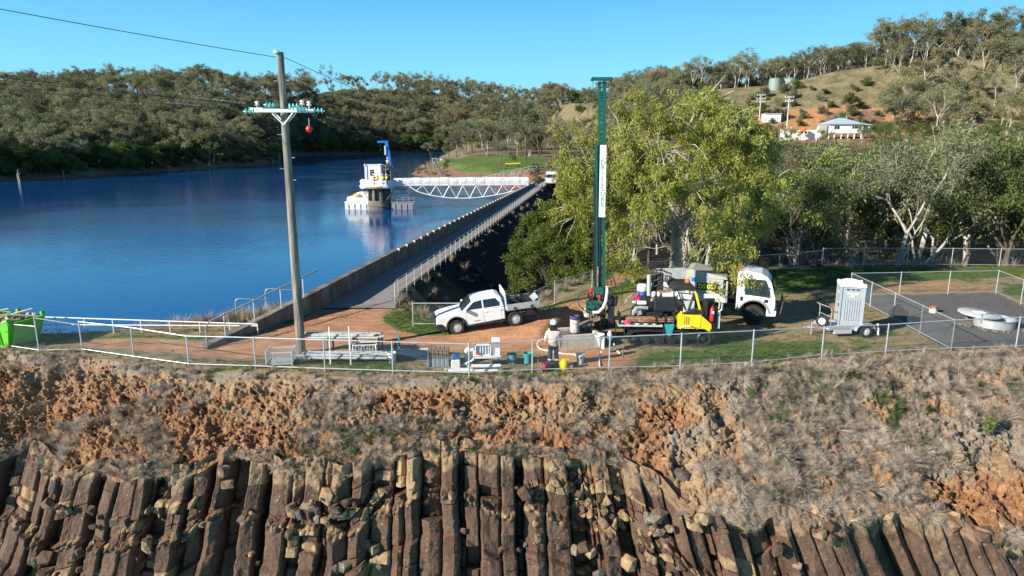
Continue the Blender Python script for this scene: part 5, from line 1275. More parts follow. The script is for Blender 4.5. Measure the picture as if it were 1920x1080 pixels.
# peninsula --------------------------------------------------------
def hz(x, y): return float(Hfar(np.array([x]), np.array([y]))[0])
def pen_things():
    line = [(803, 262), (812, 240), (822, 215), (828, 198), (836, 188)]+[(836+i*15.5, 188-i*.35) for i in range(1, 12)]
    pts = []
    for px, Y in line: x = pt_at(px, Y); pts.append((x, Y, hz(x, Y)+.02))
    fence('lawn_fence', pts, 'low grey-green fence along the front of the far lawn', hi=1.25, low=.1, mesh=False, rails=[1.25, .65], post_r=.05, rail_r=.04, m=m_galv)
    Y = 206; x = pt_at(962, Y); z = hz(x, Y); r = empty('picnic_slab', (x, Y, z), .05, 'long bright yellow slab on dark supports beside the forked white gum on the lawn', 'bench')
    MB().box((0, 0, 1.0), (4.3, .9, .3), rot=(0, -.04, 0)).build('slab', m_yellow, r, bevel=.05)
    for sx in (-1.7, 1.7): MB().box((sx, 0, .42), (.25, .7, .9)).build('support', m_dark, r)
    Y = 325; x = pt_at(822, Y); r = empty('pontoon_boat', (x, Y, ZW), .05, 'dark-hulled pontoon boat with white cabin posts moored beyond the far lawn', 'boat')
    h = MB(); h.prism([(-3.8, .1), (-3.2, -.3), (3.2, -.3), (4.2, .9), (-3.8, .75)], -1.2, 1.2); h.build('hull', m_grey, r)
    MB().b2((-3.0, -1, .75), (2.5, 1, .95)).build('deck', m_lgrey, r)
    c = MB(); c.b2((.8, -.5, .95), (1.6, .5, 2.6)); c.build('cabin', m_white, r)
    f = MB()
    for a in (-2.8, -.6):
        for y in (-.9, .9): f.cyl((a, y, .9), (a, y, 2.7), .06, n=5)
    f.b2((-3, -1, 2.7), (-.4, 1, 2.8)); f.build('canopy', m_white, r)
    Y = 250; x = pt_at(801, Y); tag(MB().prism([(-6, .15), (6, .15), (6, .5), (-6, .5)], -.8, .8).build('jetty', m_lgrey, None, loc=(x+3, 318, ZW)), 'low pale floating jetty beside the moored boat', 'jetty')
pen_things()

# house, shed, tanks, poles ---------------------------------------
m_roof = mat('pale_blue_roof', (0.42, 0.52, 0.55), 0.5, var=.08)
m_tank = mat('green_tank', (0.22, 0.29, 0.25), 0.6, var=.1)
m_wboard = mat('weatherboard', (0.78, 0.78, 0.76), 0.6, var=.05)
def house():
    Y = 231; k = F/(Y*cp+2); X = lambda px: (px-1590)/k; o = Vector((pt_at(1590, Y), Y, 0)); Z = lambda py: zpx(py, Y)
    r = empty('house', (o.x, Y, 0), .0, 'white weatherboard house on stilts with a pale blue hipped roof below the bare slope', 'house')
    x0, x1, z0, z1 = X(1549), X(1612), Z(250), Z(233); D = 9
    MB().b2((x0, 0, z0), (x1, D, z1)).build('wall', m_wboard, r)
    rf = MB(); e = .6; zr = Z(220.5); a = [(x0-e, -e, z1), (x1+e, -e, z1), (x1+e, D+e, z1), (x0-e, D+e, z1), (x0+4.6, D/2, zr), (x1-4.6, D/2, zr)]
    rf.add(a, [(0, 1, 5, 4), (1, 2, 5), (2, 3, 4, 5), (3, 0, 4), (0, 3, 2, 1)]); rf.build('roof', m_roof, r)
    MB().b2((x1+.1, 1.5, Z(250)), (X(1628), 8, Z(234))).build('annex_wall', m_wboard, r)
    an = MB(); an.prism([(x1-.1, Z(234)+.02), (X(1631), Z(234)-.1), (X(1631), Z(234)+.12), (x1-.1, Z(234)+.6)], .9, 8.6); an.build('annex_roof', m_roof, r)
    MB().b2((X(1545), .5, z0), (x0-.05, 6, z1-.1)).build('porch', m_grey, r)
    for a_, b_, y0, y1 in ((1558, 1562, 236, 242), (1563, 1567, 236, 242), (1591, 1594.5, 235.5, 241), (1595.5, 1603, 235.5, 241), (1604, 1608, 235.5, 241)):
        w = MB(); w.b2((X(a_)-.1, -.05, Z(y1)-.1), (X(b_)+.1, .02, Z(y0)+.1)); f = w.build('window', m_white, r); MB().b2((X(a_), -.09, Z(y1)), (X(b_), -.04, Z(y0))).build('pane', m_glass, f)
    for a_, b_ in ((1615.5, 1618.5), (1620, 1623)): f = MB().b2((X(a_)-.1, 1.44, Z(242)-.1), (X(b_)+.1, 1.52, Z(236)+.1)).build('window', m_white, r); MB().b2((X(a_), 1.40, Z(242)), (X(b_), 1.45, Z(236))).build('pane', m_glass, f)
    MB().b2((X(1546.5), .42, z0+.1), (X(1548.3), .5, z1-.6)).build('door', m_dark, r)
    for px in (1550, 1560, 1573, 1585, 1597, 1610, 1619, 1627):
        for y in (.1, 5): MB().b2((X(px)-.14, y+(1.5 if px > 1613 else 0), Z(264)), (X(px)+.14, y+.28+(1.5 if px > 1613 else 0), z0)).build('stilt', m_wboard, r)
    MB().cyl((X(1591), D/2, zr-.3), (X(1591), D/2, zr+.6), .12, n=6).build('vent_pipe', m_roof, r)
    # shed
    Y = 260; X2 = lambda px: (px-1445)/(F/(Y*cp+1)); x = pt_at(1445, Y); zb = zpx(227, Y); r = empty('shed', (x, Y, zb), 0, 'long low white shed on the slope left of the house', 'shed')
    MB().b2((X2(1429), 0, -.5), (X2(1458), 4, 2.5)).build('wall', m_white, r); MB().b2((X2(1428), -.3, 2.5), (X2(1459), 4.3, 2.66)).build('roof', m_white, r); MB().b2((X2(1458)+.05, .2, -.5), (X2(1463), 3.8, 2.2)).build('open_bay', m_dark, r)  # solid dark box at the right end stands for shade inside an open bay
    for px, lab in ((1443, 'left of the two pale green water tanks under the ridge trees'), (1470, 'right, half-hidden one of the two pale green water tanks under the ridge trees')):
        Y = 297; x = pt_at(px, Y); zb = zpx(162, Y); r = empty('water_tank', (x, Y, zb), 0, lab, 'water tank', 'green water tanks on the ridge')
        MB().lathe([(2.5, -2), (2.5, 2.9), (2.6, 2.95), (2.6, 3.05)], (0, 0, 0), 24).build('shell', m_tank, r); MB().lathe([(2.6, 3.05), (0, 3.55)], (0, 0, 0), 24).build('lid', m_tank, r)
    def pole(px, yt, yb, Y, arms, lab, mm=m_lgrey, w=1.2):
        x = pt_at(px, Y); zb = zpx(yb, Y); zt = zpx(yt, Y); r = empty('power_pole', (x, Y, zb), R.uniform(-.2, .2), lab, 'power pole')
        MB().cyl((0, 0, -2), (0, 0, zt-zb), .22, .16, n=8).build('pole', mm, r)
        for ay, aw in arms:
            z = zpx(ay, Y)-zb; MB().box((0, -.2, z), (aw, .16, .18)).build('crossarm', mm, r)
            for q in (-.45, -.15, .15, .45): MB().cyl((aw*q, -.2, z), (aw*q, -.2, z+.5), .09, n=5).build('insulator', m_white, r)
    pole(1418, 177, 214, 262, [(178.5, 3), (185.5, 3.4), (191.5, 3)], 'pale power pole with three crossarms left of the shed')
    pole(1470, 181, 229, 240, [(182.5, 3), (190, 2.6)], 'pale power pole with double crossarm right of the shed')
    pole(1656, 90, 150, 284, [(102, 3.6)], 'tall timber power pole alone high on the right ridge', m_conc)
    for px, yt, yb in ((1478, 238, 282), (1526, 239, 270)):
        Y = 205; x = pt_at(px, Y); zb = zpx(yb, Y); tag(MB().cyl((0, 0, -3), (0, 0, zpx(yt, Y)-zb), .17, n=8).build('post', m_lgrey, None, loc=(x, Y, zb)), ('taller' if px < 1500 else 'shorter')+' pale bare post standing in the trees left of the house', 'post')
    Y = 227; x = pt_at(1497, Y); tag(MB().b2((-6.5, 0, -3), (6.5, .5, zpx(243.5, Y)-zpx(250, Y))).build('retaining_wall', m_offw, None, loc=(x, Y, zpx(250, Y))), 'pale retaining wall beside the track left of the house', 'wall')
    Y = 226; x = pt_at(1499, Y); r = empty('tractor', (x, Y-.8, zpx(251, Y)), .1, 'small orange tractor parked against the pale retaining wall', 'tractor')
    MB().b2((-.9, -.5, .5), (.7, .5, 1.2)).build('bonnet', m_orange, r); MB().b2((-.1, -.5, 1.2), (.7, .5, 2.0)).build('cab', m_orange, r)
    for x_ in (-.7, .6): MB().cyl((x_, -.6, .4), (x_, -.35, .4), .4, n=12).build('wheel', m_black, r)
house()
# dead stumps standing in the shallows
def stumps():
    g = 'dead stumps standing in the shallows'
    for px, py, h, lab in ((43, 341, 3.6, 'forked pale stump at the far left of the shallows'), (31, 335, 3.0, 'thin grey stump beside the forked pale one'), (84, 325, 4.5, 'bushy grey dead tree leaning over the shallows'), (124, 332, 3.0, 'short split stump in the shallows'),
                         (184, 322, 4.0, 'twin dead stems at the waterline'), (229, 316, 3.0, 'single dark dead stem at the waterline'), (359, 314, 5.0, 'tall straight pale dead stem left of the power pole'), (418, 309, 3.0, 'short dead stem nearest the power pole')):
        p = G(px, py, ZW); mb = MB(); rr = random.Random(px)
        for k in range(1+(px in (43, 84, 124, 184))+2*(px == 84)): mb.tube([(k*.3, 0, -1), (k*.35+rr.uniform(-.3, .3), 0, h*.5), (k*.5+rr.uniform(-.6, .6)*(1 if px != 359 else .1), 0, h*(1-.25*k))], 0, n=5, radii=[.16, .12, .06])
        tag(mb.build('dead_stump', m_dead, None, loc=(p.x, p.y-1.5, p.z)), lab, 'stump', g)
stumps()
# ================================================================== VEHICLES
m_alloy = mat('alloy_wheel', (0.66, 0.66, 0.67), 0.35, metal=.1, var=.1)
m_lamp = mat('headlamp_glass', (0.55, 0.58, 0.60), 0.1, var=.1, spec=.9)
m_tray = mat('aluminium_tray', (0.50, 0.51, 0.52), 0.4, metal=.4, var=.12)
m_cloth_o = mat('orange_cloth', (0.85, 0.16, 0.05), 0.8, var=.1)
m_beige = mat('beige_box', (0.42, 0.41, 0.36), 0.55, var=.12)
def wheel(parent, x, y, z, r, w, side, rimc=m_alloy, spokes=10, nm='wheel', rim_r=.62):
    t = MB(); t.lathe([(r*.62, -w/2), (r*.93, -w/2), (r, -w*.33), (r, w*.33), (r*.93, w/2), (r*.62, w/2)], (0, 0, 0), 28, axis='y')
    for i in range(28):
        a = i*2*math.pi/28; t.box((r*.995*math.cos(a), 0, r*.995*math.sin(a)), (.045, w*.8, .03), rot=(0, -a+math.pi/2, 0))
    o = t.build(nm, m_black, parent, loc=(x, y, z))
    rm = MB(); yo = side*w*.36; R_ = r*rim_r
    rm.lathe([(R_*1.02, yo), (R_*.86, yo+side*.005), (R_*.84, yo-side*.05)], (0, 0, 0), 24, axis='y')
    for i in range(spokes):
        a = i*2*math.pi/spokes; rm.box((R_*.5*math.cos(a), yo-side*.01, R_*.5*math.sin(a)), (R_*.9, .03, R_*.21), rot=(0, -a, 0))
    rm.cyl((0, yo-side*.04, 0), (0, yo+side*.02, 0), R_*.2, n=10)
    rm.build('rim', rimc, o)
    bk = MB(); bk.lathe([(r*.63, yo-side*.05), (0, yo-side*.05)], (0, 0, 0), 20, axis='y'); bk.build('rim_well', m_dark, o)
    return o
def arch(cx, cz, r, n=9, a0=180, a1=0): return [(cx+r*math.cos(math.radians(a0+(a1-a0)*i/n)), cz+r*math.sin(math.radians(a0+(a1-a0)*i/n))) for i in range(n+1)]
def txt(s, size, name, m, parent, loc, rot, ext=.004, align='CENTER', bold=0.0, xs=1.0):
    cu = bpy.data.curves.new(name, 'FONT'); cu.body = s; cu.size = size; cu.extrude = ext; cu.align_x = align; cu.align_y = 'CENTER'; cu.offset = bold
    t = bpy.data.objects.new(name, cu); COL.objects.link(t); dg = bpy.context.evaluated_depsgraph_get(); me = bpy.data.meshes.new_from_object(t.evaluated_get(dg)); COL.objects.unlink(t); bpy.data.objects.remove(t)
    me.materials.clear(); me.materials.append(m); o = bpy.data.objects.new(name, me); COL.objects.link(o); o.parent = parent; o.location = loc; o.rotation_euler = rot; o.scale = (xs, 1, 1); return o
def ute():
    p = (G(858, 628)+Vector((0, 0, 0))); f = Vector((-math.cos(math.radians(9)), -math.sin(math.radians(9)), 0)); left = Vector((-f.y, f.x, 0))
    # nearest side (its left) wheel line passes through p
    US = .84; c = p-f*1.56*US-left*.82*US; c.z = 0.17
    r = empty('ute', c, math.atan2(f.y, f.x), 'white dual-cab ute with an aluminium tray parked on the dirt slope', 'ute', None, 0, math.radians(6.2)); r.scale = (US, US, US)
    hw = lambda z: .93 if z < 1.02 else .93-.20*(z-1.02)/.78
    low = [(2.52,.55),(2.60,.72),(2.58,.98),(2.42,1.04),(2.0,1.10),(1.28,1.17),(1.05,1.12)]+[(-1.0,1.10),(-1.05,.95),(-1.05,.52)]
    sill = [(1.02,.42)]+arch(1.56,.42,.49)[::1]+[(2.3,.45)]
    body = [(-1.05,.52),(-.95,.42)]+[(1.05,.42)]+arch(1.56,.44,.50)+[(2.10,.46),(2.45,.46)]+low[:-2][::1]
    # outline in order: bottom rear -> arch -> front -> hood -> beltline rear
    out = [(-1.05,.50),(.98,.42)]+arch(1.56,.44,.51,10)+[(2.15,.44),(2.50,.50),(2.60,.72),(2.57,.96),(2.40,1.05),(2.0,1.12),(1.30,1.19),(1.15,1.20),(-1.05,1.14)]
    b_ = MB(); b_.prism(out, -.93, .93); bd = b_.build('body', m_white, r, bevel=.045)
    cab = [(1.22,1.17),(.62,1.66),(.40,1.76),(.0,1.80),(-.70,1.79),(-.92,1.70),(-1.03,1.16)]
    g = MB(); g.prism(cab, -.93, .93, hw=lambda z: 1-.20*(z-1.15)/.65); g.build('cabin', m_white, r, bevel=.04)
    # windows stand 4 mm proud of the leaning side
    for sd in (1, -1):
        def q(x, z): return (x, sd*(.93*(1-.20*(z-1.15)/.65)+.006), z)
        for nm, pts in (('side_window', [(.98,1.24),(.55,1.60),(.12,1.66),(.12,1.24)]), ('side_window', [(.04,1.24),(.04,1.66),(-.62,1.66),(-.84,1.40),(-.80,1.24)])):
            w = MB(); w.add([q(*p_) for p_ in pts], [tuple(range(len(pts)))]); w.build(nm, m_glass, r)
        for x in (-.05, -.95): 
            h = MB(); h.box((x-.0 if x > -.5 else x+.12, sd*.945, 1.03), (.16, .03, .035)); h.build('door_handle', m_white, r)
        sm = MB(); [sm.box((x, sd*.932, .80), (.008, .006, .62)) for x in (1.0, .08, -.86)]; sm.build('door_seam', m_grey, r)
        MB().b2((-1.0, sd*.86, .36), (1.0, sd*.95, .43)).build('side_step', m_black, r)
        mr = MB(); mr.box((1.02, sd*1.06, 1.28), (.12, .24, .19)); mr.build('wing_mirror', m_white, r, bevel=.03)
        fl = MB(); fl.tube([(x, sd*.94, z) for x, z in arch(1.56,.44,.53,10)], .035, n=5); fl.build('wheel_arch_trim', m_black, r)
        hl = MB(); hl.box((2.46, sd*.80, .93), (.26, .24, .12)); hl.build('headlight', m_lamp, r, bevel=.03)
        MB().box((2.50, sd*.84, .66), (.22, .14, .10)).build('fog_lamp', m_lamp, r)
    ws = MB(); ws.add([(1.20,-.84,1.215),(1.20,.84,1.215),(.66,.74,1.655),(.66,-.74,1.655)], [(0,1,2,3)]); ws.v = [(x+.025, y, z+.012) for x, y, z in ws.v]; ws.build('windscreen', m_glass, r)
    gr = MB(); gr.b2((2.56,-.55,.68),(2.64,.55,.98)); gr.build('grille', m_black, r, bevel=.02)
    bu = MB(); bu.prism([(2.2,.36),(2.62,.40),(2.68,.66),(2.55,.72),(2.3,.70),(2.12,.52)], -.95, .95); bu.build('front_bumper', m_black, r, bevel=.04)
    hd = MB(); hd.b2((1.3,-.5,1.185),(2.2,.5,1.20)); 
    MB().b2((.30, .938, .60), (.62, .942, .64)).build('door_badge', m_grey, r)
    # tray
    ty = MB(); ty.b2((-2.95,-.95,.90),(-1.16,.95,.98)); ty.build('tray_floor', m_tray, r)
    for sd in (1, -1):
        dr = MB(); dr.b2((-2.95, sd*.93, .95),(-1.18, sd*.965, 1.24)); dr.b2((-2.95, sd*.96, 1.06),(-1.18, sd*.972, 1.09)); dr.build('drop_side', m_tray, r, bevel=.008)
        for x in (-1.6, -2.5): MB().box((x, sd*.985, 1.0), (.12, .03, .13)).build('latch', m_black, r)
        gd = MB(); gd.tube([(x, sd*.80, z) for x, z in arch(-1.56,.42,.52,10)], .03, n=5); gd.build('mudguard', m_black, r)
    tg = MB(); tg.b2((-2.99,-.95,.93),(-2.95,.95,1.24)); tg.build('tail_gate', m_tray, r)
    hb = MB()
    for y in (-.9, -.3, .3, .9): hb.b2((-1.18, y-.03, .95),(-1.11, y+.03, 1.95))
    for z in (1.2, 1.5, 1.75, 1.93): hb.b2((-1.175,-.93,z-.02),(-1.115,.93,z+.025))
    hb.build('headboard', m_white, r)
    ch = MB(); ch.b2((-2.8,-.42,.62),(-1.0,-.34,.78)); ch.b2((-2.8,.34,.62),(-1.0,.42,.78)); ch.cyl((-1.56,-.8,.42),(-1.56,.8,.42),.06); ch.b2((-2.85,-.7,.55),(-2.7,.7,.66)); ch.b2((-2.6,.5,.5),(-2.2,.85,.85)); ch.build('chassis', m_dark, r)
    for x, y in ((1.56,.80),(1.56,-.80),(-1.56,.80),(-1.56,-.80)): wheel(r, x, y, .395, .40, .27, 1 if y > 0 else -1)
    z0 = 1.0
    lo = empty('tray_load', c+f*-2.0*US+Vector((0, 0, (z0+.2)*US)), math.atan2(f.y, f.x), 'dark toolboxes and a pale board tied on the ute tray', 'load')
    lo.scale = (US, US, US)
    a = MB(); a.b2((-.75,-.6,0),(.0,.5,.34)); a.b2((.1,-.7,0),(.6,.3,.25)); a.box((-.55, .1, .45), (.35, .5, .28)); a.build('toolbox', m_black, lo, bevel=.03)
    a = MB(); a.box((-.55, .62, .48), (.36, .02, .34), rot=(0, .7, 0)); a.build('pale_board', m_white, lo)
    a = MB(); a.cyl((-.9, -.5, .1), (.9, -.5, .75), .03, n=6); a.build('pole_bar', m_dark, lo)
    # driver seen through the window
    d = MB(); d.lathe([(.0, .0), (.20, .02), (.24, .25), (.20, .42), (.08, .50), (.07, .56)], (0, 0, 0), 12); pr = empty('person', c+f*.45*US+left*.40*US+Vector((0, 0, .78)), math.atan2(f.y, f.x), 'person in an orange shirt sitting at the front window of the white ute', 'person')
    pr.scale = (US, US, US); d.build('shirt', m_cloth_o, pr); h = MB(); h.lathe([(0, .54), (.07, .55), (.10, .64), (.10, .72), (.06, .79), (0, .81)], (0, 0, 0), 12); h.build('body', m_skin, pr)
ute()

def truck_mesh(r, detail=True, text=None):
    """cab-over truck; +x forward, origin on the ground between the axles"""
    W = 1.02
    cab = [(.95,.62),(1.02,1.0)]+arch(1.75,.50,.68,8,170,10)[0:]+[(2.44,.60),(2.60,.62),(2.66,.98),(2.64,1.35),(2.44,2.02),(2.28,2.26),(2.0,2.42),(1.4,2.50),(1.0,2.46),(.95,2.3)]
    c = MB(); c.prism(cab, -W, W, hw=lambda z: 1-(0 if z < 1.4 else .10*(z-1.4)/1.1)); c.build('cab', m_white, r, bevel=.06)
    for sd in (1, -1):
        def q(x, z): return (x, sd*(W*(1-(0 if z < 1.4 else .10*(z-1.4)/1.1))+.008), z)
        w = MB(); pts = [(1.30,1.42),(1.30,2.08),(1.42,2.16),(2.20,2.14),(2.40,1.62),(2.42,1.34),(1.95,1.38)]; w.add([q(*p) for p in pts], [tuple(range(len(pts)))]); w.build('side_window', m_glass, r)
        MB().box((1.18, sd*(W+.01), 1.22), (.12, .02, .2)).build('vent', m_dark, r); MB().box((2.25, sd*(W+.01), 1.18), (.16, .03, .14)).build('door_handle', m_dark, r)
        m = MB(); m.cyl((2.5, sd*1.0, 2.0), (2.72, sd*1.22, 1.9), .018, n=5); m.box((2.72, sd*1.22, 1.72), (.06, .2, .36)); m.build('mirror', m_dark, r)
        hl = MB(); hl.box((2.56, sd*.86, .84), (.16, .26, .16)); hl.build('headlight', m_lamp, r, bevel=.03)
        fl = MB(); fl.tube([(x, sd*1.0, z) for x, z in arch(1.75,.50,.70,8,170,10)], .06, n=6); fl.build('wheel_arch', m_grey, r)
    ws = MB(); ws.add([(2.655,-.92,1.38),(2.655,.92,1.38),(2.475,.88,2.02),(2.475,-.88,2.02)], [(0,1,2,3)]); ws.build('windscreen', m_glass, r)
    b_ = MB(); b_.prism([(2.3,.45),(2.72,.48),(2.74,.72),(2.5,.74),(2.3,.66)], -1.0, 1.0); b_.build('front_bumper', m_white, r, bevel=.03)
    if detail: bb = MB(); bb.tube([(2.72,.8,.5),(2.95,.8,.6),(2.98,.8,1.15),(2.98,-.8,1.15),(2.95,-.8,.6),(2.72,-.8,.5)], .04, n=7); bb.build('bull_bar', m_dark, r)
    ch = MB(); ch.b2((-3.2,-.45,.62),(1.2,-.33,.82)); ch.b2((-3.2,.33,.62),(1.2,.45,.82)); ch.cyl((-1.75,-.9,.5),(-1.75,.9,.5),.09); ch.cyl((1.75,-.9,.5),(1.75,.9,.5),.08); ch.b2((-.2,.45,.5),(.8,.85,.9)); ch.build('chassis', m_dark, r)
    t = MB(); t.b2((-3.3,-1.1,.98),(.55,1.1,1.08)); t.build('tray_floor', m_tray, r)
    for sd in (1, -1): 
        d = MB(); d.b2((-3.3, sd*1.08, .98),(.55, sd*1.12, 1.34)); d.build('drop_side', m_lgrey, r, bevel=.01)
        MB().tube([(.35, sd*1.0, .98), (.35, sd*1.0, .62), (.15, sd*1.0, .45), (-.25, sd*1.0, .42), (-.45, sd*1.0, .5), (-.45, sd*1.0, .98)], .045, n=7).build('side_guard', m_galv, r)
        for x in (-3.2, .5): MB().b2((x-.04, sd*1.05, .98), (x+.04, sd*1.13, 2.0 if x > 0 else 1.5)).build('tray_post', m_galv, r)
    for x, y in ((1.75,.84),(1.75,-.84),(-1.75,.84),(-1.75,-.84)): wheel(r, x, y, .46, .465, .30, 1 if y > 0 else -1, m_dark, 6, rim_r=.5)
def truck():
    p = G(1411, 609); az = math.radians(-20); f = Vector((math.cos(az), math.sin(az), 0)); right = Vector((f.y, -f.x, 0)); c = p-f*1.75-right*.9; c.z = .02
    r = empty('truck', c, az, 'white cab-over truck with grey tray and equipment parked under the big gum', 'truck'); truck_mesh(r)
    # beige service box on the tray
    o = c+f*1.08+Vector((0, 0, 1.09)); bx = empty('service_box', o, az, 'beige metal service box with a yellow-on-black number plate, standing on the truck tray', 'box')
    b_ = MB(); b_.prism([(-2.3,.0),(-.62,.0),(-.62,.12),(-.74,.2),(-.74,.95),(-.60,1.0),(-.62,1.06),(-2.2,1.35),(-2.45,1.3),(-2.45,.2)], -1.0, 1.0); b_.build('shell', m_beige, bx, bevel=.025)
    MB().b2((-2.4,-1.03,.97),(-.58,1.03,1.02)).build('lid_rim', m_beige, bx)
    pl = MB().b2((-1.93,-1.012,.40),(-.98,-1.002,.74)).build('number_panel', m_black, bx)
    txt('DS 003', .30, 'number_text', mat('number_yellow', (.9, .85, .03), .5, var=.03), pl, (-1.46, -1.02, .57), (math.pi/2, 0, 0), bold=.010, xs=.92)
    MB().b2((-2.2,-1.012,.78),(-2.0,-1.004,.98)).build('blue_sticker', m_blue, bx); MB().box((-1.45,-1.02,.24),(.12,.03,.06)).build('latch', m_dark, bx)
    sw = empty('spare_wheel', c+f*.74+Vector((0, 0, 1.55)), az, 'spare truck wheel standing on the tray behind the cab', 'wheel'); wheel(sw, 0, -.5, 0, .46, .3, -1, m_dark, 6)
    bcn = c+f*1.0+Vector((0, 0, 2.52)); tag(MB().lathe([(.09, 0), (.10, .06), (.08, .14), (0, .17)], (0, 0, 0), 10).build('beacon', m_orange, None, loc=bcn), 'small orange beacon on the white truck cab roof', 'beacon')
    return r
truck()
def far_truck():
    Y = 131.0; x = pt_at(1034, Y); r = empty('truck', (x, Y+1, .0), math.radians(-92), 'distant white truck facing along the dam road at its far end', 'truck'); truck_mesh(r, detail=False)
far_truck()

# ------------------------------------------------------------------ drill rig
def rig():
    p = G(1254, 646); c = Vector((p.x, p.y+.85, 0)); az = math.radians(-3); r = empty('drill_rig', c, az, 'tracked drill rig with a tall dark green mast, black canopy and yellow engine cover', 'drill rig')
    K = F/(28.2*cp+8*sp)
    def X(px): return (px-1254)/K
    def Z(py, Y=None): return zpx(py, (Y or c.y-.85))
    rd = random.Random(4)
    # tracks
    for sd in (-1, 1):
        y = sd*.85; pts = []
        R0 = .30; L = 1.42
        path = [(-L+R0*math.cos(a), R0+.02+R0*math.sin(a)) for a in [math.radians(t) for t in range(-90, -271, -20)]]
        path += [(x, .64+.01*math.sin(x*5)) for x in (-.9, -.3, .3, .9)]+[(L+R0*math.cos(a), R0+.02+R0*math.sin(a)) for a in [math.radians(t) for t in range(90, -91, -20)]]
        path += [(x, .02) for x in (.9, .3, -.3, -.9)]
        n = len(path); inn = [(x*.955, .32+(z-.32)*.86) for x, z in path]; m = MB(); vs = []
        for x, z in path: vs += [(x, y-.2, z), (x, y+.2, z)]
        for x, z in inn: vs += [(x, y-.2, z), (x, y+.2, z)]
        fs = []
        for i in range(n):
            j = (i+1) % n; fs += [(2*i, 2*j, 2*j+1, 2*i+1), (2*n+2*i, 2*n+2*i+1, 2*n+2*j+1, 2*n+2*j), (2*i, 2*n+2*i, 2*n+2*j, 2*j), (2*i+1, 2*j+1, 2*n+2*j+1, 2*n+2*i+1)]
        m.add(vs, fs)
        per = [0]
        for i in range(n): a, b_ = path[i], path[(i+1) % n]; per.append(per[-1]+math.hypot(b_[0]-a[0], b_[1]-a[1]))
        s = 0
        while s < per[-1]:
            i = max(k for k in range(n) if per[k] <= s); a, b_ = path[i], path[(i+1) % n]; t = (s-per[i])/max(1e-6, per[i+1]-per[i]); x, z = a[0]+(b_[0]-a[0])*t, a[1]+(b_[1]-a[1])*t
            ang = math.atan2(b_[1]-a[1], b_[0]-a[0]); m.box((x, y, z), (.06, .42, .05), rot=(0, -ang, 0)); s += .135
        m.build('track', m_black, r)
        for x in (-.95, -.42, .10, .62): 
            w = MB(); w.lathe([(.15, y-.19), (.17, y-.15), (.17, y+.15), (.15, y+.19)], (x, 0, .22), 16, axis='y'); w.lathe([(.15, y-sd*0-.2), (0, y-.2)], (x, 0, .22), 16, axis='y'); w.cyl((x, y-.24, .22), (x, y-.2, .22), .06, n=10); w.build('track_roller', m_dark, r)
        for x, rr_ in ((-1.42, .26), (1.42, .26)):
            w = MB(); w.lathe([(.2, y-.15), (rr_, y-.1), (rr_, y+.1), (.2, y+.15)], (x, 0, .32), 18, axis='y'); w.cyl((x, y-.22, .32), (x, y+.1, .32), .1, n=10); w.build('drive_sprocket', m_dark, r)
        MB().b2((-1.3, y-.12, .28), (1.3, y+.12, .48)).build('track_frame', m_dark, r)
    b_ = MB(); b_.b2((-2.2,-.75,.62),(1.85,.75,.80)); b_.b2((-1.0,-.45,.35),(1.0,.45,.62)); b_.b2((1.75,-1.0,.55),(1.95,1.0,1.55)); b_.build('chassis', m_dark, r)
    d = MB(); d.b2((X(1160),-.98,.80),(X(1242),-.30,.87)); d.build('side_deck', m_lgrey, r)
    # rods and core trays on the deck
    ro = MB()
    for i in range(6):
        for j in range(2):
            x0 = X(1176)+rd.uniform(-.03, .05); ro.cyl((x0, -.90+.11*i, 1.02+.09*j), (X(1262), -.90+.11*i, 1.02+.09*j), .043, n=7)
    ro.cyl((X(1155), -.9, 1.0), (X(1166), -.9, 1.0), .05, n=7)
    tag(ro.build('drill_rods', m_rust, None, loc=c), 'rusty drill rods stacked along the near side of the drill rig deck', 'drill rods')
    bpy.data.objects['drill_rods'].rotation_euler.z = az
    rk = MB()
    for px in (1163, 1230, 1247): MB().b2((X(px)-.04,-.96,.86),(X(px)+.04,-.90,1.35)).build('rack_post', m_dark, r); MB().b2((X(px)-.04,-.32,.86),(X(px)+.04,-.26,1.3)).build('rack_post', m_dark, r)
    # yellow engine cover with chamfered nose
    y0, y1 = -1.02, -.30; x0, x1 = X(1269.5), X(1331)
    yc = MB(); yc.prism([(x0,.74),(x1-.28,.74),(x1-.02,.58),(x1+.02,.62),(x1,.95),(x1-.45,1.33),(x0+.1,1.36),(x0,1.25)], y0, y1); ycv = yc.build('engine_cover', m_yellow, r, bevel=.02)
    sm = MB()
    for xx in (X(1281), X(1311)): sm.b2((xx-.006, y0-.006, .80), (xx+.006, y0-.001, 1.30))
    sm.b2((X(1281), y0-.006, .80), (X(1311), y0-.001, .812)); sm.build('panel_gap', m_dark, ycv)
    vt = MB()
    for i in range(2):
        for j in range(6): MB().b2((X(1283.5)+.09*i, y0-.006, .86+.07*j), (X(1283.5)+.09*i+.055, y0-.001, .90+.07*j)).build('vent_slot', m_dark, ycv)
    MB().cyl((X(1276), y0+.15, 1.33), (X(1276), y0+.15, 1.46), .05, n=8).build('filler_cap', m_yellow, r); MB().cyl((X(1311), y0+.15, 1.3), (X(1311), y0+.15, 1.44), .05, n=8).build('filler_cap', m_yellow, r)
    # operator station: canopy, bar, white console
    cz = 2.30; cn = MB(); cn.prism([(X(1257),cz+.02),(X(1260),cz+.17),(X(1270),cz+.26),(X(1293),cz+.25),(X(1306),cz+.02),(X(1303),cz-.04),(X(1285),cz+.02),(X(1262),cz-.04)], -.75, .55); cn.build('canopy', m_black, r, bevel=.03)
    MB().lathe([(.10, 0), (.11, .05), (.09, .14), (0, .17)], (X(1290), -.2, cz+.25), 12).build('beacon', m_orange, r)
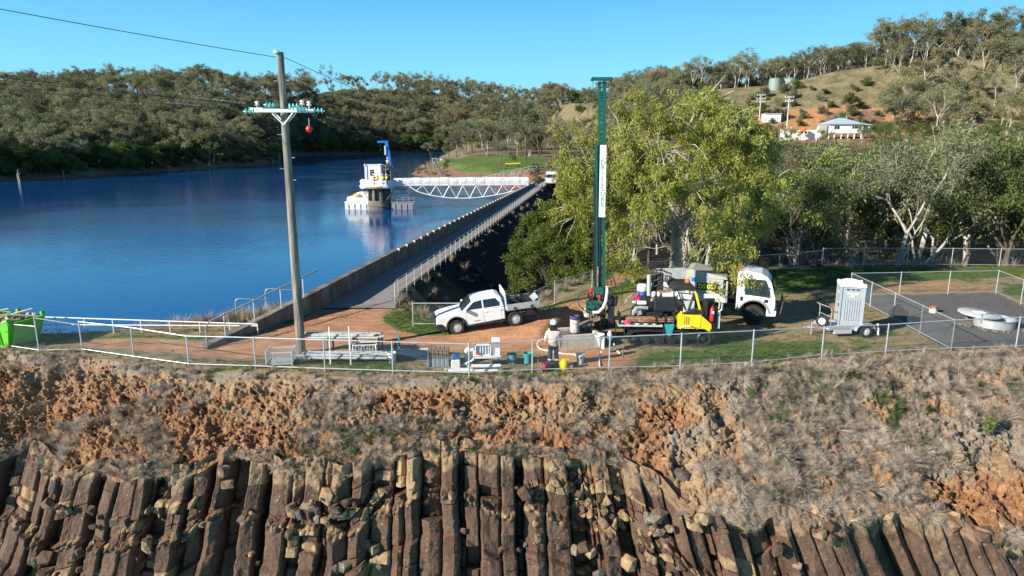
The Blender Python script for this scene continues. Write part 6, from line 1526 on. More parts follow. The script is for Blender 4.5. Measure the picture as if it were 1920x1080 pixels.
    MB().tube([(X(1299), -.7, cz), (X(1303), -.72, cz-.15), (X(1312), -.75, 1.42)], .055, n=8).build('roll_bar', m_yellow, r)
    fr = MB()
    for a, yy in ((X(1262),-.7),(X(1262),.5),(X(1302),.5)): fr.cyl((a, yy, 1.3), (a, yy, cz), .03, n=6)
    fr.cyl((X(1287),-.72,1.3),(X(1299),-.72,cz),.03,n=6); fr.cyl((X(1270),-.72,cz-.1),(X(1284),-.72,1.5),.03,n=6); fr.build('canopy_frame', m_dark, r)
    MB().b2((X(1281),-.7,1.36),(X(1301),-.15,1.84)).build('console', m_lgrey, r, bevel=.02); MB().box((X(1284),-.45,2.02),(.62,.35,.20), rot=(0,.12,0)).build('control_panel', m_offw, r, bevel=.02); MB().b2((X(1278),-.5,1.1),(X(1300),.4,1.36)).build('seat_base', m_dark, r)
    sl = MB(); sl.prism([(X(1279),1.36),(X(1312),1.40),(X(1310),1.52),(X(1300),1.6)], -1.0, -.75); sl.build('step_plate', m_dark, r)
    # black tank with tools on top
    tk = MB(); tk.b2((X(1226.5),-.85,1.45),(X(1267),-.1,2.02)); tk.build('tank', mat('black_panel', (.018,.019,.021), .5, var=.2), r, bevel=.035)
    tt = MB()
    for px in (1229, 1240, 1264): tt.b2((X(px)-.04,-.8,.85),(X(px)+.04,-.72,1.46))
    tt.build('tank_stand', m_dark, r)
    for px, w in ((1247, .24), (1258, .24)): MB().box((X(px), -.6, 2.10), (w, .2, .14)).build('white_case', m_white, r, bevel=.02)
    MB().box((X(1249), -.2, 2.16), (.5, .34, .06), rot=(0, -.1, 0)).build('rusty_tray', m_rust, r)
    MB().lathe([(.07, 0), (.09, .05), (.09, .16), (.04, .2), (0, .2)], (X(1226), -.55, 2.02), 10).build('white_bottle', m_white, r); MB().lathe([(.07, 0), (.09, .05), (.07, .15), (0, .2)], (X(1235), -.5, 2.02), 10).build('white_bottle', m_offw, r)
    # engine block, radiator cage, pipes
    e = MB(); e.b2((X(1196),-.4,1.05),(X(1226),.5,1.75)); e.b2((X(1203),-.3,1.7),(X(1222),.4,1.95)); e.b2((X(1190),-.5,.8),(X(1272),.6,1.3)); e.build('engine', m_dark, r, bevel=.03)
    e = MB()
    for _ in range(40):
        x, y, z = X(rd.uniform(1186, 1270)), rd.uniform(-.65, .4), rd.uniform(1.15, 1.9); e.box((x, y, z), (rd.uniform(.06,.22), rd.uniform(.06,.2), rd.uniform(.05,.2)), rot=(rd.uniform(-.3,.3), rd.uniform(-.5,.5), rd.uniform(-.5,.5)))
    e.build('engine_fittings', m_grey, r)
    cg = MB(); x0, x1, z0, z1 = X(1226), X(1250), 1.95, 3.0
    cg.b2((x0+.08,.1,z0),(x1-.05,.45,z1-.15))
    for i in range(5): cg.tube([(x0+.1*i, .0, z0), (x0+.1*i+rd.uniform(-.1,.1), -.08, 2.5), (x0+.1*i, 0, z1-.05*i)], .028, n=5)
    for i in range(4): cg.tube([(x0-.02, -.05, z0+.25*i+.1), ((x0+x1)/2, -.12, z0+.25*i+.22), (x1+.12, -.02, z0+.25*i+.05)], .025, n=5)
    cg.tube([(x0, 0, z1), ((x0+x1)/2, -.1, z1+.08), (x1+.25, 0, z1-.12), (x1+.2, 0, z1-.35)], .03, n=5); cg.build('radiator_cage', mat('worn_black', (.05,.048,.045), .7, var=.6, vscale=10), r)
    MB().cyl((X(1221), -.1, 1.6), (X(1219), -.1, 2.85), .10, .09, n=10).build('exhaust_pipe', m_beige, r)
    ex = MB(); ex.tube([(X(1190), -.55, 1.12), (X(1190), -.55, 1.35), (X(1194), -.55, 1.5), (X(1202), -.55, 1.52), (X(1216), -.55, 1.5)], .075, n=8); ex.build('grey_duct', m_grey, r)
    # rig legs at the right end with extinguisher
    po = MB(); po.b2((X(1334)-.06,-1.0,.30),(X(1334)+.10,-.88,1.72)); po.b2((X(1321)-.05,-.9,1.3),(X(1321)+.05,-.8,2.0)); po.b2((X(1324)-.1,-.7,1.2),(X(1338),-.5,1.95)); po.cyl((X(1332),-1.1,.66),(X(1332),-.95,.66),.10,n=10); po.build('rear_post', m_dark, r)
    fe = MB(); fe.lathe([(.0,0),(.085,.0),(.095,.04),(.095,.50),(.05,.58),(.03,.60)], (0,0,0), 14); eo = fe.build('cylinder', m_red, None); x_ = empty('fire_extinguisher', c+Vector((X(1328), -1.12, 1.10)), 0, 'red fire extinguisher strapped to the right end of the drill rig', 'fire extinguisher'); eo.parent = x_
    MB().lathe([(.03,.60),(.05,.62),(.03,.68),(0,.68)], (0,0,0), 8).build('valve', m_dark, x_); MB().b2((-.05,-.1,.34),(.05,-.094,.44)).build('label_plate', m_white, x_)
    for i, (px, cc) in enumerate(((1340, m_rust), (1344, m_lgrey))): MB().b2((X(px)-.05,-.95,.75),(X(px)+.05,-.90,1.55-.1*i)).build('hanging_tool', cc, r)
    MB().tube([(X(1337),-.9,1.9),(X(1340),-.95,2.05),(X(1344),-.95,1.9),(X(1343),-.95,1.6)], .04, n=6).build('hose_reel', mat('tan_hose', (.45,.36,.26), .7), r)
    # teal bag, pink rag, coverings on deck
    tb = MB(); tb.prism([(X(1242),.93),(X(1260),.95),(X(1257),.60),(X(1253),.42),(X(1247),.5)], -1.10, -1.0); tag(tb.build('cloth_bag', m_teal, None, loc=c), 'teal cloth bag hanging on the near side of the drill rig', 'bag')
    rg = MB(); rg.add([(X(1166)+.12*i, -1.0+.22*j, .90+.05*math.sin(i*2.1+j*3)) for i in range(13) for j in range(3)], [(i*3+j, i*3+j+1, i*3+j+4, i*3+j+3) for i in range(12) for j in range(2)]); rg.build('white_tarpaulin', m_offw, r)
    rg = MB(); rg.lathe([(.0,0),(.16,.0),(.14,.10),(.05,.16),(0,.17)], (X(1178),-.85,.92), 7); rg.build('pink_rag', mat('pink_cloth', (.75,.05,.12), .8), r)
    for i, px in enumerate((1155, 1172, 1244)): MB().cyl((X(px), -1.02, -.0 if px > 1200 else .25), (X(px), -1.02, .8), .022, n=6).build('support_bar', m_dark, r)
    # ----- mast
    Ym = c.y-.15; mx = lambda px, z: XY(px, Ym, z)-c.x
    zt = zpx(147, Ym); zs = zpx(272, Ym); zb = zpx(407, Ym); zsplit = zs
    ma = MB(); g0 = .12
    # lower mast: two green uprights with dark carriage channel between
    def up(px0, px1, z0, z1, w, dpt, mb, yo=0.0):
        a, b_ = mx(px0, z0), mx(px1, z1); mb.add([(a-w/2,yo-dpt/2,z0),(a+w/2,yo-dpt/2,z0),(a+w/2,yo+dpt/2,z0),(a-w/2,yo+dpt/2,z0),(b_-w/2,yo-dpt/2,z1),(b_+w/2,yo-dpt/2,z1),(b_+w/2,yo+dpt/2,z1),(b_-w/2,yo+dpt/2,z1)], [(0,3,2,1),(4,5,6,7),(0,1,5,4),(1,2,6,5),(2,3,7,6),(3,0,4,7)])
    up(1119, 1119, .55, zs, .10, .14, ma, -.15); up(1134, 1131, .55, zs+.0, .12, .16, ma, -.15); up(1127, 1126, .55, zt-.1, .12, .14, ma, .05); up(1134, 1135, zs-.3, zt-.1, .15, .14, ma, .05)
    mt = ma.build('mast', m_green, r)
    ch = MB(); up(1124, 1124, .6, zs, .10, .12, ch, -.12); up(1116, 1115.5, .6, zs-1.2, .04, .08, ch, -.2); ch.build('feed_channel', m_dark, mt)
    la = MB()
    for i in range(26):
        z = zs+.1+(zt-zs-.3)*i/25; a, b_ = mx(1127, z), mx(1135, z); la.cyl((a, .0, z), (b_, .0, z+(.14 if i % 2 else -.02)), .018, n=4)
    la.build('lattice', m_green, mt)
    cw = MB(); a = mx(1130, zt); cw.box((a, -.05, zt), (.82, .26, .13)); cw.cyl((a-.38,-.2,zt-.02),(a-.38,.12,zt-.02),.07,n=10); cw.cyl((a+.38,-.2,zt-.02),(a+.38,.12,zt-.02),.07,n=10); cw.build('crown', m_green, mt)
    rp = MB(); 
    for px in (1113, 1147, 1145): z1 = zt-.05; rp.cyl((mx(px+ (0 if px < 1120 else 1), z1), -.1, z1), (mx(px-(0 if px < 1120 else 6), 2.2), -.1, 2.2), .011, n=5)
    rp.build('winch_rope', m_dark, mt)
    sg = MB(); zc0, zc1 = zb, zs; a0, a1 = mx(1129.5, zc0), mx(1131.5, zc1)
    sg.add([(a0-.14,-.30,zc0),(a0+.12,-.30,zc0),(a1+.13,-.30,zc1),(a1-.12,-.30,zc1),(a0-.14,-.27,zc0),(a0+.12,-.27,zc0),(a1+.13,-.27,zc1),(a1-.12,-.27,zc1)], [(0,1,2,3),(4,7,6,5),(0,4,5,1),(1,5,6,2),(2,6,7,3),(3,7,4,0)])
    so = sg.build('name_board', m_white, mt)
    m_let = mat('grey_green_letters', (.22,.32,.27), .6, var=.05)
    for i, chh in enumerate('DRILLSURE'):
        z = zpx(305+i*9.9, Ym); a = a0+(a1-a0)*(z-zc0)/(zc1-zc0); txt(chh, .26, 'letter', m_let, so, (a, -.306, z), (math.pi/2, 0, 0), ext=.003, bold=.006)
    # drill head, rod, clamps at the foot
    dh = MB(); a = mx(1124, 1.6); dh.b2((a-.28,-.35,1.35),(a+.25,-.05,1.75)); dh.b2((a-.2,-.4,2.05),(a+.15,-.05,2.35)); dh.cyl((a-.5,-.3,1.45),(a-.2,-.3,1.45),.12,n=10); dh.b2((a-.55,-.3,1.2),(a-.3,-.1,1.7)); dh.build('drill_head', mat('head_green', (.01,.10,.075), .5, var=.5, vscale=12), mt)
    dh = MB(); dh.cyl((a-.08,-.25,.1),(a-.08,-.25,3.2),.035,n=8); dh.cyl((a+.06,-.3,.5),(a+.06,-.3,1.3),.05,n=8); dh.cyl((mx(1109,.9),-.3,.55),(mx(1109,.9),-.3,1.5),.03,n=6); dh.build('drill_rod', m_rust, mt)
    for px, py, h in ((1125, 552, .62), (1109, 548, .3)): z = zpx(py, Ym); MB().cyl((mx(px, z), -.3, z-h/2), (mx(px, z), -.3, z+h/2), .06, n=10).build('red_cylinder', m_red, mt)
    MB().box((mx(1122, 1.25), -.42, 1.22), (.45, .05, .09)).build('red_bar', m_red, mt)
    pw = MB(); x_ = mx(1147, 1.0); pw.b2((x_-.16,-.45,.30),(x_+.10,-.15,1.55)); pw.b2((x_-.2,-.3,1.5),(x_+.2,.1,1.8)); pw.b2((x_-.7,-.2,.55),(x_+.3,.3,.8)); pw.cyl((x_-.35,-.2,1.0),(x_+.25,-.2,1.9),.05,n=8); pw.build('foot_clamp', m_dark, mt)
    cl = MB()
    for _ in range(34): MB().box((mx(rd.uniform(1104, 1152), 1.2), rd.uniform(-.5, .1), rd.uniform(.5, 2.0)), (rd.uniform(.05,.2), rd.uniform(.05,.15), rd.uniform(.05,.22)), rot=(rd.uniform(-.3,.3), rd.uniform(-.5,.5), 0)).build('hydraulic_fitting', m_dark, mt)
    # hoses
    def P(px, py, yo=-.4): z = zpx(py, Ym+yo); return (XY(px, Ym+yo, z)-c.x, Ym+yo-c.y, z)
    MB().tube([P(1141, 538), P(1140, 552), P(1138, 566), P(1133, 578), P(1124, 587), P(1113, 588)], .065, n=9).build('white_hose', m_white, mt)
    hs_ = MB()
    for pts in ([(1142,503),(1147,515),(1155,528),(1156,538),(1148,545),(1141,540)], [(1140,545),(1152,548),(1160,560),(1158,572),(1150,580)], [(1141,548),(1150,552),(1156,562),(1155,574)], [(1106,546),(1092,548),(1085,560),(1087,573),(1098,584),(1108,590)],
                [(1144,520),(1150,540),(1146,560)], [(1158,590),(1170,585),(1185,578),(1195,570)], [(1156,600),(1175,592),(1190,592)], [(1168,560),(1169,540),(1166,530)], [(1128,600),(1120,610),(1112,625)], [(1157,655),(1150,662),(1152,672),(1170,682)]):
        hs_.tube([P(*q, yo=-.42+rd.uniform(-.1, .1)) for q in pts], .022, n=6)
    hs_.build('black_hose', m_black, mt)
    MB().tube([P(1170,575,-.2),P(1178,560,0),P(1186,553,.1),P(1193,556,.2)], .03, n=6).build('tan_hose', mat('tan_hose', (.5,.4,.28), .7), r)
    # cooler and gear standing at the back of the deck
    cx = c+Vector((X(1208), .1, 1.75)); cr = empty('drink_cooler', cx, 0, 'blue and white drink cooler standing on the drill rig engine', 'cooler')
    MB().lathe([(0,0),(.19,0),(.21,.36),(.21,.38)], (0,0,0), 18).build('tub', mat('cooler_blue', (.05,.14,.42), .5), cr); MB().lathe([(.22,.38),(.225,.42),(.22,.60),(.16,.66),(0,.67)], (0,0,0), 18).build('lid', m_white, cr)
    j = tag(MB().lathe([(0,0),(.12,0),(.13,.2),(.05,.28),(0,.28)], (0,0,0), 12).build('jug', mat('magenta_plastic', (.75,.03,.16), .4), None, loc=c+Vector((X(1200), .0, 1.72))), 'small pink jug beside the blue and white cooler on the drill rig', 'jug')
    tag(MB().box((0,0,0), (.38,.25,.12)).build('tray_box', m_white, None, loc=c+Vector((X(1204), -.3, 1.70))), 'flat white box in front of the blue and white cooler', 'box')
    # grey steel hopper sheets standing behind
    p = G(1252, 545); hp = empty('steel_hopper', (p.x, 36.2, .45), .05, 'grey sheet-steel hopper standing between the drill rig and the gum trunk', 'hopper')
    h = MB(); h.prism([(-1.1,.35),(-.95,0),(1.3,0),(1.55,.35),(1.8,1.35),(-1.35,1.30)], -.02, .03); h.box((-.8,-.45,.6),(.04,.9,.9)); h.box((1.0,-.45,.45),(1.2,.9,.06), rot=(.35,0,0)); h.build('sheet', m_lgrey, hp)
rig()

# ------------------------------------------------------------------ portable toilet on trailer
def toilet():
    TS = .80; p = G(1621, 632); az = math.radians(172); f = Vector((math.cos(az), math.sin(az), 0)); c = Vector((p.x-.15, p.y+.85, 0)); az = math.radians(180+8)
    f = Vector((math.cos(az), math.sin(az), 0)); left = Vector((-f.y, f.x, 0))      # drawbar points to photo left
    c = p-left*.85*TS; c.z = 0
    r = empty('trailer', c, az, 'small galvanised trailer with spare wheel carrying the portable toilet', 'trailer'); r.scale = (TS, TS, TS)
    fr = MB(); fr.b2((-.55,-.75,.42),(2.1,.75,.56)); fr.build('chassis', m_galv, r); ck = MB(); ck.b2((-.5,-.72,.565),(2.05,.72,.60)); ck.build('checker_plate', m_lgrey, r)
    MB().b2((.72,.60,.20),(1.75,.76,.42)).build('side_box', m_lgrey, r, bevel=.02)
    db = MB(); db.cyl((2.05,-.5,.48),(2.95,0,.45),.04,n=6); db.cyl((2.05,.5,.48),(2.95,0,.45),.04,n=6); db.cyl((2.9,0,.45),(3.1,0,.46),.05,n=8); db.cyl((2.7,.1,.05),(2.7,.1,.75),.035,n=8); db.build('drawbar', m_galv, r)
    for sd in (1, -1):
        wheel(r, .0, sd*.88, .33, .33, .2, sd, m_white, 8, rim_r=.58)
        g = MB(); pts = [(-.55,.45),(-.42,.66),(-.25,.78),(.25,.78),(.55,.60),(.62,.40)]
        for a, b_ in zip(pts[:-1], pts[1:]): g.add([(a[0],sd*.76,a[1]),(b_[0],sd*.76,b_[1]),(b_[0],sd*1.0,b_[1]),(a[0],sd*1.0,a[1]),(a[0],sd*.76,a[1]-.02),(b_[0],sd*.76,b_[1]-.02),(b_[0],sd*1.0,b_[1]-.02),(a[0],sd*1.0,a[1]-.02)], [(0,1,2,3),(4,7,6,5),(0,4,5,1),(2,6,7,3),(1,5,6,2),(3,7,4,0)])
        g.build('mudguard', m_galv, r)
    MB().box((-.72,.92,.32),(.04,.12,.42), rot=(0,.1,0)).build('mud_flap', m_white, r); MB().cyl((-.75,.8,.6),(-.75,.8,.72),.06,n=8).build('tail_lamp', m_offw, r)
    hr = MB()
    for y in (-.62, .5): hr.tube([(1.85,y,.58),(1.85,y,1.45),(1.92,y,1.62),(2.05,y,1.68)], .025, n=7)
    hr.tube([(2.05,-.62,1.68),(2.15,0,1.70),(2.05,.5,1.68)], .025, n=7); hr.cyl((1.85,-.62,1.1),(1.85,.5,1.1),.018,n=6); hr.build('hand_rail', m_galv, r)
    sp = empty('x', (0,0,0)); bpy.data.objects.remove(sp)
    w = MB(); w.lathe([(.19,-.1),(.30,-.1),(.33,-.06),(.33,.06),(.30,.1),(.19,.1)], (0,0,0), 24, axis='x'); so = w.build('spare_wheel', m_black, r, loc=(2.25,.32,.86)); so.rotation_euler.z = .75
    d = MB(); d.lathe([(.20,.06),(.18,.08),(.05,.05),(0,.05)], (0,0,0), 20, axis='x'); d.lathe([(.20,-.06),(0,-.05)], (0,0,0), 20, axis='x'); d.build('rim', m_white, so)
    # cabin: corner toward the camera
    tc = c+f*.52*TS+left*.02; ta = math.radians(-16); t = empty('portable_toilet', (tc.x, tc.y, .60*TS), ta, 'grey portable toilet with a white roof standing on the trailer', 'portable toilet'); t.scale = (TS, TS, TS*1.02)
    W2 = .58; m_pl = mat('blue_grey_plastic', (.33,.365,.40), .5, var=.06, vscale=2); H = 2.15
    b_ = MB(); b_.b2((-W2,-W2,0),(W2,W2,H)); b_.build('cabin', m_pl, t, bevel=.02)
    for sx, sy in ((-1,-1),(1,-1),(1,1),(-1,1)): MB().b2((sx*W2-.05,sy*W2-.05,0),(sx*W2+.05,sy*W2+.05,H+.03)).build('corner_post', m_pl, t, bevel=.015)
    rb = MB()
    for i in range(7): x = -.36+.12*i; MB().b2((x-.035,-W2-.03,.28),(x+.035,-W2-.001,1.42)).build('wall_rib', m_pl, t, bevel=.012)
    rb.b2((-.45,-W2-.02,.10),(.45,-W2-.001,.20)); rb.b2((-.40,-W2-.025,2.0),(.40,-W2-.001,2.03)); rb.build('wall_trim', m_pl, t, bevel=.012)
    v = MB(); [v.b2((-.32+.24*i,-W2-.012,1.93),(-.16+.24*i,-W2-.002,2.0)) for i in range(3)]; v.build('vent', m_dark, t)
    dr = MB(); dr.b2((-W2-.03,-.42,.08),(-W2-.001,.42,2.0)); do = dr.build('door', m_pl, t, bevel=.012)
    db_ = MB(); [db_.b2((-W2-.045,-.30+.13*i,.2),(-W2-.03,-.23+.13*i,.9)) for i in range(5)]; db_.build('door_ribs', m_pl, do); MB().b2((-W2-.06,-.40,1.0),(-W2-.03,-.33,1.16)).build('handle', m_dark, do); MB().b2((-W2-.04,-.05,1.12),(-W2-.03,.12,1.16)).build('latch_plate', m_white, do)
    m_sign = mat('sign_yellow_white', (.85,.86,.55), .6, var=.03)
    s1 = txt('MASTER', .155, 'sign_text', m_sign, t, (.0,-W2-.034,1.74), (math.pi/2,0,0), bold=.008); txt('HIRE', .13, 'sign_text', m_white, t, (-.02,-W2-.034,1.60), (math.pi/2,0,0), bold=.008)
    txt('MASTER', .085, 'sign_text', m_sign, t, (-W2-.035,.0,1.76), (math.pi/2,0,-math.pi/2)); txt('HIRE', .07, 'sign_text', m_white, t, (-W2-.035,.0,1.68), (math.pi/2,0,-math.pi/2))
    rf = MB(); n = 8; prof = [(-W2-.07+(2*W2+.14)*i/n, .17*math.sin(math.pi*i/n)**.8) for i in range(n+1)]
    rf.prism([(x, H+z+.04) for x, z in prof]+[(W2+.07,H-.03),(-W2-.07,H-.03)], -W2-.07, W2+.07); 
    for i in range(6): y = -.42+.17*i; rf.tube([(x*.94, y, H+.045+z) for x, z in prof], .018, n=5)
    ro = rf.build('roof', m_white, t)
    for sx, sy in ((-1,-1),(1,-1),(1,1),(-1,1)): MB().b2((sx*(W2)-.06,sy*W2-.06,H-.02),(sx*W2+.06,sy*W2+.06,H+.15)).build('roof_knob', m_white, t, bevel=.02)
    MB().b2((W2+.02,.0,1.35),(W2+.35,.35,1.95)).build('side_tank', m_offw, t, bevel=.03)
toilet()
# ================================================================== PEOPLE
def skin_chain(name, joints, edges, m, parent, sub=2, root=0):
    me = bpy.data.meshes.new(name); me.from_pydata([j[0] for j in joints], edges, []); me.materials.append(m); o = bpy.data.objects.new(name, me); COL.objects.link(o); o.parent = parent
    sk = o.modifiers.new('skin', 'SKIN'); sk.use_smooth_shade = True
    for i, j in enumerate(joints): rr_ = j[1] if isinstance(j[1], tuple) else (j[1], j[1]); me.skin_vertices[0].data[i].radius = rr_; me.skin_vertices[0].data[i].use_root = (i == root)
    s = o.modifiers.new('subdivision', 'SUBSURF'); s.levels = sub; s.render_levels = sub
    return o
m_navy = mat('navy_cloth', (.03,.042,.085), .85, var=.3, vscale=8)
m_pale = mat('faded_hi_vis', (.80,.52,.46), .8, var=.18, vscale=6)
m_band = mat('reflective_band', (.62,.66,.70), .35, var=.08)
m_boot = mat('tan_boot', (.38,.24,.13), .8, var=.2)
def person(loc, rz, label, shirt, trousers, hat=m_white, pose='stand', s=1.0, brim=True, detail=True):
    r = empty('person', loc, rz, label, 'person'); r.scale = (s, s, s)
    # faces +y; x to its right
    la = [(-.22,.01,1.42),(-.29,.02,1.16),(-.27,.14,.95),(-.25,.20,.88)]; ra = [(.22,.01,1.42),(.30,.04,1.17),(.30,.06,.92),(.29,.08,.84)]
    if pose == 'work': la = [(-.22,.02,1.40),(-.30,.16,1.22),(-.20,.40,1.12),(-.18,.48,1.10)]; ra = [(.22,.02,1.40),(.31,.14,1.22),(.22,.38,1.15),(.2,.46,1.13)]
    J = [((0,0,.98),(.15,.11)),((0,.01,1.18),(.145,.10)),((0,.0,1.38),(.16,.11)),((0,.0,1.47),(.08,.08)),((0,.01,1.54),(.052,.055)),((0,.02,1.60),(.062,.075)),((0,.02,1.69),(.078,.095)),((0,.01,1.76),(.05,.06)),
         (la[0],(.06,.06)),(la[1],(.048,.048)),(la[2],(.036,.036)),(la[3],(.034,.022)),(ra[0],(.06,.06)),(ra[1],(.048,.048)),(ra[2],(.036,.036)),(ra[3],(.034,.022)),
         ((-.095,0,.90),(.095,.1)),((-.11,.03,.50),(.062,.062)),((-.12,-.02,.10),(.042,.045)),((-.13,.10,.03),(.036,.03)),((.095,0,.90),(.095,.1)),((.12,.02,.50),(.062,.062)),((.14,-.03,.10),(.042,.045)),((.16,.09,.03),(.036,.03))]
    E = [(0,1),(1,2),(2,3),(3,4),(4,5),(5,6),(6,7),(2,8),(8,9),(9,10),(10,11),(2,12),(12,13),(13,14),(14,15),(0,16),(16,17),(17,18),(18,19),(0,20),(20,21),(21,22),(22,23)]
    body = skin_chain('body', J, E, m_skin, r)
    # fingers: short separate chains rooted in each palm
    if detail:
        for side, a in ((-1, la), (1, ra)):
            w, h = Vector(a[2]), Vector(a[3]); d = (h-w).normalized(); sv = d.cross(Vector((1, 0, 0))).normalized()
            n0 = len(body.data.vertices)
            for k in range(4):
                b0 = h+sv*(.03-.02*k); L_ = (.065, .078, .072, .055)[k]; p1 = b0+d*L_*.55; p2 = b0+d*L_*.8+Vector((-side*.018, .01, 0)); 
                f = MB(); f.tube([b0-d*.01, p1, p2], 0, n=5, radii=[.0095, .0085, .007]); f.build('finger', m_skin, body)
            t0 = w.lerp(h, .6)+sv*.035; f = MB(); f.tube([t0, t0+sv*.02+d*.03, t0+sv*.018+d*.055], 0, n=5, radii=[.011, .0095, .008]); f.build('thumb', m_skin, body)
    SJ = [((0,0,.95),(.175,.13)),((0,.01,1.18),(.17,.125)),((0,.0,1.38),(.185,.13)),((0,.0,1.475),(.09,.09)),(la[0],(.078,.078)),(la[1],(.066,.066)),(tuple(Vector(la[1]).lerp(Vector(la[2]),.8)),(.052,.052)),(ra[0],(.078,.078)),(ra[1],(.066,.066)),(tuple(Vector(ra[1]).lerp(Vector(ra[2]),.8)),(.052,.052))]
    sh = skin_chain('shirt', SJ, [(0,1),(1,2),(2,3),(2,4),(4,5),(5,6),(2,7),(7,8),(8,9)], shirt, r)
    TJ = [((0,0,.97),(.16,.125)),((-.095,0,.86),(.115,.115)),((-.11,.03,.50),(.088,.09)),((-.12,-.02,.16),(.075,.08)),((.095,0,.86),(.115,.115)),((.12,.02,.50),(.088,.09)),((.14,-.03,.16),(.075,.08))]
    skin_chain('trousers', TJ, [(0,1),(1,2),(2,3),(0,4),(4,5),(5,6)], trousers, r)
    for x, y in ((-.12,-.02),(.14,-.03)): b_ = MB(); b_.lathe([(.06,.0),(.065,.02),(.06,.20),(.055,.24)], (x,y,0), 10); b_.box((x,y+.09,.04),(.11,.2,.08)); b_.build('boot', m_boot, r, bevel=.02)
    if detail:
        for x, y in ((-.116,.0),(.132,-.01)): MB().lathe([(.092,.33),(.094,.33),(.094,.38),(.092,.38)], (x,y,0), 14).build('reflective_band', m_band, r)
        MB().lathe([(.19,1.10),(.192,1.10),(.192,1.15),(.19,1.15)], (0,.01,0), 18).build('reflective_band', m_band, r)
    h = MB(); h.lathe([(.128,1.70),(.13,1.74),(.12,1.82),(.08,1.875),(.0,1.885)], (0,.015,0), 18); hb = h.build('hard_hat', hat, r)
    b2_ = MB(); b2_.lathe([(.10,1.715),(.185,1.695),(.19,1.705),(.10,1.735)], (0,.015,0), 20)
    if brim: b2_.add([(-.15,-.05,1.70),(.15,-.05,1.70),(.13,-.13,1.70),(-.13,-.13,1.70),(-.14,-.10,1.50),(.14,-.10,1.50),(.12,-.02,1.49),(-.12,-.02,1.49)], [(0,1,2,3),(3,2,5,4),(0,3,4,7),(1,6,5,2),(4,5,6,7)])
    b2_.build('hat_brim', m_dark if brim else hat, hb)
    fc = MB(); fc.lathe([(.0,-.0),(.014,.01),(.012,.04),(0,.045)], (0,.105,1.625), 6); [fc.lathe([(0,-.01),(.012,0),(0,.01)], (sx,.10,1.665), 6) for sx in (-.032,.032)]; fc.box((0,.1,1.585),(.05,.015,.012)); fc.build('face', mat('face_features', (.25,.13,.10), .6), body)
    return r
pp = G(1037, 690)
person((pp.x, pp.y, 0), .05, 'person in a white hard hat, faded pink shirt and navy trousers with their back turned', m_pale, m_navy)
def workers():
    zd = zpx(336, YT)
    for px, py, lab, sh, dz in ((700, 0, 'worker in an orange shirt on the tower deck beside the hut', m_orange, 0), (706.5, 0, 'worker in a lime shirt, leftmost of those in lime on the tower deck', m_hivis, 0), (716, 0, 'worker in a lime shirt crouched next to the crane base', m_hivis, -.05), (723, 0, 'worker in a lime shirt at the right edge of the tower deck', m_hivis, .0), (725, 1, 'worker in a lime shirt high on the scaffold below the blue crane', m_hivis, 2.6)):
        x = TC.x+(px-712+8)/PXM; person((x, YT-2.2 if not dz > 1 else YT-1.45, zd-.85+dz), R.uniform(-1, 1), lab, sh, m_navy, pose='work', brim=False, detail=False, s=1.0)
workers()

# ================================================================== THINGS ON THE PAD
m_core = mat('core_tray', (.34,.36,.37), .7, var=.2); m_pvc = mat('white_pvc', (.72,.73,.70), .4, var=.08); m_pipe = mat('grey_pipe', (.52,.53,.50), .45, metal=.2, var=.22, vscale=4)
def gl(px, py, z=0): return G(px, py, z)
def KK(py, z=0): y = G(960, py, z).y; return F/(y*cp+(CAM_Z-z)*sp)
# mesh crate
def crate():
    p = gl(523, 686); k = KK(686); w, d, h = 47/k, .75, .55; r = empty('mesh_crate', (p.x, p.y+.3, 0), .12, 'empty grey wire-mesh crate standing left of the pipe racks', 'crate')
    f = MB()
    for sx in (-1, 1):
        for sy in (-1, 1): f.b2((sx*w/2-.02, sy*d/2-.02, 0), (sx*w/2+.02, sy*d/2+.02, h+.06))
    for z in (.10, h):
        for sy in (-1, 1): f.b2((-w/2, sy*d/2-.015, z-.02), (w/2, sy*d/2+.015, z+.02))
        for sx in (-1, 1): f.b2((sx*w/2-.015, -d/2, z-.02), (sx*w/2+.015, d/2, z+.02))
    f.build('frame', m_lgrey, r); MB().b2((-w/2,-d/2,.06),(w/2,d/2,.09)).build('floor', m_lgrey, r)
    m = MB(); n = 16
    for sy in (-1, 1):
        for i in range(n): x = -w/2+w*i/n; m.cyl((x, sy*d/2, .1), (x, sy*d/2, h), .006, n=4)
        for i in range(6): z = .1+(h-.1)*i/6; m.cyl((-w/2, sy*d/2, z), (w/2, sy*d/2, z), .006, n=4)
    for sx in (-1, 1):
        for i in range(9): y = -d/2+d*i/9; m.cyl((sx*w/2, y, .1), (sx*w/2, y, h), .006, n=4)
        for i in range(6): z = .1+(h-.1)*i/6; m.cyl((sx*w/2, -d/2, z), (sx*w/2, d/2, z), .006, n=4)
    m.build('wire_mesh', m_galv, r)
crate()
